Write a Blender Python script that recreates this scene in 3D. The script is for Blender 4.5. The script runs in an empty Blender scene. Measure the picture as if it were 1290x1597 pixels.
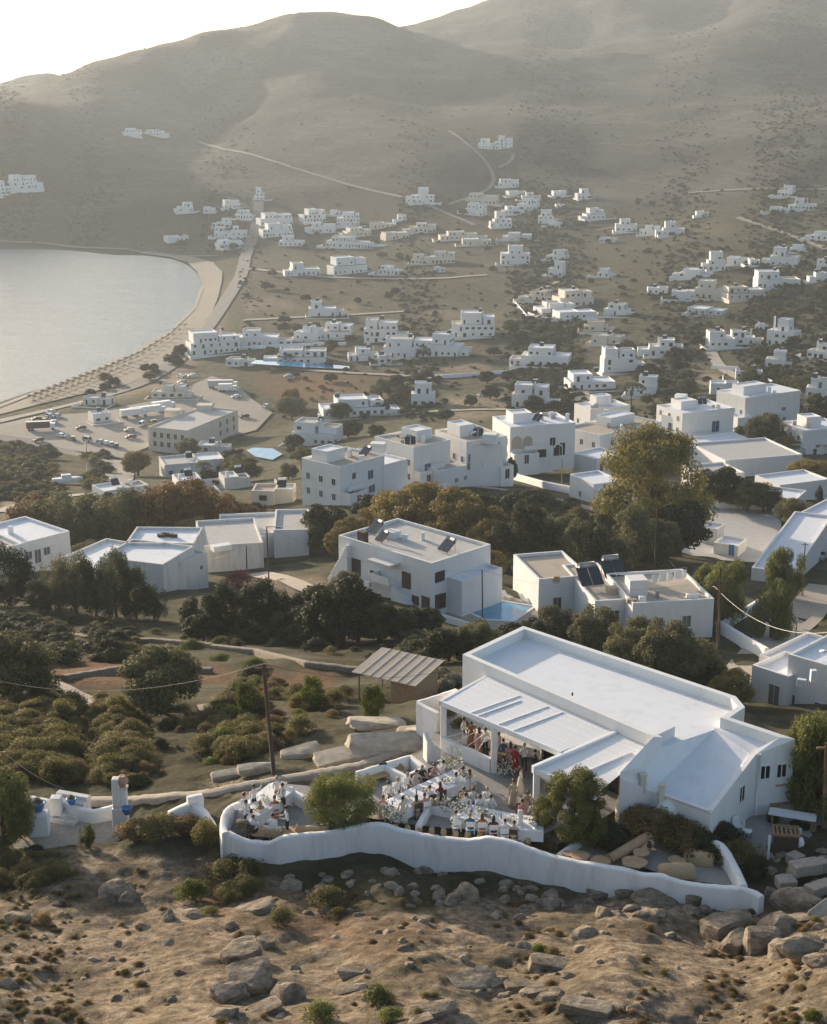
import bpy, bmesh, math, random
import numpy as np
from mathutils import Vector, Matrix, Euler
R = math.radians
_O = 'zeroth first second third fourth fifth sixth seventh eighth ninth tenth eleventh twelfth thirteenth fourteenth fifteenth sixteenth seventeenth eighteenth nineteenth'.split()
_T = ('', '', 'twenty', 'thirty', 'forty', 'fifty', 'sixty', 'seventy', 'eighty', 'ninety'); _TH = ('', '', 'twentieth', 'thirtieth', 'fortieth', 'fiftieth', 'sixtieth', 'seventieth', 'eightieth', 'ninetieth')
def ordn(n): return _O[n] if n < 20 else _TH[n//10] if n % 10 == 0 else _T[n//10]+'-'+_O[n % 10]
random.seed(7); rng = np.random.default_rng(7)
sc = bpy.context.scene
COL = sc.collection
# ------------------------------------------------------------------ camera
FPX, CX, CY, CAMH = 2400., 645., 798.5, 145.
PITCH = math.atan((798.5 - 97.) / FPX)
cam = bpy.data.cameras.new('camera'); camo = bpy.data.objects.new('camera', cam); COL.objects.link(camo)
cam.sensor_fit = 'HORIZONTAL'; cam.sensor_width = 36.; cam.lens = FPX / 1290. * 36.
cam.clip_start = 1.; cam.clip_end = 60000.
camo.location = (0, 0, CAMH); camo.rotation_euler = (math.pi/2 - PITCH, 0, 0)
sc.camera = camo
# ------------------------------------------------------------------ light
SUN_AZ, SUN_EL = R(-37.), R(10.5)          # azimuth from +Y, negative = to the left of the view
w = bpy.data.worlds.new('World'); sc.world = w; w.use_nodes = True
nt = w.node_tree; bg = nt.nodes['Background']
sky = nt.nodes.new('ShaderNodeTexSky'); sky.sky_type = 'NISHITA'; sky.sun_disc = False
sky.sun_elevation = SUN_EL; sky.sun_rotation = SUN_AZ; sky.altitude = 100.
sky.air_density = 0.8; sky.dust_density = 1.5; sky.ozone_density = 0.3
nt.links.new(sky.outputs[0], bg.inputs[0]); bg.inputs[1].default_value = 0.112
sl = bpy.data.lights.new('sun', 'SUN'); slo = bpy.data.objects.new('sun', sl); COL.objects.link(slo)
sl.energy = 4.3; sl.angle = R(0.6); sl.color = (1., .83, .63)
sd = Vector((math.sin(SUN_AZ)*math.cos(SUN_EL), math.cos(SUN_AZ)*math.cos(SUN_EL), math.sin(SUN_EL)))
slo.rotation_euler = (-sd).to_track_quat('-Z', 'Y').to_euler()
sc.view_settings.view_transform = 'Standard'; sc.view_settings.look = 'None'
sc.view_settings.exposure = 1.24; sc.view_settings.gamma = 1.
HAZE_DENSITY = 0.00014
sc.render.engine = 'CYCLES'; cy = sc.cycles
cy.use_denoising = True
try: cy.denoiser = 'OPENIMAGEDENOISE'
except Exception: pass
cy.max_bounces = 4; cy.diffuse_bounces = 2; cy.glossy_bounces = 2; cy.transmission_bounces = 3; cy.volume_bounces = 0
cy.transparent_max_bounces = 6; cy.caustics_reflective = False; cy.caustics_refractive = False
cy.sample_clamp_indirect = 4.

# ------------------------------------------------------------------ helpers: rays
CP, SP = math.cos(PITCH), math.sin(PITCH)
def ray(px, py):
    u = (px-CX)/FPX; v = -(py-CY)/FPX
    return Vector((u, CP+v*SP, -SP+v*CP))
def atz(px, py, z):
    d = ray(px, py); t = (z-CAMH)/d.z
    return Vector((d.x*t, d.y*t, z))
def aty(px, py, y):
    d = ray(px, py); t = y/d.y
    return Vector((d.x*t, y, CAMH+d.z*t))
# ------------------------------------------------------------------ value noise
_perm = rng.random((256, 256)).astype(np.float64)
def vnoise(x, y):
    xi = np.floor(x).astype(int); yi = np.floor(y).astype(int)
    fx = x-xi; fy = y-yi; fx = fx*fx*(3-2*fx); fy = fy*fy*(3-2*fy)
    a = _perm[xi % 256, yi % 256]; b = _perm[(xi+1) % 256, yi % 256]
    c = _perm[xi % 256, (yi+1) % 256]; d = _perm[(xi+1) % 256, (yi+1) % 256]
    return (a*(1-fx)+b*fx)*(1-fy)+(c*(1-fx)+d*fx)*fy - .5
def fbm(x, y, o=4):
    s = 0; a = 1.
    for i in range(o):
        s = s + a*vnoise(x*2**i+17.3*i, y*2**i+5.1*i); a *= .5
    return s
# ------------------------------------------------------------------ terrain control points: (photo x, photo y, height above the sea)
TERR = [(0,1597,110.3),(320,1597,110.8),(645,1597,111),(960,1597,111.4),(1290,1597,112),
 (0,1480,107.9),(320,1470,108.2),(645,1470,108.6),(960,1480,109.2),(1290,1470,109.8),
 (0,1370,105.2),(200,1355,105.6),(345,1352,105.8),(500,1350,105.9),(650,1345,106.0),(800,1362,106.1),(950,1385,106.3),(1080,1408,106.6),(1200,1420,106.9),(1290,1400,107.4),
 (0,1270,105),(150,1270,105.3),(290,1250,106),(400,1260,106.8),(600,1250,106.8),(800,1250,106.8),(1000,1240,106.8),(1200,1300,106.9),(1290,1270,106.5),
 (0,1190,103.2),(150,1200,103.8),(300,1190,104.4),(430,1190,105.2),(560,1165,105.4),(650,1130,104.5),
 (0,1110,99.5),(150,1120,100.5),(300,1110,100.5),(450,1110,100.5),(600,1095,100.),(1270,1190,93),
 (0,1040,93.5),(150,1050,94),(300,1050,94.5),(450,1040,94),(600,1020,92.5),(720,1000,90),(1180,1080,79.5),(1250,1120,82),
 (0,960,80),(150,970,82),(300,970,82),(450,960,80.5),(560,950,78),(680,950,76),(830,970,76),(960,1000,75.5),(1100,1020,76),(1200,1010,76),(1290,1060,78),
 (0,890,70),(120,900,71),(260,915,72.5),(420,890,70.5),(520,890,72),(640,930,76),(800,910,73),(1130,950,73),(1290,950,70),
 (0,820,52),(150,820,55),(300,820,57),(420,830,60.5),(560,810,61.5),(700,800,62),(850,810,61),(1000,830,62),(1100,810,59.5),(1230,860,64),(1290,880,66),
 (0,770,40),(100,770,41),(240,770,44),(380,775,50),(480,785,57),(560,785,60),(680,765,57.5),(780,760,57),(880,760,56),(960,740,52),(1080,750,52.5),(1200,760,53),(1290,760,52),
 (0,720,19),(100,720,19.5),(180,730,21),(300,730,22),(420,715,19),(500,700,22),(600,710,38),(720,715,46),(830,710,44),(930,680,40),(1080,690,44.5),(1180,690,42),(1290,700,41),
 (0,665,6),(100,670,6.3),(250,690,8),(350,670,7),(420,650,6),(540,650,12),(640,650,15),(740,650,18),(830,640,19),(950,620,19),(1100,630,27),(1290,630,31),
 (-20,640,0.8),(60,622,1.5),(180,605,2.5),(300,600,4),(400,600,5),(520,600,8),(640,600,10),(800,600,14),(950,575,17),(1100,570,21),(1290,570,26),
 (120,590,0.),(200,555,0.),(260,520,0.),(300,485,0.),(318,450,0.),(300,420,0.),(220,398,0.),(100,390,0.),(0,388,0.),
 (330,500,2.5),(350,450,3),(300,560,3),(340,410,3),(200,386,3),(0,376,4),
 (0,450,-4),(120,470,-4),(0,540,-4),(200,440,-3),(60,590,-1.5),(250,470,-1.5),(0,410,-2.5),(-300,480,-6),(-300,600,-6),(-350,400,-5),
 (420,560,5.5),(560,550,7.5),(700,540,10),(900,520,14),(1100,520,19),(1290,500,24),
 (400,470,5),(550,470,6.5),(700,460,9),(900,450,15),(1100,450,22),(1290,430,29),
 (420,410,6),(560,410,8),(720,405,12),(900,390,17),(1100,390,26),(1290,380,34),
 (280,370,8),(380,350,16),(480,345,18),(600,345,20),(750,335,25),(900,330,28),(1050,330,32),(1290,330,42),
 (0,330,20),(120,330,20),(240,300,33),(400,300,33),(520,290,38),(640,300,37),(780,270,46),(900,270,48),(1050,270,52),(1290,270,60),
 (0,270,50),(120,240,58),(240,210,68),(400,220,66),(640,200,80),(800,200,82),(1000,200,82),(1290,200,90),
 (0,180,94),(130,170,94),(300,150,103)]
TERR_D = [(130,125,2250),(250,105,2150),(320,85,2180),(400,60,2230),(450,42,2260),(510,30,2300),(590,30,2350),(640,39,2450),(685,40,2520),(740,20,2600),(800,0,2680),(900,-35,2750),(1000,-60,2800),(1150,-90,2800),(1290,-110,2850),
 (510,70,2200),(700,75,2300),(900,40,2450),(1100,0,2550),(1290,-30,2600),(0,122,2700),(40,110,2750),(65,107,2760),(110,113,2720),(0,150,2450),(80,150,2350),(480,120,1980),(640,120,2050),(800,110,2080),(1000,110,2000),(1290,110,1950),(1150,60,2150)]
TERR_W = [(-1500,3400,40),(-700,3300,20),(-100,3600,60),(500,4200,120),(1500,4200,300),(2500,3800,350),(-2500,3000,-10),(0,5500,-30),(2500,5500,0),(-2500,5500,-40),
 (-60,36,112.5),(0,36,112.8),(60,36,114),(-60,60,108),(62,62,111),(-70,100,101),(60,100,101),(70,150,88),(-90,190,80),(-150,330,44),(-260,600,2),(150,260,66),(300,600,45),(600,1100,70),(900,1700,180),(1400,2400,330),(-500,800,-8),(-700,1300,-10),(-1200,2000,-20)]
_pts = []
for (a, b, z) in TERR: _pts.append(tuple(atz(a, b, z)))
for (a, b, dd) in TERR_D:
    q = ray(a, b); t = dd/math.hypot(q.x, q.y); _pts.append((q.x*t, q.y*t, CAMH+q.z*t))
_pts += TERR_W
_pts = np.array(_pts, float)
AZK = 3.2
def _lp(x, y): return np.arctan2(x, y)*AZK, np.log(np.hypot(x, y))
_pu, _pv = _lp(_pts[:, 0], _pts[:, 1])
def _tps(r2): return np.where(r2 > 1e-12, .5*r2*np.log(np.maximum(r2, 1e-12)), 0.)
_n = len(_pts)
_K = _tps((_pu[:, None]-_pu)**2+(_pv[:, None]-_pv)**2) + np.eye(_n)*4e-5
_Pm = np.stack([np.ones(_n), _pu, _pv], 1)
_A = np.block([[_K, _Pm], [_Pm.T, np.zeros((3, 3))]])
_c = np.linalg.solve(_A, np.concatenate([_pts[:, 2], np.zeros(3)]))
# the grid: rows in distance, columns in azimuth
LV = np.concatenate([np.linspace(math.log(34), math.log(105), 330), np.linspace(math.log(105), math.log(6500), 350)[1:]])
AZ = np.concatenate([np.linspace(-.75, -.3, 40)[:-1], np.linspace(-.3, .3, 330), np.linspace(.3, .75, 40)[1:]])
NV, NA = len(LV), len(AZ)
GA, GL = np.meshgrid(AZ, LV)
GX, GY = np.sin(GA)*np.exp(GL), np.cos(GA)*np.exp(GL)
GZ = np.zeros_like(GX)
for i in range(NV):
    r2 = (GA[i][:, None]*AZK-_pu)**2+(GL[i][:, None]-_pv)**2
    GZ[i] = _tps(r2)@_c[:_n]+_c[_n]+_c[_n+1]*GA[i]*AZK+_c[_n+2]*GL[i]
GD = np.exp(GL)
def smooth(a, b, x):
    t = np.clip((x-a)/(b-a), 0, 1); return t*t*(3-2*t)
def inpoly(px, py, poly):
    ins = np.zeros(px.shape, bool); n = len(poly)
    for i in range(n):
        x1, y1 = poly[i][0], poly[i][1]; x2, y2 = poly[(i+1) % n][0], poly[(i+1) % n][1]
        c = ((y1 > py) != (y2 > py)) & (px < (x2-x1)*(py-y1)/((y2-y1) if abs(y2-y1) > 1e-9 else 1e-9)+x1)
        ins ^= c
    return ins
# relief: gullies and knolls on the mountain, small lumps near by
mnt = smooth(1350, 2300, GD)
GZ += mnt*(fbm(GX/420, GY/420, 5)*46 + fbm(GX/90+9, GY/90, 3)*7)*smooth(5, 40, GZ)
GZ += smooth(140, 500, GD)*smooth(2, 12, GZ)*fbm(GX/60, GY/60, 3)*2.2*smooth(1600, 1000, GD)
near = 1-smooth(70, 120, GD)
GZ += near*(fbm(GX/3.5, GY/3.5, 4)*.5+fbm(GX/1.0, GY/1.0, 4)*.2)
GZ += smooth(78, 100, GD)*(1-smooth(180, 260, GD))*fbm(GX/9, GY/9, 4)*1.1
TZ = 107.0                                     # the party terrace's floor
def hz(x, y):
    l = math.log(max(math.hypot(x, y), 34.1)); a = min(max(math.atan2(x, y), -.7499), .7499)
    i = min(max(int(np.searchsorted(LV, l))-1, 0), NV-2); j = min(max(int(np.searchsorted(AZ, a))-1, 0), NA-2)
    fi = (l-LV[i])/(LV[i+1]-LV[i]); fj = (a-AZ[j])/(AZ[j+1]-AZ[j])
    return float((GZ[i, j]*(1-fj)+GZ[i, j+1]*fj)*(1-fi)+(GZ[i+1, j]*(1-fj)+GZ[i+1, j+1]*fj)*fi)
def ground(px, py, dmax=5000.):
    """where the sight line of a photo pixel first meets the terrain"""
    d = ray(px, py); h = math.hypot(d.x, d.y); d = d/h
    s = 42.; ps = s
    while s < dmax:
        if CAMH+d.z*s <= hz(d.x*s, d.y*s):
            lo, hi = ps, s
            for _ in range(18):
                m = (lo+hi)/2
                if CAMH+d.z*m <= hz(d.x*m, d.y*m): hi = m
                else: lo = m
            return Vector((d.x*hi, d.y*hi, hz(d.x*hi, d.y*hi)))
        ps = s; s *= 1.006
    return Vector((d.x*dmax, d.y*dmax, CAMH+d.z*dmax))
def pxm(p):
    """photo pixels per metre at a point"""
    return FPX/(p[1]*CP-(p[2]-CAMH)*SP)
def W(px, py, z=TZ): return atz(px, py, z)
# level pads: the party terrace with its house, the courtyard by the steps, the car park
def pad(poly, z, soft):
    global GZ
    P = np.array([(p[0], p[1]) for p in poly]); n = len(P)
    ins = inpoly(GX, GY, poly)
    dist = np.full(GX.shape, 1e9)
    for i in range(n):
        a, b = P[i], P[(i+1) % n]; ab = b-a; t = np.clip(((GX-a[0])*ab[0]+(GY-a[1])*ab[1])/(ab@ab), 0, 1)
        dist = np.minimum(dist, np.hypot(GX-a[0]-t*ab[0], GY-a[1]-t*ab[1]))
    k = np.where(ins, 1., 1-smooth(0, soft, dist))
    GZ = GZ*(1-k)+z*k
TERRACE = [W(*p) for p in ((352,1300),(345,1262),(420,1228),(560,1228),(690,1150),(700,1090),(820,1040),(1120,1130),(1235,1235),(1200,1300),(1150,1330),(1180,1385),(1020,1370),(840,1325),(700,1302),(590,1285),(470,1310))]
pad(TERRACE, TZ-.12, 1.6)
COURT = [W(*p, 105.) for p in ((20,1322),(60,1262),(190,1275),(185,1312))]
pad(COURT, 104.9, 1.2)
for poly, z_, sf in (([(680,966),(722,925),(768,912),(845,942),(848,978),(760,992)],75.1,4.),([(1055,862),(1085,780),(1220,786),(1230,872),(1150,908),(1085,892)],59.45,6.),
 ([(1120,652),(1130,628),(1165,628),(1172,655)],37.3,5.),([(1090,770),(1125,735),(1260,730),(1255,760),(1165,772)],51.3,6.),([(530,1105),(560,1075),(685,1085),(650,1115)],98.2,3.),
 ([(20,668),(120,640),(330,590),(400,630),(420,660),(330,690),(210,725),(110,705),(20,690)],6.2,25.),([(375,700),(385,720),(440,722),(455,700),(430,694)],19.3,12.)):
    pad([W(*p, z_) for p in poly], z_, sf)
_pd = GY*CP-(GZ-CAMH)*SP
PXG = CX+FPX*GX/_pd; PYG = CY-FPX*(GY*SP+(GZ-CAMH)*CP)/_pd
# land cover: bare pale earth, dark scrub, red-brown ploughed or dry ground
def cover(polys, soft=6.):
    m = np.zeros(GX.shape)
    jx = PXG+vnoise(GX/ (GD*.012+.01), GY/(GD*.012+.01))*soft*2; jy = PYG+vnoise(GY/(GD*.012+.01)+40, GX/(GD*.012+.01))*soft
    for k, poly in polys: m = np.maximum(m, k*inpoly(jx, jy, poly))
    for _ in range(3):
        q = m.copy(); q[1:-1, 1:-1] = (m[1:-1, 1:-1]*2+m[:-2, 1:-1]+m[2:, 1:-1]+m[1:-1, :-2]+m[1:-1, 2:])/6; m = q
    return np.clip(m*(1+.9*vnoise(GX/(GD*.03), GY/(GD*.03))), 0, 1)
bare = cover([(1., [(-100,1330),(150,1320),(330,1345),(420,1365),(700,1350),(900,1390),(1190,1420),(1290,1400),(1400,1700),(-100,1700)]),
 (.9, [(340,1215),(460,1205),(560,1165),(660,1130),(720,1140),(640,1190),(480,1235),(300,1245)]),
 (.8, [(330,1085),(430,1090),(520,1140),(350,1140)]),
 (.8, [(380,468),(440,462),(470,480),(380,488)]),(.9, [(520,478),(560,475),(565,495),(530,490)]),(.7, [(600,575),(760,565),(770,585),(620,592)]),
 (.6, [(650,485),(790,490),(800,500),(660,497)]),(.9, [(1080,575),(1120,578),(1135,610),(1075,600)]),(.8, [(895,600),(915,605),(920,665),(900,665)]),
 (.7, [(690,620),(790,620),(830,650),(700,655)]),(.6, [(1000,345),(1150,350),(1180,372),(1040,368)]),
 (.8, [(180,590),(330,470),(350,440),(362,430),(350,520),(280,600),(180,630)]),(.7, [(740,760),(900,775),(960,800),(930,820),(800,790)]),(.7,[(400,900),(500,900),(540,960),(430,940)]),
 (.8, [(0,760),(90,755),(70,800),(0,810)])], 7)
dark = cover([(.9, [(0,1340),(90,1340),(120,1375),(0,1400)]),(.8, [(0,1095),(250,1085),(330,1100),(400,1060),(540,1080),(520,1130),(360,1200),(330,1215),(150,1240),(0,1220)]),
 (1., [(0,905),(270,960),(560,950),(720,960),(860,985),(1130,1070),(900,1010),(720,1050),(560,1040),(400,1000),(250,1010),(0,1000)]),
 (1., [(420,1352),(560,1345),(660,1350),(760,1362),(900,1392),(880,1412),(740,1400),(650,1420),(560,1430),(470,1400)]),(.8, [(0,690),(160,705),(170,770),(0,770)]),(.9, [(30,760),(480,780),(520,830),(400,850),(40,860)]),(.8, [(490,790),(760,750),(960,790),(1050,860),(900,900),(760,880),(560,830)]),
 (.85, [(380,435),(700,430),(820,470),(400,470)]),(.8, [(820,380),(1290,380),(1290,520),(900,520)]),(.55, [(1140,1120),(1290,1090),(1290,1250),(1240,1250)]),
 (.5, [(0,340),(330,340),(380,400),(0,385)]),(.65, [(380,330),(1290,320),(1290,380),(380,400)])], 10)
red = cover([(1., [(60,1040),(190,1020),(330,1040),(420,1045),(540,1050),(500,1075),(330,1065),(140,1080),(60,1065)]),
 (.9, [(385,585),(600,580),(650,600),(560,625),(420,620)]),(.5, [(330,1330),(480,1400),(700,1450),(600,1500),(300,1420)]),(.5, [(790,760),(860,765),(920,800),(830,795)])], 6)
# ------------------------------------------------------------------ materials
MATS = {}
def new_mat(name):
    m = bpy.data.materials.new(name); m.use_nodes = True; MATS[name] = m
    return m, m.node_tree, m.node_tree.nodes['Principled BSDF']
def N(t, typ, **kw):
    n = t.nodes.new('ShaderNode'+typ)
    for k, v in kw.items():
        if k.startswith('i_'): n.inputs[k[2:].replace('_', ' ')].default_value = v
        else: setattr(n, k, v)
    return n
def tex(t, scale, detail=4, rough=.6, vec=None, dist=0.):
    n = N(t, 'TexNoise', i_Scale=scale, i_Detail=detail, i_Roughness=rough, i_Distortion=dist)
    if vec is not None: t.links.new(vec, n.inputs['Vector'])
    return n.outputs['Fac']
def ramp(t, fac, stops):
    n = N(t, 'ValToRGB'); e = n.color_ramp.elements
    while len(e) < len(stops): e.new(.5)
    for q, (p, c) in zip(e, stops):
        q.position = p; q.color = (c if len(c) == 4 else (*c, 1)) if hasattr(c, '__len__') else (c, c, c, 1)
    t.links.new(fac, n.inputs[0]); return n.outputs[0]
def mix(t, fac, a, b, mode='MIX'):
    n = N(t, 'Mix', data_type='RGBA', blend_type=mode)
    for s, v in ((0, fac), (6, a), (7, b)):
        if isinstance(v, (int, float)): n.inputs[s].default_value = v
        elif isinstance(v, tuple): n.inputs[s].default_value = (*v, 1)
        else: t.links.new(v, n.inputs[s])
    return n.outputs[2]
def mth(t, op, a, b=0.):
    n = N(t, 'Math', operation=op)
    for s, v in ((0, a), (1, b)):
        if isinstance(v, (int, float)): n.inputs[s].default_value = v
        else: t.links.new(v, n.inputs[s])
    return n.outputs[0]
def bump(t, b, h, strength=.3, dist=.05):
    n = N(t, 'Bump'); n.inputs['Strength'].default_value = strength; n.inputs['Distance'].default_value = dist
    t.links.new(h, n.inputs['Height']); t.links.new(n.outputs[0], b.inputs['Normal'])
def pos(t): return N(t, 'NewGeometry').outputs['Position']
def obc(t): return N(t, 'TexCoord').outputs['Object']
def simple(name, col, rough=.8, var=.12, scale=3., bmp=0., metal=0., spec=None, use_obj=False):
    m, t, b = new_mat(name); v = obc(t) if use_obj else pos(t)
    f = tex(t, scale, 5, .65, v)
    c = mix(t, f, tuple(max(0, x*(1-var*1.6)) for x in col), tuple(min(1, x*(1+var*1.2)) for x in col))
    t.links.new(c, b.inputs['Base Color']); b.inputs['Roughness'].default_value = rough; b.inputs['Metallic'].default_value = metal
    if spec is not None: b.inputs['Specular IOR Level'].default_value = spec
    if bmp: bump(t, b, tex(t, scale*3, 6, .7, v), bmp, .03)
    return m
# ground: three blends of one land (near earth, the belt between, the mountain)
def ground_mat(name, near, farr):
    m, t, b = new_mat(name); P = pos(t)
    att = N(t, 'VertexColor', layer_name='cover'); sp = N(t, 'SeparateColor'); t.links.new(att.outputs[0], sp.inputs[0])
    cR, cG, cB = sp.outputs; macro = att.outputs['Alpha']
    c = None
    n3 = tex(t, 2.2 if near else .12, 5, .72, P)
    if near:
        n2 = tex(t, .25, 4, .7, P)
        c = ramp(t, n2, [(.25, (.034,.036,.020)), (.45, (.064,.063,.036)), (.58, (.11,.102,.064)), (.75, (.062,.066,.032))])
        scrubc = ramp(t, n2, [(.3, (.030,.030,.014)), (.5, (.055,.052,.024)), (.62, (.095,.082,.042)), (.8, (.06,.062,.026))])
        soil = ramp(t, n3, [(.32, (.065,.046,.030)), (.42, (.21,.155,.105)), (.54, (.34,.265,.185)), (.70, (.50,.42,.32))])
        soil = mix(t, ramp(t, n2, [(.47, 0.), (.6, .65)]), soil, (.085,.066,.042))
    if farr:
        hn = tex(t, .11, 5, .75, P) if near else n3
        h = ramp(t, mth(t, 'ADD', mth(t, 'MULTIPLY', macro, .5), mth(t, 'MULTIPLY', hn, .5)), [(.35, (.026,.027,.019)), (.46, (.046,.046,.032)), (.54, (.064,.062,.045)), (.66, (.11,.105,.08))])
        sz = N(t, 'SeparateXYZ'); t.links.new(P, sz.inputs[0])
        band = mth(t, 'FRACT', mth(t, 'ADD', mth(t, 'MULTIPLY', sz.outputs[2], .17), mth(t, 'MULTIPLY', macro, 2.2)))
        band = mth(t, 'MULTIPLY', ramp(t, band, [(.0, 1.), (.14, 0.), (.9, 0.), (1., 1.)]), ramp(t, macro, [(.4, 0.), (.6, .55)]))
        h = mix(t, band, h, (.13,.12,.095))
        c = h if c is None else mix(t, N(t, 'Attribute', attribute_name='far').outputs['Fac'], c, h)
    if near:
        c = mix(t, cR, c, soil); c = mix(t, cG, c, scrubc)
        c = mix(t, cB, c, ramp(t, n3, [(.3, (.10,.052,.028)), (.5, (.155,.085,.045)), (.7, (.21,.13,.075))]))
    t.links.new(c, b.inputs['Base Color']); b.inputs['Roughness'].default_value = .95; b.inputs['Specular IOR Level'].default_value = .1
    n5 = tex(t, 9., 4, .75, P) if near and not farr else n3
    bump(t, b, mth(t, 'ADD', n3, mth(t, 'MULTIPLY', n5, .5)) if near and not farr else n3, 1., .32 if near else 3.)
ground_mat('earth', 1, 0); ground_mat('earth_belt', 1, 1); ground_mat('hill_earth', 0, 1)
# ------------------------------------------------------------------ object helpers
def tag(o, label=None, cat=None, group=None, kind=None):
    for k, v in (('label', label), ('category', cat), ('group', group), ('kind', kind)):
        if v: o[k] = v
    return o
def link(name, me, parent=None, loc=None, rz=0.):
    o = bpy.data.objects.new(name, me); COL.objects.link(o)
    if parent is not None: o.parent = parent
    if loc is not None: o.location = loc
    if rz: o.rotation_euler = (0, 0, rz)
    return o
def empty(name, loc, rz=0., label=None, cat=None, group=None):
    o = bpy.data.objects.new(name, None); COL.objects.link(o); o.empty_display_size = .3
    o.location = loc; o.rotation_euler = (0, 0, rz); return tag(o, label, cat, group)
def copy_tree(o, parent=None):
    c = o.copy(); COL.objects.link(c); c.parent = parent
    for ch in o.children: copy_tree(ch, c)
    return c
class MB:
    """collects shapes and links them as ONE mesh object"""
    def __init__(s): s.v = []; s.f = []; s.m = []; s.sm = []
    def add(s, vs, fs, mi=0, smooth=False):
        k = len(s.v); s.v += [tuple(p) for p in vs]
        for f in fs: s.f.append([i+k for i in f]); s.m.append(mi); s.sm.append(smooth)
        return s
    def box(s, x0, x1, y0, y1, z0, z1, mi=0, M=None):
        vs = [Vector(p) for p in ((x0,y0,z0),(x1,y0,z0),(x1,y1,z0),(x0,y1,z0),(x0,y0,z1),(x1,y0,z1),(x1,y1,z1),(x0,y1,z1))]
        if M is not None: vs = [M@p for p in vs]
        return s.add(vs, [(0,3,2,1),(4,5,6,7),(0,1,5,4),(1,2,6,5),(2,3,7,6),(3,0,4,7)], mi)
    def prism(s, poly, z0, z1, mi=0, cap=True):
        n = len(poly); z0 = z0 if hasattr(z0, '__len__') else [z0]*n; z1 = z1 if hasattr(z1, '__len__') else [z1]*n
        a = sum(poly[i][0]*poly[(i+1) % n][1]-poly[(i+1) % n][0]*poly[i][1] for i in range(n))
        idx = list(range(n)) if a > 0 else list(range(n))[::-1]
        vs = [(poly[i][0], poly[i][1], z0[i]) for i in idx]+[(poly[i][0], poly[i][1], z1[i]) for i in idx]
        fs = [(i, (i+1) % n, n+(i+1) % n, n+i) for i in range(n)]
        if cap: fs += [tuple(range(n))[::-1], tuple(range(n, 2*n))]
        return s.add(vs, fs, mi)
    def tube(s, pts, r, n=6, mi=0, smooth=True, cap=True):
        pts = [Vector(p) for p in pts]; rs = r if hasattr(r, '__len__') else [r]*len(pts)
        vs = []; fs = []
        for i, p in enumerate(pts):
            d = (pts[min(i+1, len(pts)-1)]-pts[max(i-1, 0)]).normalized()
            a = d.cross(Vector((0, 0, 1)) if abs(d.z) < .95 else Vector((1, 0, 0))).normalized(); c = d.cross(a)
            for k in range(n):
                an = 2*math.pi*k/n; vs.append(p+(a*math.cos(an)+c*math.sin(an))*rs[i])
        for i in range(len(pts)-1):
            for k in range(n): fs.append((i*n+k, i*n+(k+1) % n, (i+1)*n+(k+1) % n, (i+1)*n+k))
        if cap: fs += [tuple(range(n)), tuple(range((len(pts)-1)*n, len(pts)*n))[::-1]]
        return s.add(vs, fs, mi, smooth)
    def lathe(s, prof, n=12, c=(0, 0, 0), mi=0, smooth=True, sq=(1, 1)):
        vs = []; fs = []
        for (r, z) in prof:
            for k in range(n):
                a = 2*math.pi*k/n; vs.append((c[0]+r*math.cos(a)*sq[0], c[1]+r*math.sin(a)*sq[1], c[2]+z))
        for i in range(len(prof)-1):
            for k in range(n): fs.append((i*n+k, i*n+(k+1) % n, (i+1)*n+(k+1) % n, (i+1)*n+k))
        fs += [tuple(range(n))[::-1], tuple(range((len(prof)-1)*n, len(prof)*n))]
        return s.add(vs, fs, mi, smooth)
    def mesh(s, name, mats):
        me = bpy.data.meshes.new(name); me.from_pydata(s.v, [], s.f)
        for q in (mats if isinstance(mats, (list, tuple)) else [mats]): me.materials.append(MATS[q] if isinstance(q, str) else q)
        me.polygons.foreach_set('material_index', s.m); me.polygons.foreach_set('use_smooth', s.sm); me.update()
        return me
    def build(s, name, mats, parent=None, loc=None, rz=0.):
        return link(name, s.mesh(name, mats), parent, loc, rz)
def bev(o, wd=.03, seg=2):
    md = o.modifiers.new('bevel', 'BEVEL'); md.width = wd; md.segments = seg; md.limit_method = 'ANGLE'; md.angle_limit = R(40)
    return o
# ------------------------------------------------------------------ terrain, sea, air
me = bpy.data.meshes.new('terrain')
me.vertices.add(NV*NA); me.vertices.foreach_set('co', np.stack([GX, GY, GZ], -1).ravel())
ii = np.arange(NV*NA).reshape(NV, NA)
fq = np.stack([ii[:-1, :-1], ii[:-1, 1:], ii[1:, 1:], ii[1:, :-1]], -1).reshape(-1, 4)
me.loops.add(fq.size); me.loops.foreach_set('vertex_index', fq.ravel())
me.polygons.add(len(fq)); me.polygons.foreach_set('loop_start', np.arange(0, fq.size, 4)); me.polygons.foreach_set('loop_total', np.full(len(fq), 4))
me.polygons.foreach_set('use_smooth', np.ones(len(fq), bool)); me.update(); me.validate()
ca = me.color_attributes.new('cover', 'FLOAT_COLOR', 'POINT')
ca.data.foreach_set('color', np.stack([bare, dark, red, np.clip(.5+fbm(GX/55, GY/55, 4)*.55, 0, 1)], -1).astype(np.float32).ravel())
fa = me.attributes.new('far', 'FLOAT', 'POINT'); fa.data.foreach_set('value', smooth(1050, 1400, GD).astype(np.float32).ravel())
for q in ('earth', 'earth_belt', 'hill_earth'): me.materials.append(MATS[q])
fd = GD[:-1, :-1]; me.polygons.foreach_set('material_index', (np.digitize(fd, [1040, 1410])).ravel().astype(np.int32))
tag(link('terrain', me), kind='structure')
m, t, b = new_mat('sea_water'); P = pos(t)
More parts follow.
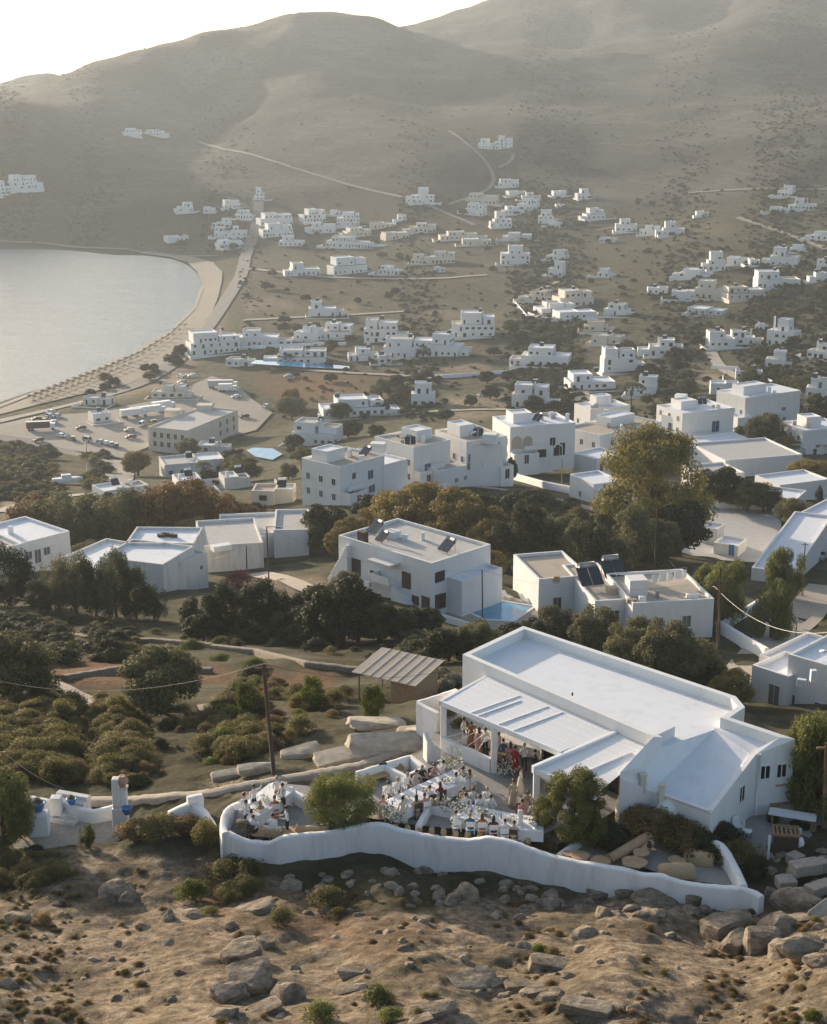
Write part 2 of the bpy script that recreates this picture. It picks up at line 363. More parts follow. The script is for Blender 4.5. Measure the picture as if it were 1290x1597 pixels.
b.inputs['Base Color'].default_value = (.14, .19, .215, 1); b.inputs['Roughness'].default_value = .14; b.inputs['Specular IOR Level'].default_value = .5
bump(t, b, mth(t, 'ADD', tex(t, .35, 6, .65, P), mth(t, 'MULTIPLY', tex(t, .03, 3, .6, P), 2.)), .5, .9)
mb = MB(); mb.add([(-40000, 150, 0), (40000, 150, 0), (40000, 50000, 0), (-40000, 50000, 0)], [(0, 1, 2, 3)])
tag(mb.build('sea', 'sea_water'), kind='structure')
# ------------------------------------------------------------------ more materials
def plaster(name, col, dirt=(.45,.42,.37), amount=.35, bmp=.25):
    m, t, b = new_mat(name); P = pos(t)
    mp = N(t, 'Mapping'); mp.inputs['Scale'].default_value = (1, 1, .22); t.links.new(P, mp.inputs[0])
    f1 = tex(t, .9, 5, .7, mp.outputs[0]); f2 = tex(t, 5., 4, .65, P)
    c = mix(t, ramp(t, f1, [(.5, 0.), (.78, amount)]), col, dirt)
    c = mix(t, mth(t, 'MULTIPLY', f2, .16), c, tuple(x*.7 for x in col))
    t.links.new(c, b.inputs['Base Color']); b.inputs['Roughness'].default_value = .85; b.inputs['Specular IOR Level'].default_value = .15
    bump(t, b, f2, bmp, .03); return m
plaster('plaster', (.80,.79,.77), amount=.25); plaster('plaster_wall', (.78,.77,.75), (.36,.32,.27), .6, .5)
plaster('plaster_cream', (.68,.62,.52), (.4,.35,.28)); plaster('plaster_aged', (.66,.65,.62), (.33,.30,.26), .8, .4)
plaster('plaster_far', (.77,.76,.74), amount=.15, bmp=0.); plaster('roof_white', (.79,.80,.82), (.52,.52,.52), .5, .3)
plaster('roof_grey', (.52,.50,.47), (.3,.28,.25), .7); plaster('roof_tan', (.48,.41,.33), (.28,.24,.2), .6)
simple('cement', (.30,.29,.275), .9, .25, 2., .3); simple('pergola_paint', (.80,.80,.80), .7, .06, 6.)
simple('path_stone', (.37,.32,.26), .95, .35, 3.5, .8); simple('rubble', (.20,.165,.125), .95, .5, 3.5, 1.)
simple('wood', (.30,.17,.09), .7, .3, 5., .2); simple('wood_pale', (.50,.32,.18), .75, .25, 4., .2); simple('wood_dark', (.075,.045,.03), .8, .3, 5.)
simple('straw', (.48,.34,.19), .85, .3, 14., .5); simple('straw_grey', (.33,.25,.17), .9, .3, 14., .5)
simple('blue_paint', (.03,.16,.40), .5, .15, 4.); simple('terracotta', (.42,.25,.17), .8, .2, 5., .3)
simple('metal_grey', (.35,.35,.36), .45, .15, 6., 0., .7); simple('metal_dark', (.03,.03,.032), .5, .2, 4.); simple('white_paint', (.80,.80,.79), .5, .05, 4.)
simple('shutter_grey', (.13,.13,.135), .7, .15, 6.); simple('shutter_brown', (.07,.04,.03), .7, .2, 6.); simple('shutter_blue', (.035,.075,.15), .6, .2, 6.)
simple('panel_blue', (.02,.03,.05), .15, .2, 3.); simple('asphalt', (.14,.135,.125), .9, .2, .4, .2); simple('lot_dust', (.30,.27,.225), .95, .22, .06, .2)
simple('track_dirt', (.19,.175,.145), .95, .25, .1); simple('rock_pale', (.44,.38,.30), .95, .45, 1.6, .9); simple('sand', (.225,.195,.155), .95, .12, .15, .1); simple('gravel', (.36,.34,.31), .95, .5, 14., .9); simple('cable', (.05,.045,.04), .6, .1)
simple('cable_pale', (.5,.48,.43), .6, .1); simple('flower_white', (.80,.78,.70), .8, .12, 12.); simple('linen', (.80,.79,.78), .8, .05, 5.)
simple('porcelain', (.82,.82,.82), .25, .03); simple('candle_tan', (.50,.36,.20), .6, .2); simple('orange_fabric', (.5,.2,.08), .8, .2)
m, t, b = new_mat('window_glass'); b.inputs['Base Color'].default_value = (.018,.022,.026,1); b.inputs['Roughness'].default_value = .12
m, t, b = new_mat('clear_glass'); b.inputs['Base Color'].default_value = (.75,.78,.76,1); b.inputs['Roughness'].default_value = .08; b.inputs['Alpha'].default_value = .45
m, t, b = new_mat('pool_water'); P = pos(t); b.inputs['Roughness'].default_value = .06
t.links.new(ramp(t, tex(t, .5, 3, .5, P), [(.3, (.02,.20,.40)), (.7, (.06,.34,.55))]), b.inputs['Base Color']); bump(t, b, tex(t, 2.5, 3, .5, P), .15, .1)
def leaf_mat(name, a, bcol, trans=.35):
    m = bpy.data.materials.new(name); m.use_nodes = True; MATS[name] = m; t = m.node_tree; b = t.nodes['Principled BSDF']; out = t.nodes['Material Output']
    oi = N(t, 'ObjectInfo'); f = tex(t, 1.1, 2, .6, pos(t))
    c = mix(t, ramp(t, f, [(.3, 0.), (.7, 1.)]), a, bcol)
    hs = N(t, 'HueSaturation'); t.links.new(c, hs.inputs['Color'])
    mr = N(t, 'MapRange'); mr.inputs[3].default_value = .75; mr.inputs[4].default_value = 1.25; t.links.new(oi.outputs['Random'], mr.inputs[0]); t.links.new(mr.outputs[0], hs.inputs['Value'])
    t.links.new(hs.outputs[0], b.inputs['Base Color']); b.inputs['Roughness'].default_value = .7; b.inputs['Specular IOR Level'].default_value = .2
    tr = N(t, 'BsdfTranslucent'); t.links.new(hs.outputs[0], tr.inputs[0]); mx = N(t, 'MixShader'); mx.inputs[0].default_value = trans
    t.links.new(b.outputs[0], mx.inputs[1]); t.links.new(tr.outputs[0], mx.inputs[2]); t.links.new(mx.outputs[0], out.inputs[0])
leaf_mat('leaf_olive', (0.095,0.095,0.043), (0.182,0.173,0.081)); leaf_mat('leaf_green', (0.115,0.132,0.035), (0.230,0.230,0.068)); leaf_mat('leaf_warm', (0.155,0.124,0.035), (0.311,0.230,0.070))
leaf_mat('leaf_dark', (0.030,0.034,0.015), (0.071,0.076,0.032), .25); leaf_mat('leaf_rust', (0.135,0.081,0.032), (0.257,0.162,0.061)); leaf_mat('leaf_scrub', (.105,.098,.036), (.235,.205,.075), .45)
leaf_mat('leaf_brown', (0.149,0.101,0.046), (0.297,0.209,0.097), .4); leaf_mat('leaf_bright', (.085,.105,.018), (.160,.180,.040), .45); leaf_mat('leaf_pink', (.20,.05,.06), (.30,.10,.10)); leaf_mat('leaf_blossom', (.10,.10,.05), (.45,.42,.33), .2)
leaf_mat('leaf_gold', (.125,.115,.034), (.26,.225,.072), .45)
simple('bark', (.10,.075,.05), .95, .35, 8., .6, use_obj=True)
m, t, b = new_mat('rock'); P = pos(t)
f1 = tex(t, 1.2, 6, .72, P); mp = N(t, 'Mapping'); mp.inputs['Scale'].default_value = (1, 1.6, 5.); mp.inputs['Rotation'].default_value = (.5, .35, 0); t.links.new(P, mp.inputs[0]); f2 = tex(t, 1.3, 5, .7, mp.outputs[0])
c = ramp(t, f1, [(.3, (.11,.085,.06)), (.46, (.23,.185,.135)), (.6, (.34,.285,.215)), (.75, (.26,.185,.12))]); c = mix(t, ramp(t, f2, [(.38, .65), (.5, 0.)]), c, (.09,.075,.06))
t.links.new(c, b.inputs['Base Color']); b.inputs['Roughness'].default_value = .95; b.inputs['Specular IOR Level'].default_value = .15
bump(t, b, mth(t, 'ADD', f1, f2), .9, .12)

# ------------------------------------------------------------------ paving and the party house
def poly_sheet(name, pts, z, mat_, kind='structure'):
    mb = MB(); n = len(pts); mb.add([(p[0], p[1], z) for p in pts], [tuple(range(n))])
    me = mb.mesh(name, mat_)
    bm = bmesh.new(); bm.from_mesh(me); bmesh.ops.recalc_face_normals(bm, faces=bm.faces)
    for f in bm.faces:
        if f.normal.z < 0: f.normal_flip()
    bmesh.ops.triangulate(bm, faces=bm.faces); bm.to_mesh(me); bm.free()
    return tag(link(name, me), kind=kind)
poly_sheet('terrace_floor', [W(*p) for p in ((352,1296),(347,1264),(385,1240),(440,1222),(560,1232),(668,1165),(700,1090),(820,1030),(1020,1100),(1000,1240),(900,1300),(868,1318),(793,1300),(722,1300),(630,1284),(571,1275),(500,1290),(440,1296),(380,1304))], TZ, 'cement')
ROOF_Z, TOP_Z, RIM_Z, PER_Z = TZ+3.6, TZ+4.2, TZ+3.74, TZ+3.0
def wp(px, py, z): q = atz(px, py, z); return Vector((q.x, q.y))
A_, B_ = wp(816.4,976.2,TOP_Z), wp(721.6,1020.5,TOP_Z)
K1, K3, K2, R3_ = wp(1147.9,1086,TOP_Z), wp(1162,1102.6,TOP_Z), wp(1137.9,1118.7,TOP_Z), wp(1240.1,1152.5,TOP_Z-.1)
R4_, R5_, R6_ = wp(1178.2,1177.7,TZ+3.4), wp(1108.6,1268.3,TZ+1.85), wp(1015.4,1234.6,TZ+1.85)
P3_, P2_, P1_ = wp(967.5,1204.4,TZ+3.1), wp(1053.2,1132.8,TOP_Z), wp(1015.4,1147.5,TOP_Z)
_d1 = (P1_-B_).normalized(); _d2 = (P2_-P3_).normalized(); _det = _d1.x*_d2.y-_d1.y*_d2.x
QC = B_+_d1*(((P3_.x-B_.x)*_d2.y-(P3_.y-B_.y)*_d2.x)/_det)
CC = wp(1115,1138,ROOF_Z)                                       # where the sloping part of the roof begins
OUT = [A_, B_, QC, P3_, R6_, R5_, R4_, R3_, K2, K3, K1]; n = len(OUT)
RZ = [ROOF_Z]*3+[TZ+2.65, TZ+1.72, TZ+1.72, TZ+3.3, TZ+3.55]+[ROOF_Z]*3   # roof height at each corner
PT = [(TOP_Z, TOP_Z), (TOP_Z, TOP_Z), (TOP_Z, TZ+3.1), (TZ+2.8, TZ+1.85), (TZ+1.85, TZ+1.85), (TZ+1.85, TZ+3.4), (TZ+3.4, TOP_Z-.1), (TOP_Z-.1, TOP_Z), (TOP_Z, TOP_Z), (TOP_Z, TOP_Z), (TOP_Z, TOP_Z)]
house = empty('party_house', (A_.x, A_.y, TZ), 0, 'large white flat-roofed party house with slatted pergola above the dinner terrace', 'house')
def local(o, base):   # keep world-built children in place under an empty that only carries a location
    o.location = -Vector(base.location); return o
def inset(poly, d):
    n = len(poly); a = sum(poly[i].x*poly[(i+1) % n].y-poly[(i+1) % n].x*poly[i].y for i in range(n)); s = 1 if a > 0 else -1
    res = []
    for i in range(n):
        p0, p1, p2 = poly[i-1], poly[i], poly[(i+1) % n]
        e1 = (p1-p0).normalized(); e2 = (p2-p1).normalized()
        n1 = Vector((-e1.y, e1.x))*s; n2 = Vector((-e2.y, e2.x))*s
        det = e1.x*e2.y-e1.y*e2.x
        if abs(det) < .05: res.append(p1+n1*d)
        else:
            a1 = p1+n1*d; a2 = p1+n2*d; tt = ((a2.x-a1.x)*e2.y-(a2.y-a1.y)*e2.x)/det; res.append(a1+e1*tt)
    return res
IN = inset(OUT, .36)
mb = MB()
for i in range(n):
    j = (i+1) % n; a, b2 = OUT[i], OUT[j]; mb.add([(a.x,a.y,TZ-1.6),(b2.x,b2.y,TZ-1.6),(b2.x,b2.y,PT[i][1]),(a.x,a.y,PT[i][0])], [(0,1,2,3)])
o = mb.build('wall', 'plaster', house); local(o, house)
mb = MB()
for i in range(n):
    j = (i+1) % n; a, b2, c2, d2 = OUT[i], OUT[j], IN[j], IN[i]; h0, h1 = PT[i]
    mb.add([(a.x,a.y,h0),(b2.x,b2.y,h1),(c2.x,c2.y,h1),(d2.x,d2.y,h0),(c2.x,c2.y,RZ[j]-.06),(d2.x,d2.y,RZ[i]-.06)], [(0,1,2,3),(3,2,4,5)])
    if abs(PT[i][1]-PT[j][0]) > .1: mb.add([(b2.x,b2.y,h1),(c2.x,c2.y,h1),(c2.x,c2.y,RZ[j]-.06),(b2.x,b2.y,RZ[j]-.06)], [(0,1,2,3)])
o = mb.build('parapet', 'plaster', house); local(o, house)
RI = [(p.x, p.y, RZ[i]) for i, p in enumerate(inset(OUT, .34))]+[(CC.x, CC.y, ROOF_Z)]
mb = MB(); mb.add(RI, [(0,1,2,11),(0,11,8),(0,8,9,10),(11,2,3),(11,3,4),(11,4,5),(11,5,6),(11,6,7),(11,7,8)]); me = mb.mesh('roof', 'roof_white')
bm = bmesh.new(); bm.from_mesh(me)
for f in bm.faces:
    if f.normal.z < 0: f.normal_flip()
bm.to_mesh(me); bm.free(); local(link('roof', me, house), house)
LD = (P1_-B_).normalized(); SD = Vector((-LD.y, LD.x))       # along the house, and away from the viewer
mb = MB(); e = P2_-QC; _q = Vector((-e.y, e.x)).normalized(); mb.prism([QC-_q*.0+e*.1, P2_, P2_+_q*.42, QC+_q*.42], ROOF_Z-.1, TOP_Z+.003); local(mb.build('parapet', 'plaster', house), house)
# roof ridge, drain pipe, chimney pots
def wbox(mb, p, d, l, wd, z0, z1, mi=0):
    """box from p along d (length l), width wd to the left of d"""
    q = Vector((-d.y, d.x)); a = p; c = p+d*l
    return mb.prism([a, c, c+q*wd, a+q*wd], z0, z1, mi)
rd = R4_-CC; mb = MB(); _q = Vector((-rd.y, rd.x)).normalized()*.07; mb.prism([CC-_q, R4_-_q, R4_+_q, CC+_q], [ROOF_Z-.05, RZ[6]-.05]*1+[RZ[6]-.05, ROOF_Z-.05], [ROOF_Z+.06, RZ[6]+.06, RZ[6]+.06, ROOF_Z+.06]); local(mb.build('roof_ridge', 'roof_white', house), house)
# windows in the end wall
def wall_window(parent, a, bq, u, z0, wd, hg, frame='plaster', pane='window_glass', name='window', proud=.05, base=None, sill=True):
    """window in the wall a->bq (plan points, outside to the right of a->bq), centred u metres from a"""
    d = (bq-a).normalized(); q = Vector((d.y, -d.x)); c = a+d*u
    M = Matrix(((d.x, q.x, 0, c.x), (d.y, q.y, 0, c.y), (0, 0, 1, z0), (0, 0, 0, 1)))
    mb = MB(); mb.box(-wd/2, wd/2, -.06, .012, 0, hg, 0, M); wn = mb.build(name, pane, parent)
    mb = MB(); f = .07
    mb.box(-wd/2-f, -wd/2, -.05, proud, -f, hg+f, 0, M); mb.box(wd/2, wd/2+f, -.05, proud, -f, hg+f, 0, M)
    mb.box(-wd/2, wd/2, -.05, proud, hg, hg+f, 0, M); mb.box(-wd/2, wd/2, -.05, proud+.05, -f, 0, 0, M); mb.box(-.025, .025, -.05, proud-.02, 0, hg, 0, M)
    fr = mb.build('frame', frame, wn)
    if base is not None: wn.location = -Vector(base.location)
    return wn
for (px_, py_) in ((1193,1202),(1219,1192)):
    e = R3_-R4_; dd = e.normalized(); best = min((abs(CX+FPX*((R4_+dd*s).x)/(((R4_+dd*s).y)*CP-(TZ+2.3-CAMH)*SP)-px_), s) for s in np.linspace(.3, e.length, 60))[1]
    wall_window(house, R4_, R3_, best, TZ+2.0, .5, .72, base=house)
wall_window(house, R5_, R4_, (R4_-R5_).length*.72, TZ+1.25, .5, .85, base=house)
mb = MB(); pp = R4_+(R4_-R3_).normalized()*-.1; mb.tube([(pp.x+.12, pp.y-.1, TZ), (pp.x+.12, pp.y-.1, TZ+3.5)], .05); local(mb.build('drain_pipe', 'white_paint', house), house)
mb = MB(); e = (R5_-R6_); q = R6_+e*.12
mb.tube([(*(R6_+e*.1), TZ+1.95), (*(R6_+e*.98), TZ+1.93)], .09); local(mb.build('gutter_pipe', 'white_paint', house), house)
for k, (px_, py_) in enumerate(((1003,1210),(1032,1226))):
    zq = (TZ+2.35, TZ+2.05)[k]; p = wp(px_, py_+10, zq); mb = MB(); mb.prism([p+Vector(v) for v in ((-.14,-.14),(.14,-.14),(.14,.14),(-.14,.14))], zq-.6, zq+.42); mb.prism([p+Vector(v) for v in ((-.19,-.19),(.19,-.19),(.19,.19),(-.19,.19))], zq+.42, zq+.5)
    local(mb.build('chimney', 'plaster_cream', house), house)
mb = MB(); p = wp(893,1077,TOP_Z); mb.lathe([(.05,0),(.06,.12),(.02,.2)], 8, (p.x, p.y, TOP_Z-.3)); local(mb.build('vent_pipe', 'metal_dark', house), house)
# pergola: columns, beams, slats one by one
C1, C2, C3, C3R = wp(684.3,1093.6,PER_Z), wp(767.5,1128.8,PER_Z), wp(829,1197.8,TZ+2.5), wp(878,1172.5,PER_Z)
FD = (C2-C1).normalized()
C3R = C1+FD*((C3R-C1).dot(FD))
def column(p, z0=TZ, s=.17, z1=PER_Z):
    mb = MB(); mb.prism([p+Vector(v)*s for v in ((-1,-1),(1,-1),(1,1),(-1,1))], z0, z1-.26); return bev(local(mb.build('column', 'pergola_paint', house), house), .02)
FQ = Vector((-FD.y, FD.x))
for c in (C1+FD*.2+FQ*.2, C2+FQ*.2): column(c)
column(C3+FD*.2+FQ*.2, z1=TZ+2.5)
def cross(p, d, q, e):
    det = d.x*e.y-d.y*e.x; tt = ((q.x-p.x)*e.y-(q.y-p.y)*e.x)/det; return p+d*tt
WL = B_; WD = (P1_-B_).normalized()
def beam(a, c, wd=.22, z0=PER_Z-.26, z1=PER_Z+.05, up=0.):
    d = (c-a); mb = MB(); e = d.normalized(); qq = Vector((-e.y, e.x))*wd; mb.prism([a, c, c+qq, a+qq], [z0+up, z0, z0, z0+up], [z1+up, z1, z1, z1+up]); return bev(local(mb.build('beam', 'pergola_paint', house), house), .02)
beam(C1, C3R+FD*.0)
CB = cross(C1, FQ, WL, WD)                                      # where the left edge meets the house wall
beam(CB, C1, up=.5)
C3F = C3; PE = cross(C3, FD, P3_, (P2_-P3_).normalized())
beam(C3, PE, z0=TZ+2.24, z1=TZ+2.55); DV = (C3R-C3).normalized(); CW = cross(C3R, DV, WL, WD)
beam(CW-DV*.0, C3, .26, TZ+2.24, TZ+2.66, .98)
PRISE = .5                                                      # the boards climb towards the house
def slats(a, b2, c2, d2, z, step, parent, PRISE=.5):
    """boards parallel to a->b2, from edge a-b2 back to d2-c2"""
    k = int(max((d2-a).length, (c2-b2).length)/step)
    for i in range(k):
        t0 = (i+.04)/k; t1 = (i+.965)/k
        p = [a.lerp(d2, t0), b2.lerp(c2, t0), b2.lerp(c2, t1), a.lerp(d2, t1)]; dz = random.uniform(-.004, .004)
        r0, r1 = PRISE*t0, PRISE*t1; mb = MB(); mb.prism(p, [z-.03+dz+r0]*2+[z-.03+dz+r1]*2, [z+dz+r0]*2+[z+dz+r1]*2); local(mb.build('slat', 'pergola_paint', parent), house)
slats(C1+FQ*.23+FD*.22, C3R+FQ*.23-FD*.02, CW-WD*.03-FQ*.04, CB+FD*.22-FQ*.04, PER_Z+.04, .15, house)
PW = cross(P1_, DV, WL, WD)
slats(C3+FQ*.23+FD*.27, PE+FQ*.23-FD*.05, QC-FQ*.05-FD*.05, CW+FD*.3-FQ*.05, TZ+2.54, .15, house, .98)
for s_ in (.27, .33, .5, .62):                                    # raised battens across the boards
    a = C1.lerp(C3R, s_)+FQ*.1; e = cross(a, DV*-1, WL, WD); mb = MB(); d = e-a
    f_ = random.uniform(.75, .97); g_ = d.normalized(); e2 = a+d*f_; k_ = Vector((-g_.y, g_.x))*.1; mb.prism([a, e2, e2+k_, a+k_], [PER_Z+.04, PER_Z+.04+.5*f_]+[PER_Z+.04+.5*f_, PER_Z+.04], [PER_Z+.085, PER_Z+.085+.5*f_]+[PER_Z+.085+.5*f_, PER_Z+.085]); local(mb.build('batten', 'pergola_paint', house), house)
a = C3.lerp(PE, .55)+FQ*.1; e = cross(a, DV*-1, WL, WD); mb = MB(); e2 = a.lerp(e, .8); g_ = (e-a).normalized(); k_ = Vector((-g_.y, g_.x))*.08; mb.prism([a, e2, e2+k_, a+k_], [TZ+2.54, TZ+3.32, TZ+3.32, TZ+2.54], [TZ+2.63, TZ+3.41, TZ+3.41, TZ+2.63]); local(mb.build('batten', 'pergola_paint', house), house)
# dark doorway and shelves in the wall under the pergola
wall_window(house, P1_+FQ*-.0, B_, 3.2, TZ+.02, 2.2, 2.2, 'wood', 'window_glass', 'door', base=house)
wall_window(house, P1_, B_, 7.4, TZ+.02, 2.6, 2.2, 'wood', 'window_glass', 'door', base=house)
# low wall and rails between the first two columns, slatted box by the second
def lowwall(name, pts, z0, z1, wd, label=None, cat='wall', mat_='plaster_wall', parent=None, rough=0.03, closed=False):
    """rounded whitewashed wall along plan points; z1 a number or one height per point"""
    P2 = []; ZZ = []
    n = len(pts); z1 = list(z1) if hasattr(z1, '__len__') else [z1]*n; z0 = list(z0) if hasattr(z0, '__len__') else [z0]*n
    for i in range(n-1):
        a, b2 = Vector(pts[i][:2]), Vector(pts[i+1][:2]); m_ = max(1, int((b2-a).length/.3))
        for k in range(m_): P2.append(a.lerp(b2, k/m_)); ZZ.append((z0[i]+(z0[i+1]-z0[i])*k/m_, z1[i]+(z1[i+1]-z1[i])*k/m_))
    P2.append(Vector(pts[-1][:2])); ZZ.append((z0[-1], z1[-1]))
    prof = [(-.5, 0, 0), (-.5, 1, -.09), (-.4, 1, -.02), (-.2, 1, 0), (.2, 1, 0), (.4, 1, -.02), (.5, 1, -.09), (.5, 0, 0)]
    vs = []; fs = []; m_ = len(prof)
    for i, p in enumerate(P2):
        d = (P2[min(i+1, len(P2)-1)]-P2[max(i-1, 0)]).normalized(); q = Vector((d.y, -d.x)); jw = 1+random.uniform(-rough, rough)
        jz = random.uniform(-rough, rough)*.6
        for (u, top, dz) in prof: vs.append((p.x+q.x*u*wd*jw, p.y+q.y*u*wd*jw, (ZZ[i][1]+jz if top else ZZ[i][0])+dz*min(1., wd/.4)))
    for i in range(len(P2)-1):
        for k in range(m_-1): fs.append((i*m_+k, i*m_+k+1, (i+1)*m_+k+1, (i+1)*m_+k))
    fs += [tuple(range(m_))[::-1], tuple(range((len(P2)-1)*m_, len(P2)*m_))]
    mb = MB(); mb.add(vs, fs, 0, True); o = mb.build(name, mat_, parent)
    md = o.modifiers.new('edge', 'EDGE_SPLIT'); md.split_angle = R(50)
    if label: tag(o, label, cat)
    return o
def bare_wall(name, pts, wd, label, cat, mat_, hgt, deep=.5):
    P_ = [ground(*p) for p in pts]
    return lowwall(name, P_, [p.z-deep for p in P_], [p.z+hgt for p in P_], wd, label, cat, mat_, None, .06)
lowwall('low_wall', [C1+FD*.3+FQ*.1, C2-FD*.1+FQ*.1], TZ-.2, TZ+.85, .3, 'white low wall between the two front pergola columns')
for k in range(4):
    mb = MB(); z = TZ+1.15+.3*k
    mb.tube([(*(C1.lerp(C2, .1+.2*k)+FQ*.15), TZ+.84), (*(C1.lerp(C2, min(.98, .45+.22*k))+FQ*.15), TZ+2.7-.35*(3-k))], .018, 5); local(mb.build('stay_wire', 'white_paint', house), house)
lowwall('stair_wall', [wp(664,1150,TZ+1.2), wp(668,1163,TZ+1.), wp(686,1172,TZ+.5)], TZ-1, [TZ+1.5, TZ+1.3, TZ+.7], .3, 'white sloping stair wall beside the left pergola column')
lowwall('yard_wall', [wp(652,1095,TZ+1.2), wp(712,1076,TZ+1.2)], TZ-4, TZ+1.25, .3, 'white low wall joining the left end of the party house, under the pergola edge')
lowwall('yard_wall', [wp(652,1096,TZ+1.2), wp(684,1112,TZ+1.2)], TZ-4, TZ+1.24, .3, 'short white wall returning to the left pergola column')
# ------------------------------------------------------------------ the wavy terrace wall
def smooth_pts(P_, k=3, it=2):
    for _ in range(it):
        Q = list(P_)
        for i in range(1, len(P_)-1):
            lo, hi = max(0, i-k), min(len(P_), i+k+1); h = min(i-lo, hi-1-i); Q[i] = sum(P_[i-h:i+h+1], Vector((0, 0)))/(2*h+1)
        P_ = Q
    return P_
def dens(px, step=8.):
    out = []
    for (a, b2) in zip(px[:-1], px[1:]):
        m_ = max(1, int(math.hypot(b2[0]-a[0], b2[1]-a[1])/step)); out += [(a[0]+(b2[0]-a[0])*k/m_, a[1]+(b2[1]-a[1])*k/m_) for k in range(m_)]
    return out+[px[-1]]
def crest_wall(name, px, zc, label, wd=.42, k=6, deep=None, mat_='plaster_wall'):
    px = dens(px); P_ = smooth_pts([wp(*p, zc) for p in px], k, 2); z1 = []
    for p, q in zip(px, P_):
        d = ray(*p); z1.append(CAMH+d.z/d.y*q.y)
    z1 = [sum(z1[max(0, i-1):i+2])/len(z1[max(0, i-1):i+2]) for i in range(len(z1))]
    z0 = [min(hz(q.x, q.y-.5), hz(q.x, q.y), TZ)-.9 for q in P_]
    return lowwall(name, P_, z0, z1, wd, label, 'wall', mat_)
crest_wall('terrace_wall', [(355,1297),(362,1299),(380,1312),(395,1310),(424,1315),(440,1303),(500,1298),(530,1295),(571,1284),(596,1284),(630,1295),(676,1304),(722,1309),(743,1309),(760,1304),(793,1310),(860,1334),(905,1343),(970,1354),(1005,1364),(1027,1362),(1055,1372),(1097,1380),(1139,1383),(1168,1386),(1188,1398)], TZ+.75, 'long wavy whitewashed wall along the front of the dinner terrace')
crest_wall('terrace_wall', [(1160,1379),(1147,1349),(1141,1330),(1128,1315),(1111,1309),(1094,1309),(1080,1298),(1069,1290)], TZ+.75, 'curved white wall closing the gravel lounge beside the dark bush', .4, 3)
crest_wall('terrace_wall', [(374,1251),(352,1261),(340,1271),(341,1284),(352,1297)], TZ+.85, 'white curved wall end at the leftmost corner of the terrace', .4, 2)
def pxwall(name, px, h, wd, label, z=TZ, mat_='plaster', cat='wall', base=None):
    return lowwall(name, [wp(*p, z+h) for p in px], (base if base is not None else z-.5), z+h, wd, label, cat, mat_, None, .02)
pxwall('low_wall', [(652,1287),(669,1254),(718,1264)], .5, .3, 'angular low white wall around the empty grey floor between two tables')
pxwall('low_wall', [(446,1228),(480,1246)], .55, .5, 'thick short white wall slanting behind the round-headed tree')
pxwall('low_wall', [(392,1286),(430,1290),(470,1290),(520,1284),(556,1288)], .4, .3, 'low curved white bench wall behind the wicker chairs')
pxwall('low_wall', [(556,1288),(600,1290)], .4, .3, 'low white wall stub at the foot of the round-headed tree')
pxwall('low_wall', [(812,1307),(870,1280)], .3, .25, 'low white kerb between the dinner table and the dry planting bed')
pxwall('low_wall', [(872,1332),(915,1300),(905,1288)], .35, .3, 'low white wall between the planting bed and the right-hand tree')
pxwall('low_wall', [(556,1204),(640,1178),(664,1196),(640,1206)], .75, .3, 'white planter wall enclosing the wicker sofa behind the table')
pxwall('low_wall', [(600,1192),(634,1210)], .7, .25, 'narrow white wall dividing the planter behind the wicker sofa')
mb = MB(); p = wp(811,1305,TZ); mb.prism([p+Vector(v) for v in ((-.13,-.09),(.13,-.09),(.13,.09),(-.13,.09))], TZ-.2, TZ+1.5); bev(tag(mb.build('white_post', 'plaster'), 'slim white post standing at the front dinner table', 'post'), .04)
# domed water tanks beside the house
for (px_, py_, r_, lab) in ((982,1246,.62,'white domed oven roof in front of the house gutter'),(1042,1262,.6,'second white dome half hidden by the brown bush')):
    p = wp(px_, py_, TZ+1.2); mb = MB(); mb.lathe([(r_*1.15,-1.6),(r_*1.15,-.3),(r_*1.05,-.1),(r_*.95,.15),(r_*.7,.42),(r_*.35,.56),(.02,.6)], 20, (p.x, p.y, TZ+1.15)); tag(mb.build('oven_dome', 'plaster'), lab, 'dome')
# ------------------------------------------------------------------ people
SKINS = []
for k, c in enumerate(((.50,.33,.24),(.42,.26,.18),(.33,.19,.12))): simple('skin_%d' % k, c, .6, .05); SKINS.append('skin_%d' % k)
for nm, c in dict(white=(.80,.79,.77), cream=(.66,.58,.47), black=(.02,.02,.022), navy=(.035,.05,.10), red=(.38,.03,.03), rust=(.42,.17,.06), gold=(.48,.30,.09), teal=(.03,.14,.20), pink=(.55,.30,.28), grey=(.28,.27,.26), sand=(.48,.38,.27), wine=(.13,.03,.045), brown=(.12,.07,.045)).items(): simple('cloth_'+nm, c, .85, .12, 9., .1)
for nm, c in dict(dark=(.02,.015,.012), brown=(.075,.042,.022), blond=(.36,.24,.11), grey=(.30,.28,.26)).items(): simple('hair_'+nm, c, .6, .2, 20.)
def skin_body(name, J, E_, hemz=None, sub=1):
    """one continuous body grown over a skeleton: J name -> (x, y, z, rx, ry)"""
    names = list(J); me = bpy.data.meshes.new(name); me.from_pydata([J[k][:3] for k in names], [(names.index(a), names.index(b2)) for a, b2 in E_], [])
    o = bpy.data.objects.new(name, me); COL.objects.link(o); md = o.modifiers.new('s', 'SKIN'); md.use_smooth_shade = True; md.branch_smoothing = .6
    for i, k in enumerate(names):
        sv = me.skin_vertices[0].data[i]; sv.radius = J[k][3:5]; sv.use_root = (k == 'pelvis')
    ms = o.modifiers.new('u', 'SUBSURF'); ms.levels = sub; ms.render_levels = sub
    bpy.context.view_layer.update(); dg = bpy.context.evaluated_depsgraph_get(); r = bpy.data.meshes.new_from_object(o.evaluated_get(dg)); r.name = name
    bpy.data.objects.remove(o); return r
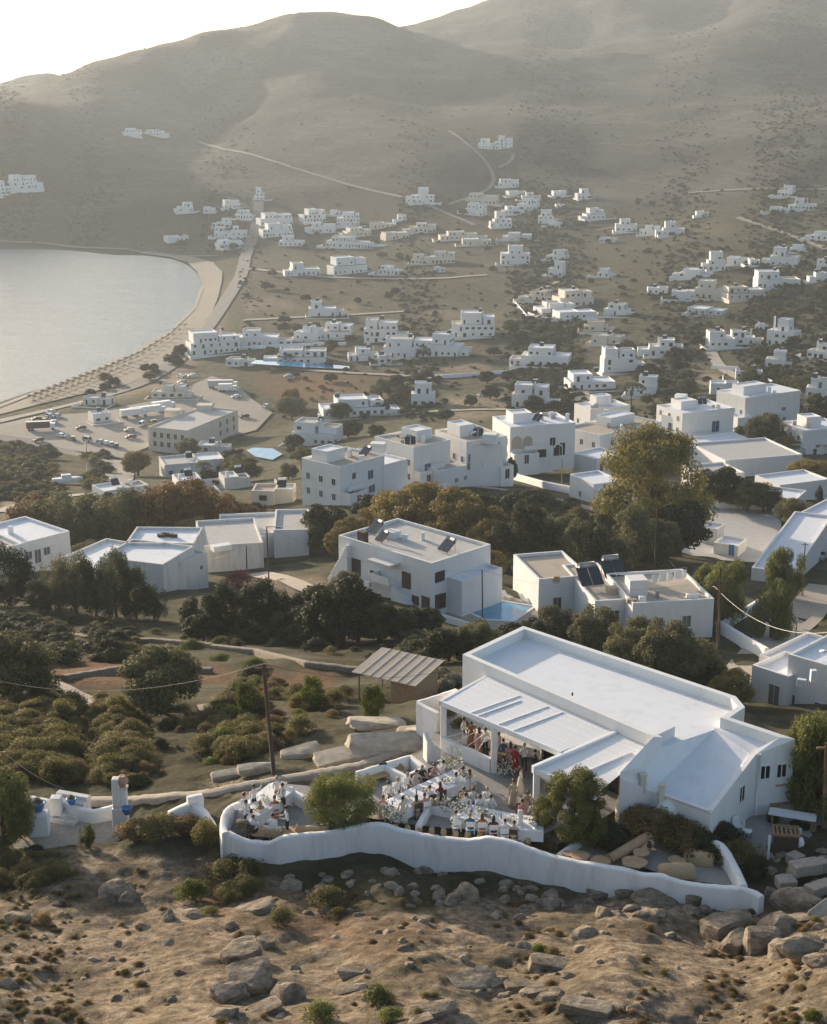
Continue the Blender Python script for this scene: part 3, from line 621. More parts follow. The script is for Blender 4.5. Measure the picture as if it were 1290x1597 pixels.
def make_pose(pose, female):
    """joints in metres, the figure faces -Y, feet (or the seat's foot point) at the origin"""
    J = {}; s = .92 if female else 1.
    if pose.startswith('sit'):
        hz_, kz = .50, .48
        lean = .10 if pose != 'sit_back' else -.05
        J['pelvis'] = (0, 0, hz_, .15, .13); top = lambda h: (0, -lean*h/.5, hz_+h)
        for nm, sx in (('l', -1), ('r', 1)):
            J['hip'+nm] = (.09*sx, -.04, hz_, .10, .10); J['knee'+nm] = (.12*sx, -.46, kz, .065, .065); J['ank'+nm] = (.11*sx, -.44, .09, .045, .045); J['toe'+nm] = (.12*sx, -.58, .05, .04, .035)
    else:
        hz_ = .93*s; lean = .03; st = .12 if pose == 'walk' else 0.
        J['pelvis'] = (0, 0, hz_, .145, .115)
        for nm, sx in (('l', -1), ('r', 1)):
            J['hip'+nm] = (.09*sx, 0, hz_-.06, .095, .095); J['knee'+nm] = (.10*sx, -.02-st*sx, .50*s, .065, .065); J['ank'+nm] = (.10*sx, .03-st*1.6*sx, .09, .045, .045); J['toe'+nm] = (.11*sx, -.13-st*1.6*sx, .045, .04, .035)
        top = lambda h: (0, -lean*h/.5, hz_+h)
    def tv(h, rx, ry): x, y, z = top(h*s); return (x, y, z, rx, ry)
    J['waist'] = tv(.20, .125 if not female else .105, .095); J['chest'] = tv(.38, .165 if not female else .135, .115); J['neck'] = tv(.53, .058, .058)
    nx, ny, nz = tv(.53, 0, 0)[:3]; J['skull'] = (nx, ny-.02, nz+.11, .075, .085); J['crown'] = (nx, ny-.01, nz+.20, .068, .078)
    cx, cy2, cz = tv(.45, 0, 0)[:3]
    for nm, sx in (('l', -1), ('r', 1)):
        J['sho'+nm] = (.185*sx*s, cy2+.01, cz, .065, .06)
        if pose == 'sit' or pose == 'sit_back' : el, wr = (.25*sx, cy2-.12, cz-.24), (.13*sx, cy2-.36, cz-.20)
        elif pose == 'sit_lift': el, wr = ((.27*sx, cy2-.16, cz-.18), (.10*sx, cy2-.20, cz+.08)) if sx > 0 else ((.25*sx, cy2-.12, cz-.24), (.10*sx, cy2-.36, cz-.22))
        elif pose == 'serve': el, wr = (.24*sx, cy2-.10, cz-.26), (.16*sx, cy2-.38, cz-.22)
        elif pose == 'wave': el, wr = ((.40*sx, cy2-.02, cz+.02), (.48*sx, cy2-.06, cz+.24)) if sx > 0 else ((.24*sx, cy2+.02, cz-.28), (.22*sx, cy2-.08, cz-.52))
        else: el, wr = (.24*sx, cy2+.02, cz-.28), (.22*sx, cy2-.08, cz-.52)
        J['elb'+nm] = (*el, .045, .045); J['wri'+nm] = (*wr, .032, .036)
        d = (Vector(wr)-Vector(el)).normalized(); h = Vector(wr)+d*.09; J['palm'+nm] = (*h, .038, .024)
    E_ = [('pelvis', 'waist'), ('waist', 'chest'), ('chest', 'neck'), ('neck', 'skull'), ('skull', 'crown')]
    for nm in 'lr': E_ += [('pelvis', 'hip'+nm), ('hip'+nm, 'knee'+nm), ('knee'+nm, 'ank'+nm), ('ank'+nm, 'toe'+nm), ('chest', 'sho'+nm), ('sho'+nm, 'elb'+nm), ('elb'+nm, 'wri'+nm), ('wri'+nm, 'palm'+nm)]
    me = skin_body('person', J, E_)
    # fingers and thumb as short tapered prongs grown into the palm, nose and ears on the head
    bm = bmesh.new(); bm.from_mesh(me)
    def prong(a, b2, r):
        a, b2 = Vector(a), Vector(b2); q = (b2-a).to_track_quat('Z', 'Y').to_matrix().to_4x4(); q.translation = (a+b2)/2
        bmesh.ops.create_cone(bm, cap_ends=True, segments=5, radius1=r, radius2=r*.7, depth=(b2-a).length, matrix=q)
    for nm, sx in (('l', -1), ('r', 1)):
        wv, pv = Vector(J['wri'+nm][:3]), Vector(J['palm'+nm][:3]); d = (pv-wv).normalized(); side = d.cross(Vector((0, 0, 1))).normalized() if abs(d.z) < .9 else Vector((0, 1, 0)); side = side*sx
        for k in range(4): b0 = pv+side*(-.03+.02*k); prong(b0, b0+d*(.075-.012*abs(k-1.4))+Vector((0, 0, -.02)), .009)
        prong(pv-d*.03-side*.03, pv+d*.02-side*.06, .010)
    sk = Vector(J['skull'][:3]); prong(sk+Vector((0, -.06, .02)), sk+Vector((0, -.115, .0)), .016)
    for sx in (-1, 1): prong(sk+Vector((.06*sx, 0, .0)), sk+Vector((.095*sx, .012, .03)), .022)
    bm.to_mesh(me); bm.free()
    for p in me.polygons: p.use_smooth = True
    # materials: 0 skin, 1 top, 2 trousers or skirt, 3 shoes
    co = np.zeros(len(me.vertices)*3); me.vertices.foreach_get('co', co); co = co.reshape(-1, 3)
    neckz = J['neck'][2]-.015; pz = J['pelvis'][2]; mi = []
    wrv = [(Vector(J['elb'+q][:3]), Vector(J['wri'+q][:3])) for q in 'lr']; sho = [(Vector(J['sho'+q][:3]), Vector(J['elb'+q][:3])) for q in 'lr']
    for p in me.polygons:
        c = p.center; k = 1
        if c.z > neckz+.02 and math.hypot(c.x, c.y-J['neck'][1]) < .2: k = 0
        elif c.z < .11: k = 3
        elif c.z < pz+.04 and not (abs(c.x) > .17 and c.z > pz-.25): k = 2
        for (a, b2) in wrv:
            if (c-b2).length < .07 or (c-(b2+(b2-a).normalized()*.1)).length < .1: k = 0
            if female and (c-(a+b2)/2).length < .17 and (c-Vector((0, c.y, c.z))).length > .12: k = 0
        mi.append(k)
    me.polygons.foreach_set('material_index', mi)
    for _ in range(4): me.materials.append(None)
    return me, sk, J
POSES = {}
def pose(p, f):
    if (p, f) not in POSES: POSES[(p, f)] = make_pose(p, f)
    return POSES[(p, f)]
HAIRS = {}
def hair_mesh(female, style):
    if (female, style) not in HAIRS:
        mb = MB(); pr = [(.0,.125),(.045,.118),(.078,.085),(.092,.04),(.09,0.),(.08,-.03)]
        mb.lathe(pr[::-1], 10, (0, .018, .085), sq=(1., 1.12))
        if style == 'long': mb.lathe([(.02,-.30),(.065,-.26),(.085,-.12),(.085,.02),(.06,.08)], 8, (0, .06, .06), sq=(1.1, .6))
        if style == 'bun': mb.lathe([(.01,-.045),(.045,-.02),(.045,.02),(.01,.045)], 8, (0, .12, .10))
        HAIRS[(female, style)] = mb
    return HAIRS[(female, style)]
GOWN = {}
def gown(p):
    """skirt from the waist down for standing or seated figures in dresses"""
    if p not in GOWN:
        mb = MB()
        if p.startswith('sit'): mb.lathe([(.27,.04),(.26,.25),(.22,.45),(.16,.58),(.13,.70)], 14, (0, -.14, 0), sq=(1., 1.5))
        else: mb.lathe([(.30,.03),(.27,.3),(.22,.6),(.175,.85),(.13,1.04)], 14, (0, 0, 0), sq=(1., .85))
        GOWN[p] = mb
    return GOWN[p]
_pc = {}
def person(p, rz, pz='sit', female=False, top='white', low='black', hair='dark', style='short', skin=0, label='', group='wedding guests', dress=False, vest=None):
    key = (pz, female, top, low, skin)
    if key not in _pc:
        me = pose(pz, female)[0].copy()
        for i, q in enumerate((SKINS[skin], 'cloth_'+top, 'cloth_'+low, 'cloth_black')): me.materials[i] = MATS[q]
        _pc[key] = me
    o = link('person', _pc[key], None, p, rz); tag(o, label, 'person', group)
    sk = pose(pz, female)[1]; ho = hair_mesh(female, style).build('hair', 'hair_'+hair, o); ho.location = (sk.x, sk.y, sk.z-.02)
    if dress: gown(pz).build('skirt', 'cloth_'+top, o)
    if vest:
        J = pose(pz, female)[2]; mb = MB()
        for sx in (-1, 1): mb.tube([(.1*sx, J['chest'][1]-.12, J['waist'][2]-.02), (.11*sx, J['chest'][1]-.125, J['chest'][2]), (.11*sx, J['chest'][1], J['neck'][2]-.02), (.05*sx, J['chest'][1]+.125, J['chest'][2]), (.04*sx, J['waist'][1]+.1, J['waist'][2])], .016, 5)
        mb.build('braces', 'cloth_black', o)
    return o
# ------------------------------------------------------------------ dinner tables
def dining(name, px, wd, label, z=TZ, h=.74):
    P_ = smooth_pts([wp(*q, z+h) for q in dens(px, 10)], 2, 2); root = empty(name, (P_[0].x, P_[0].y, z), 0, label, 'table')
    L = [];
    for i, p in enumerate(P_):
        d = (P_[min(i+1, len(P_)-1)]-P_[max(i-1, 0)]).normalized(); q = Vector((-d.y, d.x)); L.append((p, d, q))
    mb = MB(); prof = [(-.56, h-.55), (-.52, h-.3), (-.5, h-.02), (-.49, h), (.49, h), (.5, h-.02), (.52, h-.3), (.56, h-.55)]; vs = []; fs = []; m_ = len(prof)
    for i, (p, d, q) in enumerate(L):
        for k, (u, zz) in enumerate(prof): vs.append((p.x+q.x*u*wd*(1+(.03*math.sin(i*2.1+k)) if zz < h-.1 else 1), p.y+q.y*u*wd, z+zz))
    for i in range(len(L)-1):
        for k in range(m_-1): fs.append((i*m_+k+1, i*m_+k, (i+1)*m_+k, (i+1)*m_+k+1))
    fs += [tuple(range(m_)), tuple(range((len(L)-1)*m_, len(L)*m_))[::-1]]
    mb.add(vs, fs, 0, False); local(mb.build('tabletop_cloth', 'linen', root), root)
    for i in range(1, len(L), 4):
        p, d, q = L[i]; mb = MB()
        for s_ in (-.35, .35): mb = MB(); mb.box(p.x+q.x*s_*wd-.03, p.x+q.x*s_*wd+.03, p.y+q.y*s_*wd-.03, p.y+q.y*s_*wd+.03, z, z+h-.05); local(mb.build('leg', 'wood', root), root)
    return L
plate = MB(); plate.lathe([(.07,0),(.135,.012),(.14,.018),(.10,.014),(.0,.012)], 12); PLATE = plate.mesh('plate', 'porcelain')
gl = MB(); gl.lathe([(.035,0),(.034,.004),(.006,.01),(.006,.09),(.03,.12),(.04,.16),(.034,.21)], 8); GLASS = gl.mesh('wine_glass', 'clear_glass')
cn = MB(); cn.lathe([(.028,0),(.028,.14),(.01,.15)], 8); CANDLE = cn.mesh('candle', 'candle_tan')
btl = MB(); btl.lathe([(.036,0),(.036,.18),(.014,.23),(.014,.30)], 8); BOTTLE = btl.mesh('bottle', 'shutter_blue')
def flowers(p, r, h, n, label, tall=0., rs=1):
    rr = random.Random(rs); root = empty('flower_arrangement', p, 0, label, 'flowers', 'white flower arrangements')
    mb = MB(); lf = MB()
    for k in range(n):
        a = rr.uniform(0, 6.28); q = rr.random()**.5*r; z = rr.random()*h*(1-.5*q/r)+.05; s = rr.uniform(.03, .075)
        c = Vector((math.cos(a)*q, math.sin(a)*q, z))
        mb.lathe([(s*.3,-s*.6),(s,-s*.1),(s*.8,s*.4),(s*.2,s*.55)], 5, c)
    for k in range(int(n*1.6)):
        a = rr.uniform(0, 6.28); q = rr.random()**.5*r*1.05; c = Vector((math.cos(a)*q, math.sin(a)*q, rr.random()*h*.8)); e = Vector((rr.uniform(-1, 1), rr.uniform(-1, 1), rr.uniform(.2, 1)))*.1; f = Vector((-e.y, e.x, 0))*.5
        lf.add([c, c+e*.5+f, c+e, c+e*.5-f], [(0, 1, 2, 3)])
    if tall:
        for k in range(14):
            a = rr.uniform(0, 6.28); e = Vector((math.cos(a)*r*rr.random()*1.3, math.sin(a)*r*rr.random()*1.3, h+tall*rr.uniform(.4, 1)))
            lf.tube([(0, 0, h*.5), e*.7, e], .008, 3); mb.lathe([(.01,-.08),(.035,0),(.008,.08)], 5, e)
    mb.build('blossoms', 'flower_white', root)['kind'] = 'stuff'; lf.build('leaves', 'leaf_green', root)['kind'] = 'stuff'
    return root
DIN = dict(
 a=([(604,1262),(640,1243),(680,1225),(722,1207)], 1.5, 'long white dinner table running up towards the second pergola column'),
 b=([(724,1264),(770,1275),(815,1284),(848,1285)], 1.6, 'white dinner table behind the slim white post, with guests on both sides'),
 c=([(378,1268),(405,1262),(420,1240),(440,1226)], 1.6, 'white dinner table in the left corner of the terrace, waiters around it'),
 d=([(725,1140),(790,1150),(850,1165)], 1.1, 'white buffet table in the shade under the pergola'))
tabs = {k: dining('dinner_table', *v) for k, v in DIN.items()}
nm = dict(a='the long table towards the columns', b='the table behind the white post', c='the table in the left corner', d='the shaded buffet')
for k, L in tabs.items():
    wd = DIN[k][1]; rr = random.Random(ord(k))
    for i in range(0, len(L)):
        p, d, q = L[i]
        if k != 'd' and i % 2 == 0:
            for s_ in (-.33, .33): tag(link('plate', PLATE, None, (p.x+q.x*s_*wd, p.y+q.y*s_*wd, TZ+.743)), 'small white plate on '+nm[k], 'plate', 'plates on '+nm[k])
        for s_ in (-.18, .2):
            if rr.random() < .8: tag(link('wine_glass', GLASS, None, (p.x+q.x*(s_+rr.uniform(-.05, .05))*wd, p.y+q.y*s_*wd+rr.uniform(-.1, .1), TZ+.743)), 'small stemmed glass on '+nm[k], 'glass', 'glasses on '+nm[k])
        if i % 4 == 1: tag(link('bottle', BOTTLE, None, (p.x+q.x*.05, p.y+q.y*.05, TZ+.743)), 'dark bottle in the middle of '+nm[k], 'bottle', 'bottles on '+nm[k])
        if i % 3 == 0 and k != 'd' : 
            fo = flowers((p.x+d.x*.12, p.y+d.y*.12, TZ+.74), .22, .16, 22, 'low white flower runner piece on '+nm[k], 0, i+ord(k)); fo['group'] = 'flower runners on '+nm[k]
for (px_, py_, r_, h_, n_, tall, lab, z_) in ((704,1195,.75,.5,110,.75,'tall white flower spray against the low wall at the table head',TZ+.55),(704,1262,.7,.55,130,.2,'large white flower mound on the angular low wall',TZ+.3),(790,1205,.7,.9,120,.1,'large round white flower mound beside the second pergola column',TZ),(612,1278,.6,.6,110,0,'trailing white flowers at the near end of the long table',TZ+.35),(752,1268,.35,.3,40,0,'white flower bunch on the left end of the table behind the post',TZ+.74)):
    g = wp(px_, py_, z_); flowers((g.x, g.y, z_), r_, h_, n_, lab, tall, int(px_))
# people: (head pixel x, y, pose, facing in degrees: 0 = towards the viewer, 90 = to the viewer's right, female, top, lower, hair, style, dress, label)
def place_person(hx, hy, pz, face, female, top, low, hair, style, dress, label, z=TZ, skin=None, vest=None, group='wedding guests'):
    J = pose(pz, female)[2]; hzz = J['skull'][2]+.04; c = wp(hx, hy, z+hzz); a = R(face)
    off = Vector((J['skull'][0], J['skull'][1])); off.rotate(Matrix.Rotation(a, 2)) if False else None
    ox = J['skull'][0]*math.cos(a)-J['skull'][1]*math.sin(a); oy = J['skull'][0]*math.sin(a)+J['skull'][1]*math.cos(a)
    return person((c.x-ox, c.y-oy, z), a, pz, female, top, low, hair, style, random.choice((0, 0, 1)) if skin is None else skin, label, group, dress, vest)
def chair_at(o, style):
    ch = copy_tree(CHAIR[style]) if CHAIR_USED[style] else CHAIR[style]; CHAIR_USED[style] = True
    ch.location = o.location; ch.rotation_euler = o.rotation_euler; return ch
CHAIR = {}; CHAIR_USED = {'white': False, 'dark': False}
for st, mt in (('white', 'white_paint'), ('dark', 'wood_dark')):
    r_ = empty('dining_chair', (0, 0, 0), 0, 'x', 'chair', 'dining chairs')
    mb = MB(); mb.box(-.22, .22, -.24, .22, .42, .455); bev(mb.build('seat', mt, r_), .015)
    for (x_, y_) in ((-.2, -.22), (.2, -.22), (-.2, .2), (.2, .2)):
        mb = MB(); mb.box(x_-.018, x_+.018, y_-.018, y_+.018, 0, .42 if y_ < 0 else .9); mb.build('leg', mt, r_)
    mb = MB(); mb.box(-.182, .182, .188, .212, .62, .9); mb.build('backrest', mt, r_); CHAIR[st] = r_
PEOPLE = [
 # long table, far side
 (606,1222,'sit',20,0,'white','black','dark','short',0,'guest in white shirt and sunglasses at the left end of the long table'),
 (621,1216,'sit',25,0,'white','navy','grey','short',0,'guest in white shirt second from the left along the long table'),
 (636,1208,'sit',25,0,'white','navy','grey','short',0,'grey-haired guest in white shirt third along the long table'),
 (650,1204,'sit',30,1,'cream','cream','brown','long',1,'guest in cream dress on the far side of the long table'),
 (659,1197,'sit',30,1,'black','black','blond','long',1,'blond guest in black on the far side of the long table'),
 (678,1194,'sit',35,1,'pink','sand','brown','bun',1,'guest in pale pink dress near the flower spray'),
 (692,1189,'sit_lift',40,0,'white','black','dark','short',0,'guest in white shirt just left of the tall flower spray'),
 # long table, near side
 (628,1245,'stand',200,1,'cream','cream','dark','bun',1,'standing guest in a long cream gown, back to the viewer'),
 (649,1243,'sit',205,1,'sand','sand','dark','long',1,'guest in beige dress beside the standing cream gown'),
 (662,1240,'sit',210,1,'pink','pink','brown','bun',1,'guest in pink dress behind the two wicker lanterns'),
 (670,1228,'sit',210,0,'white','black','brown','short',0,'guest in white shirt left of the red dress'),
 (686,1223,'sit',215,1,'red','red','brown','long',1,'guest in red dress at the long table'),
 (711,1208,'sit',225,0,'white','black','dark','short',0,'guest in white shirt with dark trousers at the table head'),
 (732,1203,'sit',230,1,'sand','grey','brown','long',1,'guest with long hair at the right end of the long table'),
 (722,1199,'sit_lift',300,0,'grey','black','dark','short',0,'dark-haired guest behind the long-haired one at the table end'),
 (598,1243,'sit',160,1,'pink','cream','brown','bun',1,'guest at the near left corner of the long table beside the tree'),
 # table b far side
 (724,1231,'sit',10,1,'sand','sand','brown','short',1,'guest in beige above the flower mound'),
 (727,1240,'sit',5,0,'white','black','dark','short',0,'guest in white shirt at the left end of the post table'),
 (738,1232,'sit_lift',15,0,'white','navy','brown','short',0,'guest leaning forward in white shirt on the far side of the post table'),
 (749,1243,'sit',5,0,'white','black','dark','short',0,'dark-haired guest in white shirt facing us at the post table'),
 (760,1231,'sit',10,0,'white','black','grey','short',0,'guest in white shirt and dark tie facing us'),
 (766,1243,'sit',10,0,'white','grey','brown','short',0,'guest sitting low behind the glasses of the post table'),
 (815,1250,'sit_lift',20,1,'pink','pink','dark','bun',1,'guest with bare shoulders near the right table end'),
 (824,1237,'sit',10,1,'sand','sand','brown','long',1,'guest partly behind the third pergola column'),
 (832,1253,'sit',330,0,'white','black','brown','short',0,'guest in white shirt and dark tie at the right table end'),
 # table b near side
 (711,1267,'sit',190,0,'white','black','brown','short',0,'broad guest in white shirt, back to the viewer, at the left table corner'),
 (733,1271,'sit',185,1,'teal','teal','blond','bun',1,'guest in teal-blue dress with her back to the viewer'),
 (752,1272,'sit',180,1,'rust','black','brown','long',1,'guest in rust-orange dress with her back to the viewer'),
 (770,1276,'sit',180,1,'wine','black','dark','long',1,'guest in wine-red dress with her back to the viewer'),
 (788,1280,'sit',175,0,'white','black','brown','short',0,'guest in white shirt just left of the slim post, back to us'),
 (802,1283,'sit',170,1,'cream','sand','brown','bun',1,'guest in cream dress right beside the slim white post'),
 (836,1270,'sit',140,0,'white','black','brown','short',0,'guest in white shirt at the front right table corner'),
 # left table
 (396,1227,'wave',40,0,'white','black','brown','short',0,'waiter in white shirt shading his eyes behind the left table'),
 (381,1240,'stand',60,0,'white','black','brown','short',0,'waiter in white shirt and black trousers left of the corner table'),
 (384,1251,'serve',75,0,'white','black','dark','short',0,'waiter bending over the left end of the corner table'),
 (432,1214,'serve',20,0,'white','rust','grey','short',0,'waiter with a brown apron at the far end of the corner table'),
 (440,1225,'serve',320,0,'white','black','brown','short',0,'waiter in white shirt and black braces beside the corner table'),
 (446,1260,'serve',290,0,'white','black','brown','short',0,'waiter with black braces at the near right of the corner table'),
 (405,1252,'sit',215,1,'gold','gold','blond','long',1,'guest in a golden dress at the corner table'),
 (428,1244,'sit',200,1,'rust','sand','brown','bun',1,'guest with bare back and brown bun at the corner table'),
 (392,1266,'sit',170,0,'white','black','dark','short',0,'guest in white shirt at the near left of the corner table'),
 (395,1274,'sit',160,0,'white','black','brown','short',0,'guest in white shirt closest to the boulder'),
 (425,1272,'sit',190,0,'white','black','dark','short',0,'guest in white shirt at the near side of the corner table'),
 # standing on the terrace and under the pergola
 (814,1199,'stand',100,1,'cream','cream','brown','bun',1,'tall standing guest in cream suit facing the buffet'),
 (801,1219,'stand',330,1,'sand','sand','brown','long',1,'guest in beige gown standing beside the cream suit'),
 (724,1122,'stand',60,0,'white','black','dark','short',0,'caterer in white shirt nearest the left pergola column'),
 (735,1128,'stand',200,1,'rust','brown','brown','bun',1,'guest in rust dress under the pergola beside the caterer'),
 (747,1137,'stand',220,1,'pink','brown','brown','long',1,'guest in pink seen between the pergola columns'),
 (757,1138,'stand',200,0,'white','black','dark','short',0,'guest in white shirt just left of the second pergola column'),
 (778,1145,'stand',180,1,'cream','cream','dark','bun',1,'guest in cream just right of the second pergola column'),
 (785,1155,'stand',170,0,'navy','black','dark','short',0,'guest in dark suit under the pergola'),
 (796,1160,'stand',200,1,'pink','pink','brown','long',1,'guest in rose dress in the shade behind the flower mound'),
 (804,1166,'stand',150,1,'red','wine','dark','bun',1,'guest in dusky red in the deep shade of the pergola'),
 (818,1162,'serve',190,0,'white','black','grey','short',0,'caterer in white shirt bending over the shaded buffet'),
 (835,1172,'stand',120,0,'black','black','dark','short',0,'guest in black at the right end of the shaded buffet'),
 (846,1166,'stand',90,0,'grey','black','grey','short',0,'guest in grey beside the inner pergola beam'),
]
for q in PEOPLE:
    vest = 1 if 'braces' in q[10] else None
    o = place_person(*q, vest=vest, group='waiters' if 'waiter' in q[10] or 'caterer' in q[10] else 'wedding guests')
    if q[2].startswith('sit'):
        ch = chair_at(o, 'white' if random.random() < .7 else 'dark'); ch['label'] = 'dining chair of the '+' '.join(q[10].split()[:11])
for st in CHAIR:
    if not CHAIR_USED[st]:
        for c in list(CHAIR[st].children): bpy.data.objects.remove(c)
        bpy.data.objects.remove(CHAIR[st])
# ------------------------------------------------------------------ house kit
def blk(root, p0, p1, z, depth, h, wall='plaster', roof='roof_white', par=.4, base=2.5, t_=.28, rim=None):
    """one flat-roofed block: photo pixels of its two front base corners, both at height z"""
    a, b2 = wp(*p0, z), wp(*p1, z); return blk_w(root, a, b2, z, depth, h, wall, roof, par, base, t_)
def blk_w(root, a, b2, z, depth, h, wall='plaster', roof='roof_white', par=.4, base=2.5, t_=.28):
    d = (b2-a).normalized(); q = Vector((-d.y, d.x)); O = [a, b2, b2+q*depth, a+q*depth]
    I = [a+d*t_+q*t_, b2-d*t_+q*t_, b2-d*t_+q*(depth-t_), a+d*t_+q*(depth-t_)]; zt = z+h; zr = zt-par
    mb = MB(); vs = [(p.x, p.y, z-base) for p in O]+[(p.x, p.y, zt) for p in O]+[(p.x, p.y, zt) for p in I]+[(p.x, p.y, zr-.02) for p in I]
    fs = [(i, (i+1) % 4, 4+(i+1) % 4, 4+i) for i in range(4)]+[(4+i, 4+(i+1) % 4, 8+(i+1) % 4, 8+i) for i in range(4)]+[(8+i, 8+(i+1) % 4, 12+(i+1) % 4, 12+i) for i in range(4)]
    mb.add(vs, fs); local(mb.build('wall', wall, root), root)
    mb = MB(); mb.add([(p.x, p.y, zr) for p in I], [(0, 1, 2, 3)]); local(mb.build('roof', roof, root), root)
    return dict(f=(O[0], O[1]), r=(O[1], O[2]), l=(O[3], O[0]), z=z, zt=zt, zr=zr, d=d, q=q, o=O)
def opening(root, face, px, py, wd, hg, pane='window_glass', frame='plaster', name='window', proud=.05):
    a, b2 = face; d = (b2-a).normalized(); nn = Vector((d.y, -d.x)); r_ = ray(px, py)
    t_ = (a.x*nn.x+a.y*nn.y)/(r_.x*nn.x+r_.y*nn.y); P_ = r_*t_; u = (Vector((P_.x, P_.y))-a).dot(d); z = CAMH+P_.z-hg/2
    return wall_window(root, a, b2, u, z, wd, hg, frame, pane, name, proud, root)
def px_on(px, py, z): return wp(px, py, z)
def solar(root, px, py, z, rz=-.6, s=1.):
    """solar water heater: two tilted panels and a tank on a frame"""
    p = wp(px, py, z); M = Matrix.Translation((p.x, p.y, z))@Matrix.Rotation(rz, 4, 'Z')@Matrix.Scale(s, 4)
    mb = MB(); T_ = M@Matrix.Translation((0, 0, .25))@Matrix.Rotation(R(38), 4, 'X')
    for x_ in (-1.05, .05): mb.box(x_, x_+1., 0, 1.9, 0, .08, 0, T_)
    so = local(mb.build('solar_panel', 'panel_blue', root), root); so['kind'] = 'stuff'
    mb = MB(); mb.tube([M@Vector((-.75, 1.55, 1.6)), M@Vector((.75, 1.55, 1.6))], .28*s, 10)
    local(mb.build('water_tank', 'metal_grey', root), root)
    mb = MB()
    for x_ in (-.8, .8):
        for y_, hh in ((.15, .35), (1.55, 1.35)): mb.box(x_-.03, x_+.03, y_-.03, y_+.03, 0, hh, 0, M)
    fo = local(mb.build('heater_frame', 'metal_grey', root), root); fo['kind'] = 'stuff'
def roofbox(root, name, px, py, z, w, d, h, mat_, rz=0.):
    p = wp(px, py, z); M = Matrix.Translation((p.x, p.y, z))@Matrix.Rotation(rz, 4, 'Z'); mb = MB(); mb.box(-w/2, w/2, -d/2, d/2, -.05, h, 0, M)
    return bev(local(mb.build(name, mat_, root), root), .03)
def hroot(name, px, py, z, label): q = wp(px, py, z); return empty(name, (q.x, q.y, z), 0, label, 'house')
# ---- house with the outside stair and pool
Z1 = 75.5
h1 = hroot('house', 600, 930, Z1, 'white two-storey house with outside stair and balcony, beside the blue pool')
c = blk(h1, (529,912), (673,960), Z1, 11.5, 7.2, roof='roof_grey'); F, Rt = c['f'], c['r']
c2 = blk_w(h1, c['o'][1]+c['q']*3.+c['d']*.01, c['o'][1]+c['q']*3.+c['d']*2.6, Z1, 8., 4.6)
for (x, y, w_, h_, k) in ((548,882,1.2,2.2,'door'),(558,885,1.1,2.2,'door'),(585,899,1.7,1.3,'window'),(585,934,2.2,1.6,'window'),(609,937,.8,.8,'window'),(648,936,1.1,1.1,'window'),(634,905,1.5,2.1,'door'),(664,944,1.3,2.3,'door')):
    opening(h1, F, x, y, w_, h_, 'shutter_brown' if k == 'door' else 'window_glass', 'wood_dark' if w_ > 1 else 'plaster', k)
for (x, y, w_, h_, k) in ((686,899,1.7,1.3,'window'),(684,938,1.2,1.9,'door'),(690,937,1.2,1.9,'door')): opening(h1, Rt, x, y, w_, h_, 'window_glass', 'wood_dark', k)
d, q = c['d'], c['q']; o0 = c['o'][1]
mb = MB(); s0 = o0-d*2.2
for i in range(14):                                        # outside stair up to the balcony
    p = s0-d*(i*.3); mb.prism([p, p-d*.3, p-d*.3-q*1.1, p-q*1.1], Z1-1.5, Z1+.22*(i+1))
local(mb.build('stair', 'plaster', h1), h1)
mb = MB(); p = s0-d*4.2; mb.prism([p, p-d*3.4, p-d*3.4-q*1.6, p-q*1.6], Z1+2.9, Z1+3.15); mb.prism([p-q*1.45, p-d*3.4-q*1.45, p-d*3.4-q*1.6, p-q*1.6], Z1+3.15, Z1+3.95); mb.prism([p-d*3.25-q*.003, p-d*3.4-q*.003, p-d*3.4-q*1.45, p-d*3.25-q*1.45], Z1+3.15, Z1+3.95); local(mb.build('balcony', 'plaster', h1), h1)
mb = MB(); mb.prism([p+d*.6, p-d*3.6, p-d*3.6-q*2., p+d*.6-q*2.], Z1+5.7, Z1+5.95); local(mb.build('canopy', 'plaster_aged', h1), h1)
mb = MB(); st = c['o'][0]+d*2.6
for i in range(14): pp = st-d*(i*.28); mb.prism([pp, pp-d*.28, pp-d*.28-q*.9, pp-q*.9], Z1-2.5, Z1+6.4-.42*i)
local(mb.build('stair', 'plaster', h1), h1)
zr = c['zr']
solar(h1, 578,833,zr,-.9); solar(h1, 690,862,zr,-.9); solar(h1, 590,846,zr,-.9,.8)
roofbox(h1, 'chimney', 566,845,zr,1.3,.9,1.5,'shutter_brown',-.8); roofbox(h1, 'roof_hatch', 612,838,zr,2.,1.5,1.,'plaster',-.7); roofbox(h1, 'chimney', 660,842,zr,.5,.5,1.1,'plaster'); roofbox(h1, 'air_unit', 632,842,zr,.9,.5,.8,'white_paint',-.5); roofbox(h1,'air_unit',574,915,Z1+1.6,.9,.5,.8,'white_paint',-.8)
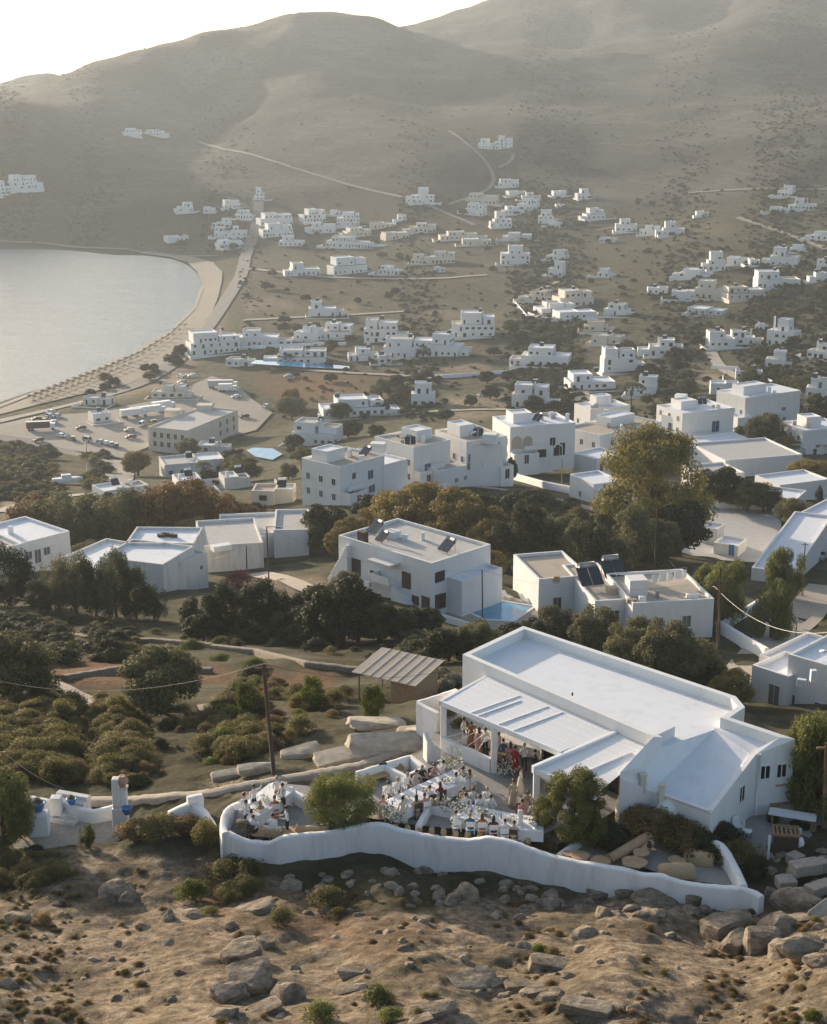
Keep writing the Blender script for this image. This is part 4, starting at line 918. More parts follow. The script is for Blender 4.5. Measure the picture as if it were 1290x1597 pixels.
# the pool
ZP = 75.2
poly_sheet('pool_deck', [wp(*p_, ZP) for p_ in ((688,962),(726,930),(765,918),(838,944),(842,975),(760,985))], ZP, 'path_stone')
pool = [wp(*p_, ZP+.03) for p_ in ((728,952),(770,936),(832,946),(800,968),(757,966))]
pr = empty('swimming_pool', (pool[0].x, pool[0].y, ZP), 0, 'small blue swimming pool beside the white house with the outside stair', 'pool')
mb = MB(); mb.add([(p_.x, p_.y, ZP+.035) for p_ in pool], [(0, 1, 2, 3, 4)]); me = mb.mesh('water', 'pool_water'); bmx = bmesh.new(); bmx.from_mesh(me); [f.normal_flip() for f in bmx.faces if f.normal.z < 0]; bmx.to_mesh(me); bmx.free(); local(link('water', me, pr), pr)
po = inset(pool, -.35); mb = MB(); nn_ = 5
for i in range(5): j = (i+1) % 5; mb.prism([pool[i], pool[j], po[j], po[i]], ZP-.3, ZP+.09)
local(mb.build('coping', 'plaster', pr), pr)
pxwall('garden_wall', [(688,957),(745,975),(757,984)], .9, .3, 'low white garden wall in front of the small pool', ZP, base=ZP-2)
def balustrade(px, z, label, h=1.0, mat_='white_paint', step=.9):
    P_ = [wp(*q_, z) for q_ in px]; r_ = empty('railing', (P_[0].x, P_[0].y, z), 0, label, 'railing')
    for (a, b2) in zip(P_[:-1], P_[1:]):
        L_ = (b2-a).length; nn2 = max(1, int(L_/step)); mb = MB()
        mb.tube([(a.x, a.y, z+h), (b2.x, b2.y, z+h)], .05, 5); mb.tube([(a.x, a.y, z+.1), (b2.x, b2.y, z+.1)], .05, 5); rl = local(mb.build('rail', mat_, r_), r_); rl['kind'] = 'stuff'
        for i in range(nn2+1):
            p_ = a.lerp(b2, i/nn2); mb = MB(); mb.tube([(p_.x, p_.y, z), (p_.x, p_.y, z+h)], .045, 5); local(mb.build('post', mat_, r_), r_)
            if i < nn2:
                e = a.lerp(b2, (i+1)/nn2); mb = MB(); mb.tube([(p_.x, p_.y, z+.1), (e.x, e.y, z+h)], .03, 4); mb.tube([(p_.x, p_.y, z+h), (e.x, e.y, z+.1)], .03, 4); lo = local(mb.build('lattice', mat_, r_), r_); lo['kind'] = 'stuff'
balustrade([(692,950),(735,930),(775,912)], ZP, 'white lattice railing along the small pool deck')
def sunbed(px, py, z, rz, label):
    p = wp(px, py, z); r_ = empty('sun_lounger', (p.x, p.y, z), rz, label, 'sun lounger', 'sun loungers by the small pool')
    mb = MB(); mb.box(-.33, .33, -1., .35, .28, .36); mb.build('seat', 'white_paint', r_)
    mb = MB(); mb.box(-.33, .33, 0, .75, 0, .07, 0, Matrix.Translation((0, .35, .3))@Matrix.Rotation(R(40), 4, 'X')); mb.build('backrest', 'white_paint', r_)
    for x_ in (-.28, .28):
        for y_ in (-.9, .3): mb = MB(); mb.box(x_-.03, x_+.03, y_-.03, y_+.03, 0, .28); mb.build('leg', 'white_paint', r_)
for i, (x, y) in enumerate(((790,932),(818,938))): sunbed(x, y, ZP, .6, ('sun lounger at the pool edge closer to the stair house', 'sun lounger at the pool edge closer to the solar-panel house')[i])
# ---- house with laundry and solar panels on its roof
Z2 = 74.
h2 = hroot('house', 970, 990, Z2, 'white house with laundry and solar panels on its flat roof, behind the party house')
cL = blk(h2, (839,968), (918,961), Z2, 11., 5.8, roof='roof_tan'); cM = blk(h2, (926,1002), (984,998), Z2-.01, 15., 5.6, roof='roof_tan'); cR = blk(h2, (984,1012), (1110,1004), Z2+.01, 12., 6.1, roof='roof_tan')
for (f, x, y, w_, h_, k, pn, fr) in ((cL,869,944,1.1,2.2,'door','shutter_brown','plaster'),(cL,904,943,1.2,2.4,'door','shutter_grey','plaster'),(cR,1008,975,1.1,1.5,'window','shutter_grey','plaster'),(cR,1031,968,.55,.75,'window','window_glass','plaster'),(cR,1071,969,1.1,1.5,'window','shutter_grey','plaster'),(cM,958,965,1.2,2.2,'door','wood_dark','plaster')): opening(h2, f['f'], x, y, w_, h_, pn, fr, k)
solar(h2, 925,917,cM['zr'],.3,1.5); solar(h2, 962,905,cM['zr'],.3,1.5)
roofbox(h2, 'roof_hatch', 992,925,cR['zr'],2.4,2.4,2.1,'plaster',.15); roofbox(h2, 'water_tank', 954,925,cM['zr'],1.4,1.,.9,'roof_tan',.2)
mb = MB(); p = wp(955,940,Z2+3); e = cM['d']; mb.prism([p, p+e*2.6, p+e*2.6-cM['q']*1., p-cM['q']*1.], Z2+2.9, Z2+3.05); local(mb.build('canopy', 'roof_tan', h2), h2)
for i, (x, y) in enumerate(((1017,909),(1028,907),(1040,905),(1052,903),(1062,901))):
    p = wp(x, y, cR['zr']+.7); d_ = cR['d']; mb = MB(); mb.prism([p, p+d_*(.7+.3*(i % 2)), p+d_*(.7+.3*(i % 2))+cR['q']*.05, p+cR['q']*.05], cR['zr']+.7, cR['zr']+1.75)
    tag(mb.build('laundry_sheet', 'linen'), ('white sheet drying on the roof, leftmost on the washing line','white towel second on the rooftop washing line','white sheet in the middle of the rooftop washing line','white towel fourth on the rooftop washing line','white sheet drying on the roof, rightmost on the line')[i], 'laundry', 'laundry on the roof line')
p0_, p1_ = wp(1010,914,cR['zr']), wp(1070,905,cR['zr']); mb = MB(); mb.tube([(p0_.x, p0_.y, cR['zr']+1.8), (p1_.x, p1_.y, cR['zr']+1.8)], .02, 4)
for p_ in (p0_, p1_): mb.tube([(p_.x, p_.y, cR['zr']-.1), (p_.x, p_.y, cR['zr']+1.85)], .035, 5)
local(mb.build('washing_line', 'metal_grey', h2), h2)
for (x, y, w_, h_) in ((1002,938,.9,.7),(1025,932,.4,.9),(985,940,1.2,.5),(1080,932,1.6,.5),(868,906,.8,.7)): roofbox(h2, 'roof_unit', x, y, cR['zr'] if x > 950 else cL['zr'], w_, .6, h_, random.choice(('white_paint','metal_grey','wood_pale')))
# ---- house at the right edge
Z3 = 77.5
h3 = hroot('house', 1230, 1100, Z3, 'white stepped house at the right edge behind the yellow-green bush')
a3 = blk(h3, (1168,1118), (1224,1138), Z3, 6., 6., base=4); b3 = blk(h3, (1222,1130), (1330,1165), Z3+.02, 9., 8., base=4); c3 = blk(h3, (1180,1085), (1226,1100), Z3-.01, 10., 4.9)
opening(h3, a3['f'], 1207,1085, 1.3, 2.4, 'shutter_grey', 'plaster', 'door'); opening(h3, b3['f'], 1277,1105, .9, 1.2); opening(h3, b3['f'], 1232,1098, 1.1, 2.3, 'shutter_blue', 'plaster', 'door')
roofbox(h3, 'air_unit', 1250,1070,b3['zr'],.9,.5,.75,'white_paint',-.4); roofbox(h3, 'chimney', 1268,1062,b3['zr'],.6,.6,1.2,'plaster')
p = wp(1283,1032,b3['zr']); mb = MB(); mb.lathe([(.02,.0),(.25,.06),(.42,.18)], 14, (p.x, p.y, b3['zr']+1.)); mb.tube([(p.x, p.y, b3['zr']-.05), (p.x, p.y, b3['zr']+1.)], .03); local(mb.build('satellite_dish', 'white_paint', h3), h3)
mb = MB(); p = a3['o'][0]
for i in range(8): pp = p-a3['d']*(.28*i+.02); mb.prism([pp, pp-a3['d']*.28, pp-a3['d']*.28+a3['q']*1.2, pp+a3['q']*1.2], Z3-4, Z3+2.2-.25*i)
local(mb.build('stair', 'plaster', h3), h3)
# ---- left cluster
ZA = 71.
h4 = hroot('house', 70, 880, ZA, 'white one-storey house with a small canopy over its door, at the left edge')
c = blk(h4, (34,890), (111,869), ZA, 12., 4.3, roof='roof_white'); blk(h4, (-12,905), (38,893), ZA-.01, 8., 4.6, roof='roof_grey')
for (x, y, w_, h_, k) in ((45,866,1.1,1.2,'window'),(59,867,1.1,2.2,'door'),(73,859,1.1,1.2,'window')): opening(h4, c['f'], x, y, w_, h_, 'shutter_grey', 'plaster', k)
mb = MB(); p = wp(38,858,ZA+2.7); mb.prism([p, p+c['d']*4.6, p+c['d']*4.6-c['q']*1.1, p-c['q']*1.1], ZA+2.6, ZA+2.75); local(mb.build('canopy', 'plaster_aged', h4), h4)
roofbox(h4, 'chimney', 17,832,c['zr'],.7,.7,1.2,'plaster'); mb = MB(); p = c['o'][0]-c['q']*.02
for i in range(12): pp = p-c['d']*(.3*i); mb.prism([pp, pp-c['d']*.3, pp-c['d']*.3-c['q']*1.2, pp-c['q']*1.2], ZA-2, ZA+.1+.28*(11-i)*.9)
local(mb.build('stair', 'plaster_aged', h4), h4)
ZB = 71.5
h5 = hroot('house', 240, 930, ZB, 'tall aged white house with blank side wall behind the dark row of trees')
c = blk(h5, (160,949), (258,962), ZB, 9., 7.6, 'plaster_aged', base=4); c2 = blk(h5, (200,925), (306,926), ZB, 8., 7.6, 'plaster_aged', base=3); c3 = blk(h5, (276,948), (326,930), ZB-.01, 9., 6.6, 'plaster_aged', base=4)
c4 = blk(h5, (88,930), (168,945), ZB+.01, 12., 5.4, 'plaster_aged', base=4); opening(h5, c3['f'], 314,885, .5, .6); opening(h5, c['r'], 292,875, 1.2, .6, 'shutter_grey', 'plaster', 'window')
mb = MB()
for k in range(9):
    an = k*2.4; p = wp(258+3*math.cos(an)*k*.6, 835+k*.4, c2['zr']); mb.box(p.x-.5, p.x+.5, p.y-.15, p.y+.2, c2['zr']-.02, c2['zr']+.3+.1*(k % 3))
local(mb.build('roof_debris', 'wood_dark', h5), h5)['kind'] = 'stuff'
h6 = hroot('house', 360, 890, 69., 'low white flat house with rounded roof edge left of the street lamp'); c = blk(h6, (316,896), (412,890), 69., 14., 4.6, 'plaster_aged', 'roof_grey'); roofbox(h6,'roof_hatch',345,857,c['zr'],3.,1.6,.8,'plaster',.5)
h7 = hroot('house', 420, 870, 67., 'low white house with two long flat roofs behind the street lamp'); c = blk(h7, (345,872), (440,868), 67., 12., 4.2, 'plaster', 'roof_grey'); c = blk(h7, (428,874), (482,873), 67.02, 12., 5.2, 'plaster', 'roof_grey')
roofbox(h7,'chimney',352,835,71,.8,.8,.9,'white_paint'); roofbox(h7,'water_tank',409,845,71,.9,.9,1.,'white_paint')
# ---- long flat roof along the street and the paved court on the right
h8 = hroot('house', 1220, 900, 66., 'long low white building with a pale flat roof along the street'); c = blk(h8, (1170,925), (1236,934), 66., 34., 4.2, roof='roof_white'); c8 = blk(h8, (1232,860), (1330,880), 62., 16., 6.5)
poly_sheet('paved_court', [wp(*p_, 59.6) for p_ in ((1062,860),(1090,785),(1215,790),(1225,870),(1150,905),(1090,890))], 59.6, 'roof_grey')
pxwall('court_wall', [(1088,783),(1216,788)], 1., .4, 'low white wall along the back of the paved court', 59.6, base=57)
pxwall('court_wall', [(1060,866),(1100,882),(1150,890)], 1.2, .4, 'low tan wall stepping down at the front of the paved court', 59.6, 'plaster_cream', base=56)
hs = hroot('kiosk', 1115, 848, 59.6, 'small flat canopy hut with blue door in the paved court'); c = blk(hs, (1092,846), (1118,850), 59.6, 4., 3., 'plaster_aged'); c9 = blk(hs, (1112,872), (1150,878), 58.5, 5., 3.2); opening(hs, c9['f'], 1141,858, 1., 2., 'blue_paint', 'plaster', 'door')
# ---- the shed behind the pergola
ZS = 98.5
p0_, p1_ = wp(553,1088,ZS+.2), wp(608,1104,ZS+.2)
sh = empty('shed', (p0_.x, p0_.y, ZS), 0, 'wooden shed with a sloping ribbed metal roof left of the party house', 'shed')
a, b2, c_ = wp(610,1097,ZS), wp(648,1106,ZS), wp(680,1090,ZS)
d = (b2-a).normalized(); q = Vector((-d.y, d.x)); dep = 3.4
mb = MB(); O = [a, b2, b2+q*dep, a+q*dep]; mb.prism(O, ZS-1, [ZS+2.0, ZS+2.0, ZS+2.4, ZS+2.4]); local(mb.build('wall', 'wood_pale', sh), sh)
k_ = int((b2-a).length/.18)
for i in range(k_): pp = a+d*(i*.18+.01)-q*.02; mb = MB(); mb.prism([pp, pp+d*.165, pp+d*.165+q*.03, pp+q*.03], ZS-.5, ZS+1.98); local(mb.build('plank', 'wood_pale', sh), sh)
e_ = b2; k_ = int(dep/.18)
for i in range(k_): pp = b2+q*(i*.18+.01); mb = MB(); mb.prism([pp, pp+q*.165, pp+q*.165+d*.03, pp+d*.03], ZS-.5, ZS+1.98+.38*i/k_); local(mb.build('plank', 'wood_pale', sh), sh)
ra = a-d*3.2-q*.5; rb = b2+d*.25-q*.5; L_ = (rb-ra).length
for i in range(7):
    s0, s1 = ra+d*(L_*i/7+.01), ra+d*(L_*(i+1)/7-.01); mb = MB(); mb.prism([s0, s1, s1+q*4.4, s0+q*4.4], [ZS+2.02, ZS+2.02, ZS+2.55, ZS+2.55], [ZS+2.08, ZS+2.08, ZS+2.61, ZS+2.61]); local(mb.build('roof_sheet', 'roof_tan', sh), sh)
    mb = MB(); mb.prism([s1-d*.02, s1+d*.05, s1+d*.05+q*4.4, s1-d*.02+q*4.4], [ZS+2.06, ZS+2.06, ZS+2.59, ZS+2.59], [ZS+2.12, ZS+2.12, ZS+2.65, ZS+2.65]); local(mb.build('roof_rib', 'plaster_cream', sh), sh)
for pp in (ra+d*.3+q*.6, ra+d*.3+q*4.): mb = MB(); mb.box(pp.x-.06, pp.x+.06, pp.y-.06, pp.y+.06, ZS-2, ZS+2.1+(.3 if pp != ra+d*.3+q*.6 else 0)); local(mb.build('post', 'wood', sh), sh)
mb = MB(); pp = ra+d*1.2+q*1.; mb.box(pp.x-.7, pp.x+.7, pp.y-.5, pp.y+.5, hz(pp.x, pp.y)-.2, hz(pp.x, pp.y)+.9, 0); tag(mb.build('covered_woodpile', 'metal_dark'), 'dark covered pile under the shed roof', 'pile')
# ------------------------------------------------------------------ row houses in the middle
def arch(root, face, px, py, wd, hg, pane='window_glass'):
    a, b2 = face; d = (b2-a).normalized(); nn = Vector((d.y, -d.x)); r_ = ray(px, py); t_ = (a.x*nn.x+a.y*nn.y)/(r_.x*nn.x+r_.y*nn.y); P_ = r_*t_; u = (Vector((P_.x, P_.y))-a).dot(d); z = CAMH+P_.z-hg/2; c = a+d*u
    pts = [(-wd/2, 0), (wd/2, 0)]+[(wd/2*math.cos(k*math.pi/10), hg-wd/2+wd/2*math.sin(k*math.pi/10)) for k in range(11)]
    def ring(s_, off): return [(c.x+d.x*x*s_+nn.x*off, c.y+d.y*x*s_+nn.y*off, z+y*(s_ if y > .1 else 1)) for x, y in pts]
    n_ = len(pts); mb = MB(); mb.add(ring(1, .03), [tuple(range(n_))]); w_ = local(mb.build('arched_window', pane, root), root)
    mb = MB(); mb.add(ring(1, .02)+ring(1.12, .02)+ring(1., .12)+ring(1.12, .12), [(2*n_+i, 2*n_+(i+1) % n_, 3*n_+(i+1) % n_, 3*n_+i) for i in range(n_)]+[(n_+i, n_+(i+1) % n_, 3*n_+(i+1) % n_, 3*n_+i) for i in range(n_)]+[(i, (i+1) % n_, 2*n_+(i+1) % n_, 2*n_+i) for i in range(n_)]); mb.build('surround', 'plaster', w_)
def enrich(root, c, rs):
    rr = random.Random(rs); o = c['o']; d, q = c['d'], c['q']; L_ = (o[1]-o[0]).length; D_p = (o[3]-o[0]).length; z, zt, zr = c['z'], c['zt'], c['zr']
    u = rr.uniform(.05, .5)*L_; w_ = rr.uniform(.28, .42)*L_; a = o[0]+d*u+q*D_p*rr.uniform(.35, .5); blk_w(root, a, a+d*w_, zr, D_p*.4, rr.uniform(2.2, 2.9), 'plaster', 'roof_white', .25, .05)
    hh_ = rr.uniform(2.6, 3.4); w2 = rr.uniform(.3, .5)*L_; a = o[0]+d*(L_-w2-.05 if rr.random() < .5 else .05)-q*rr.uniform(1.8, 3.); f2 = blk_w(root, a, a+d*w2, z-.02, 3.5, hh_, 'plaster', rr.choice(('roof_grey', 'roof_tan')), .8, 2.5)
    wall_window(root, *f2['f'], w2*.5, z+.3, 1.1, 2.1, 'plaster', rr.choice(('shutter_blue', 'shutter_brown', 'window_glass')), 'door', .05, root)
    for side in ('r', 'l'):
        A, B = c[side]; k_ = max(1, int((B-A).length/3.2))
        for i in range(k_):
            for fl in range(max(1, int((zt-z)/3.2))): wall_window(root, A, B, (i+.5)/k_*(B-A).length, z+fl*3.1+1., 1., 1.3, 'plaster', rr.choice(('window_glass', 'shutter_grey', 'shutter_blue')), 'window', .05, root)
    bw = rr.uniform(.3, .5)*L_; a = o[0]+d*rr.uniform(.1, .4)*L_; mb = MB(); mb.prism([a, a+d*bw, a+d*bw-q*1.2, a-q*1.2], z+hh_*.0+3.0, z+3.18); mb.prism([a-q*1.08, a+d*bw-q*1.08, a+d*bw-q*1.2, a-q*1.2], z+3.18, z+4.05); local(mb.build('balcony', 'plaster', root), root)
    for i in range(rr.randint(2, 4)):
        p = o[0]+d*rr.uniform(.1, .9)*L_+q*rr.uniform(.15, .9)*D_p; s_ = rr.uniform(.3, .6); mb = MB(); mb.box(p.x-s_, p.x+s_, p.y-s_*.7, p.y+s_*.7, zr-.03, zr+rr.uniform(.4, 1.3)); local(mb.build('roof_unit', rr.choice(('plaster', 'metal_grey', 'roof_tan', 'white_paint')), root), root)
_en = [0]
def rowhouse(label, blocks, opens=(), extras=(), rich=True):
    z = blocks[0][2]; r_ = hroot('house', *blocks[0][0], z, label); cs = [blk(r_, *b_[:5], *(b_[5:] if len(b_) > 5 else ())) for b_ in blocks]
    if rich: _en[0] += 1; enrich(r_, cs[0], _en[0])
    for (i, f, x, y, w_, h_, pn, nm_) in opens: opening(r_, cs[i][f], x, y, w_, h_, pn, 'plaster', nm_, .06)
    for (kind, x, y, i) in extras:
        if kind == 's': solar(r_, x, y, cs[i]['zr'], random.uniform(-.8, .4), 1.1)
        else: roofbox(r_, {'c': 'chimney', 'h': 'roof_hatch', 'w': 'water_tank'}[kind], x, y, cs[i]['zr'], *{'c': (.8, .8, 1.6), 'h': (3., 2.5, 2.), 'w': (1.2, 1.2, 1.2)}[kind], 'plaster', random.uniform(-.5, .5))
    return r_
G, S, D_, BL = 'window_glass', 'shutter_grey', 'shutter_brown', 'shutter_blue'
rowhouse('white row house with two blue doors, nearest the brown trees', [((531,790),(600,770),59.6,11.,8.2,'plaster','roof_tan'),((598,771),(636,760),59.61,14.,6.2),((489,780),(533,789),59.5,11.,5.,'plaster','roof_grey')],
 [(0,'f',548,768,1.2,2.3,BL,'door'),(0,'f',565,764,1.2,2.3,BL,'door'),(0,'f',578,740,1.5,1.8,BL,'window'),(2,'f',510,781,1.6,1.7,BL,'window'),(2,'f',527,786,1.6,1.5,BL,'window'),(0,'f',580,762,1.8,1.6,S,'window'),(0,'f',552,742,1.,1.3,G,'window')], [('c',545,712,0),('s',565,712,0),('h',590,705,0)])
rowhouse('white row house with twin windows and a tan roof terrace', [((645,757),(702,744),58.4,13.,8.4,'plaster','roof_tan'),((640,756),(656,752),58.3,10.,4.5)], [(0,'f',667,729,1.7,1.7,S,'window'),(0,'f',688,727,1.7,1.7,S,'window'),(0,'f',650,748,1.4,2.4,D_,'door')], [('s',640,695,0),('c',660,690,0)])
rowhouse('long low white house wall between two row houses', [((686,760),(752,745),58.2,7.,3.6,'plaster','roof_grey')], [(0,'f',712,749,.9,.9,S,'window'),(0,'f',726,745,.9,.9,S,'window'),(0,'f',746,744,1.,2.2,'plaster_cream','door')], [('c',690,745,0)], rich=False)
rowhouse('tall white row house with a shaded roof terrace on posts', [((727,752),(790,742),58.,13.,9.,'plaster','roof_tan'),((710,730),(728,752),57.9,8.,8.)], [(0,'f',735,714,1.5,1.8,S,'window'),(0,'f',746,714,.8,1.4,S,'window'),(0,'f',780,726,1.6,2.8,S,'door'),(0,'f',732,727,1.,1.6,S,'window')], [('h',765,690,0),('w',738,680,0),('s',745,682,0)])
rowhouse('white house with round arches on its upper terrace beside the tall pine', [((795,722),(896,714),55.,12.,8.6,'plaster','roof_white'),((808,724),(862,720),54.5,3.,4.)], [(0,'f',862,690,1.4,2.4,G,'door'),(0,'f',877,700,1.4,3.,G,'door'),(1,'f',815,712,1.8,2.6,G,'door')], [('s',835,658,0),('c',885,655,0)])
_rd = [o_ for o_ in COL.objects if o_.get('label', '').startswith('white house with round arches')][0]; _a, _b = wp(795,722,55.), wp(896,714,55.)
for x, y, w_, h_ in ((806,690,2.6,3.),(823,689,2.4,2.8),(845,704,2.4,2.8),(870,702,2.2,2.6)): arch(_rd, (_a, _b), x, y, w_, h_, 'roof_tan' if y < 695 else 'window_glass')
rowhouse('small white house above the big spreading tree', [((920,672),(982,665),43.,9.,6.4)], [(0,'f',935,662,1.6,1.6,S,'window'),(0,'f',960,650,1.,1.2,S,'window')], [('w',945,645,0)])
rowhouse('white terraced house directly left of the blue-shuttered house', [((934,725),(1030,702),50.,12.,7.5,'plaster','roof_tan'),((930,745),(972,735),51.,8.,4.5)], [(0,'f',955,690,1.2,1.2,G,'window'),(1,'f',938,728,1.,2.2,D_,'door'),(1,'f',950,725,1.,2.2,D_,'door')], [('c',970,672,0)])
rowhouse('tall white house with blue shutters above the flat roofs', [((1062,700),(1142,690),46.5,12.,9.6),((1030,690),(1064,700),46.4,10.,7.8),((1100,712),(1165,703),47.5,7.,3.6)], [(0,'f',1116,665,2.4,3.,BL,'window'),(0,'f',1090,688,2.,2.4,S,'door'),(0,'f',1112,698,1.2,2.4,BL,'door'),(1,'f',1045,665,1.4,2.,BL,'window')], [('s',1096,632,0),('h',1062,626,0),('c',1120,640,0)])
rowhouse('white house behind the turquoise pool with a slanted terrace', [((1160,668),(1246,655),38.5,13.,9.4),((1150,672),(1172,670),38.4,6.,4.)], [(0,'f',1222,640,1.6,2.,S,'window'),(0,'f',1190,655,1.8,2.2,G,'door'),(0,'f',1223,655,1.2,2.,S,'door')], [('c',1200,612,0)])
rowhouse('white cube house cut by the right edge below the pool house', [((1250,712),(1320,706),42.5,12.,7.2),((1230,716),(1256,712),42.4,10.,4.)], [(0,'f',1275,700,1.2,2.2,S,'door')])
rowhouse('wide low white building with stepped grey flat roofs below the blue-shuttered house', [((1095,768),(1160,762),53.,10.,3.8,'plaster','roof_grey'),((1130,745),(1250,735),51.5,18.,4.2,'plaster','roof_grey')], [(0,'f',1120,758,1.2,1.2,S,'window')], rich=False)
rowhouse('white open pavilion on posts beside the round green hedge', [((1215,785),(1292,775),55.5,9.,4.,'plaster','roof_white')], [(0,'f',1235,778,6.,3.,'window_glass','door')], rich=False)
rowhouse('white curved chapel-like house wall under the spreading tree', [((888,775),(925,792),57.5,7.,5.,'plaster','roof_white'),((925,792),(960,800),57.5,7.,4.,'plaster','roof_white')], [(0,'f',905,770,.9,1.2,S,'window')], rich=False)
rowhouse('white low house beside the stone wall right of the cypress', [((1165,800),(1240,810),58.5,8.,4.)], [(0,'f',1200,795,1.,2.,BL,'door')], rich=False)
p_ = wp(1150,640,32); mb = MB(); pool2 = [wp(*q_, 37.5) for q_ in ((1128,650),(1135,632),(1160,632),(1168,650))]; mb.add([(v.x, v.y, 37.5+hz(v.x, v.y)*0) for v in pool2], [(3, 2, 1, 0)]); tag(mb.build('swimming_pool', 'pool_water'), 'turquoise pool terrace left of the white slanted-terrace house', 'pool')
# ------------------------------------------------------------------ roads, beach, car park
def drape(name, rows, mat_, lift=None, kind='structure'):
    """sheet over the terrain: rows of photo pixels, all the same length"""
    vs = []; fs = []; m_ = len(rows[0])
    for r_ in rows:
        for p in r_:
            g = ground(*p) if len(p) == 2 else Vector((p[0], p[1], hz(p[0], p[1]))); d = math.hypot(g.x, g.y); vs.append((g.x, g.y, g.z+(.05+d*.00055 if lift is None else lift)))
    for i in range(len(rows)-1):
        for k in range(m_-1): fs.append((i*m_+k, (i+1)*m_+k, (i+1)*m_+k+1, i*m_+k+1))
    mb = MB(); mb.add(vs, fs, 0, True); me = mb.mesh(name, mat_)
    bmx = bmesh.new(); bmx.from_mesh(me); bmesh.ops.recalc_face_normals(bmx, faces=bmx.faces)
    if sum(f.normal.z for f in bmx.faces) < 0: bmesh.ops.reverse_faces(bmx, faces=bmx.faces)
    bmx.to_mesh(me); bmx.free(); return tag(link(name, me), kind=kind)
def polyline_w(px, step):
    P_ = [ground(*p) for p in px]; out = []
    for a, b2 in zip(P_[:-1], P_[1:]):
        m_ = max(1, int((b2-a).length/step)); out += [Vector((a.x, a.y)).lerp(Vector((b2.x, b2.y)), k/m_) for k in range(m_)]
    out.append(Vector((P_[-1].x, P_[-1].y))); return smooth_pts(out, 3, 2)
def ribbon(name, px, wd, mat_, step=None, lift=None):
    P_ = polyline_w(px, step or wd*1.2); rows = []
    for i, p in enumerate(P_):
        d = (P_[min(i+1, len(P_)-1)]-P_[max(i-1, 0)]).normalized(); q = Vector((-d.y, d.x)); rows.append([(p.x+q.x*wd*u, p.y+q.y*wd*u, 0) for u in (-.5, -.17, .17, .5)])
    return drape(name, rows, mat_, lift), P_
def loft(name, A, B, mat_, n=6, step=14., lift=None):
    A, B = dens(A, 10), dens(B, 10); m_ = max(len(A), len(B)); f = lambda L_, t_: L_[min(int(round(t_*(len(L_)-1))), len(L_)-1)]
    rows = []
    for i in range(m_):
        a, b2 = f(A, i/(m_-1)), f(B, i/(m_-1)); rows.append([(a[0]+(b2[0]-a[0])*k/n, a[1]+(b2[1]-a[1])*k/n) for k in range(n+1)])
    return drape(name, rows, mat_, lift)
WLINE = [(-20,641),(40,618),(100,595),(160,572),(215,548),(262,519),(292,490),(303,478),(310,458),(316,445),(308,425),(290,408),(262,399),(220,394)]
INLAND = [(-10,650),(60,632),(130,615),(200,600),(255,575),(290,545),(315,515),(330,490),(340,465),(346,440),(347,425),(332,410),(302,402),(230,392.5)]
loft('beach', WLINE, INLAND, 'sand', 6)
loft('waterline_sand', WLINE, [(x_+3.5, y_+3.) for x_, y_ in WLINE], 'lot_dust', 2, lift=.75)
loft('car_park', [(-10,665),(60,650),(140,645),(230,628),(290,606),(330,588),(365,598),(395,625)], [(-10,690),(50,690),(110,703),(190,716),(250,690),(330,690),(400,672),(425,645)], 'lot_dust', 8)
ribbon('coast_road', [(-10,660),(60,640),(130,633),(190,612),(245,592),(275,565),(310,530),(340,488),(365,450),(382,420),(378,404),(390,385),(402,345),(404,310)], 9., 'asphalt')
ribbon('road', [(-10,682),(60,690),(120,702),(175,712),(190,730),(185,755),(165,775)], 8.5, 'asphalt')
ribbon('track', [(0,376),(60,378),(140,388),(200,390)], 4.3, 'track_dirt'); ribbon('track', [(200,390),(280,400),(340,400)], 3.7, 'track_dirt')
ribbon('track', [(310,222),(370,238),(430,255),(500,275),(560,295),(620,305),(690,328),(740,352)], 4.3, 'track_dirt', 12)
ribbon('track', [(700,205),(735,232),(770,262),(778,280),(760,300),(700,320)], 3.7, 'track_dirt', 10); ribbon('track', [(778,262),(815,248),(800,240)], 3.7, 'track_dirt', 10)
ribbon('track', [(1060,305),(1100,295),(1180,300),(1290,296)], 3.7, 'track_dirt', 10); ribbon('track', [(1150,340),(1220,362),(1290,390)], 4.3, 'track_dirt', 10); ribbon('track', [(930,360),(1010,345),(1040,362)], 3.1, 'track_dirt', 10)
ribbon('lane', [(905,600),(910,640),(915,670)], 6., 'lot_dust'); ribbon('lane', [(1080,525),(1110,545),(1120,575),(1180,600)], 5., 'lot_dust'); ribbon('lane', [(440,575),(540,583),(700,588),(800,583)], 4., 'lot_dust'); ribbon('lane', [(560,650),(700,640),(810,640)], 4., 'lot_dust')
ribbon('lane', [(820,490),(800,470),(870,440)], 4., 'lot_dust'); ribbon('lane', [(380,500),(460,498),(560,490),(640,486)], 5., 'lot_dust'); ribbon('lane', [(380,420),(480,432),(640,437),(760,430)], 5., 'lot_dust')
ribbon('street', [(1135,1075),(1170,1040),(1215,1000),(1250,960),(1290,915)], 5.5, 'path_stone'); ribbon('lane', [(400,895),(440,905),(500,925),(530,940)], 3.5, 'path_stone'); ribbon('lane', [(740,760),(830,772),(900,785),(970,810)], 3., 'path_stone')
ribbon('footpath', [(40,1066),(90,1078),(140,1090),(185,1096)], 1.6, 'path_stone', 1.5); ribbon('footpath', [(310,1108),(345,1106),(380,1104)], 2.2, 'path_stone', 1.5); ribbon('lane', [(0,800),(60,775),(160,770)], 5., 'lot_dust')
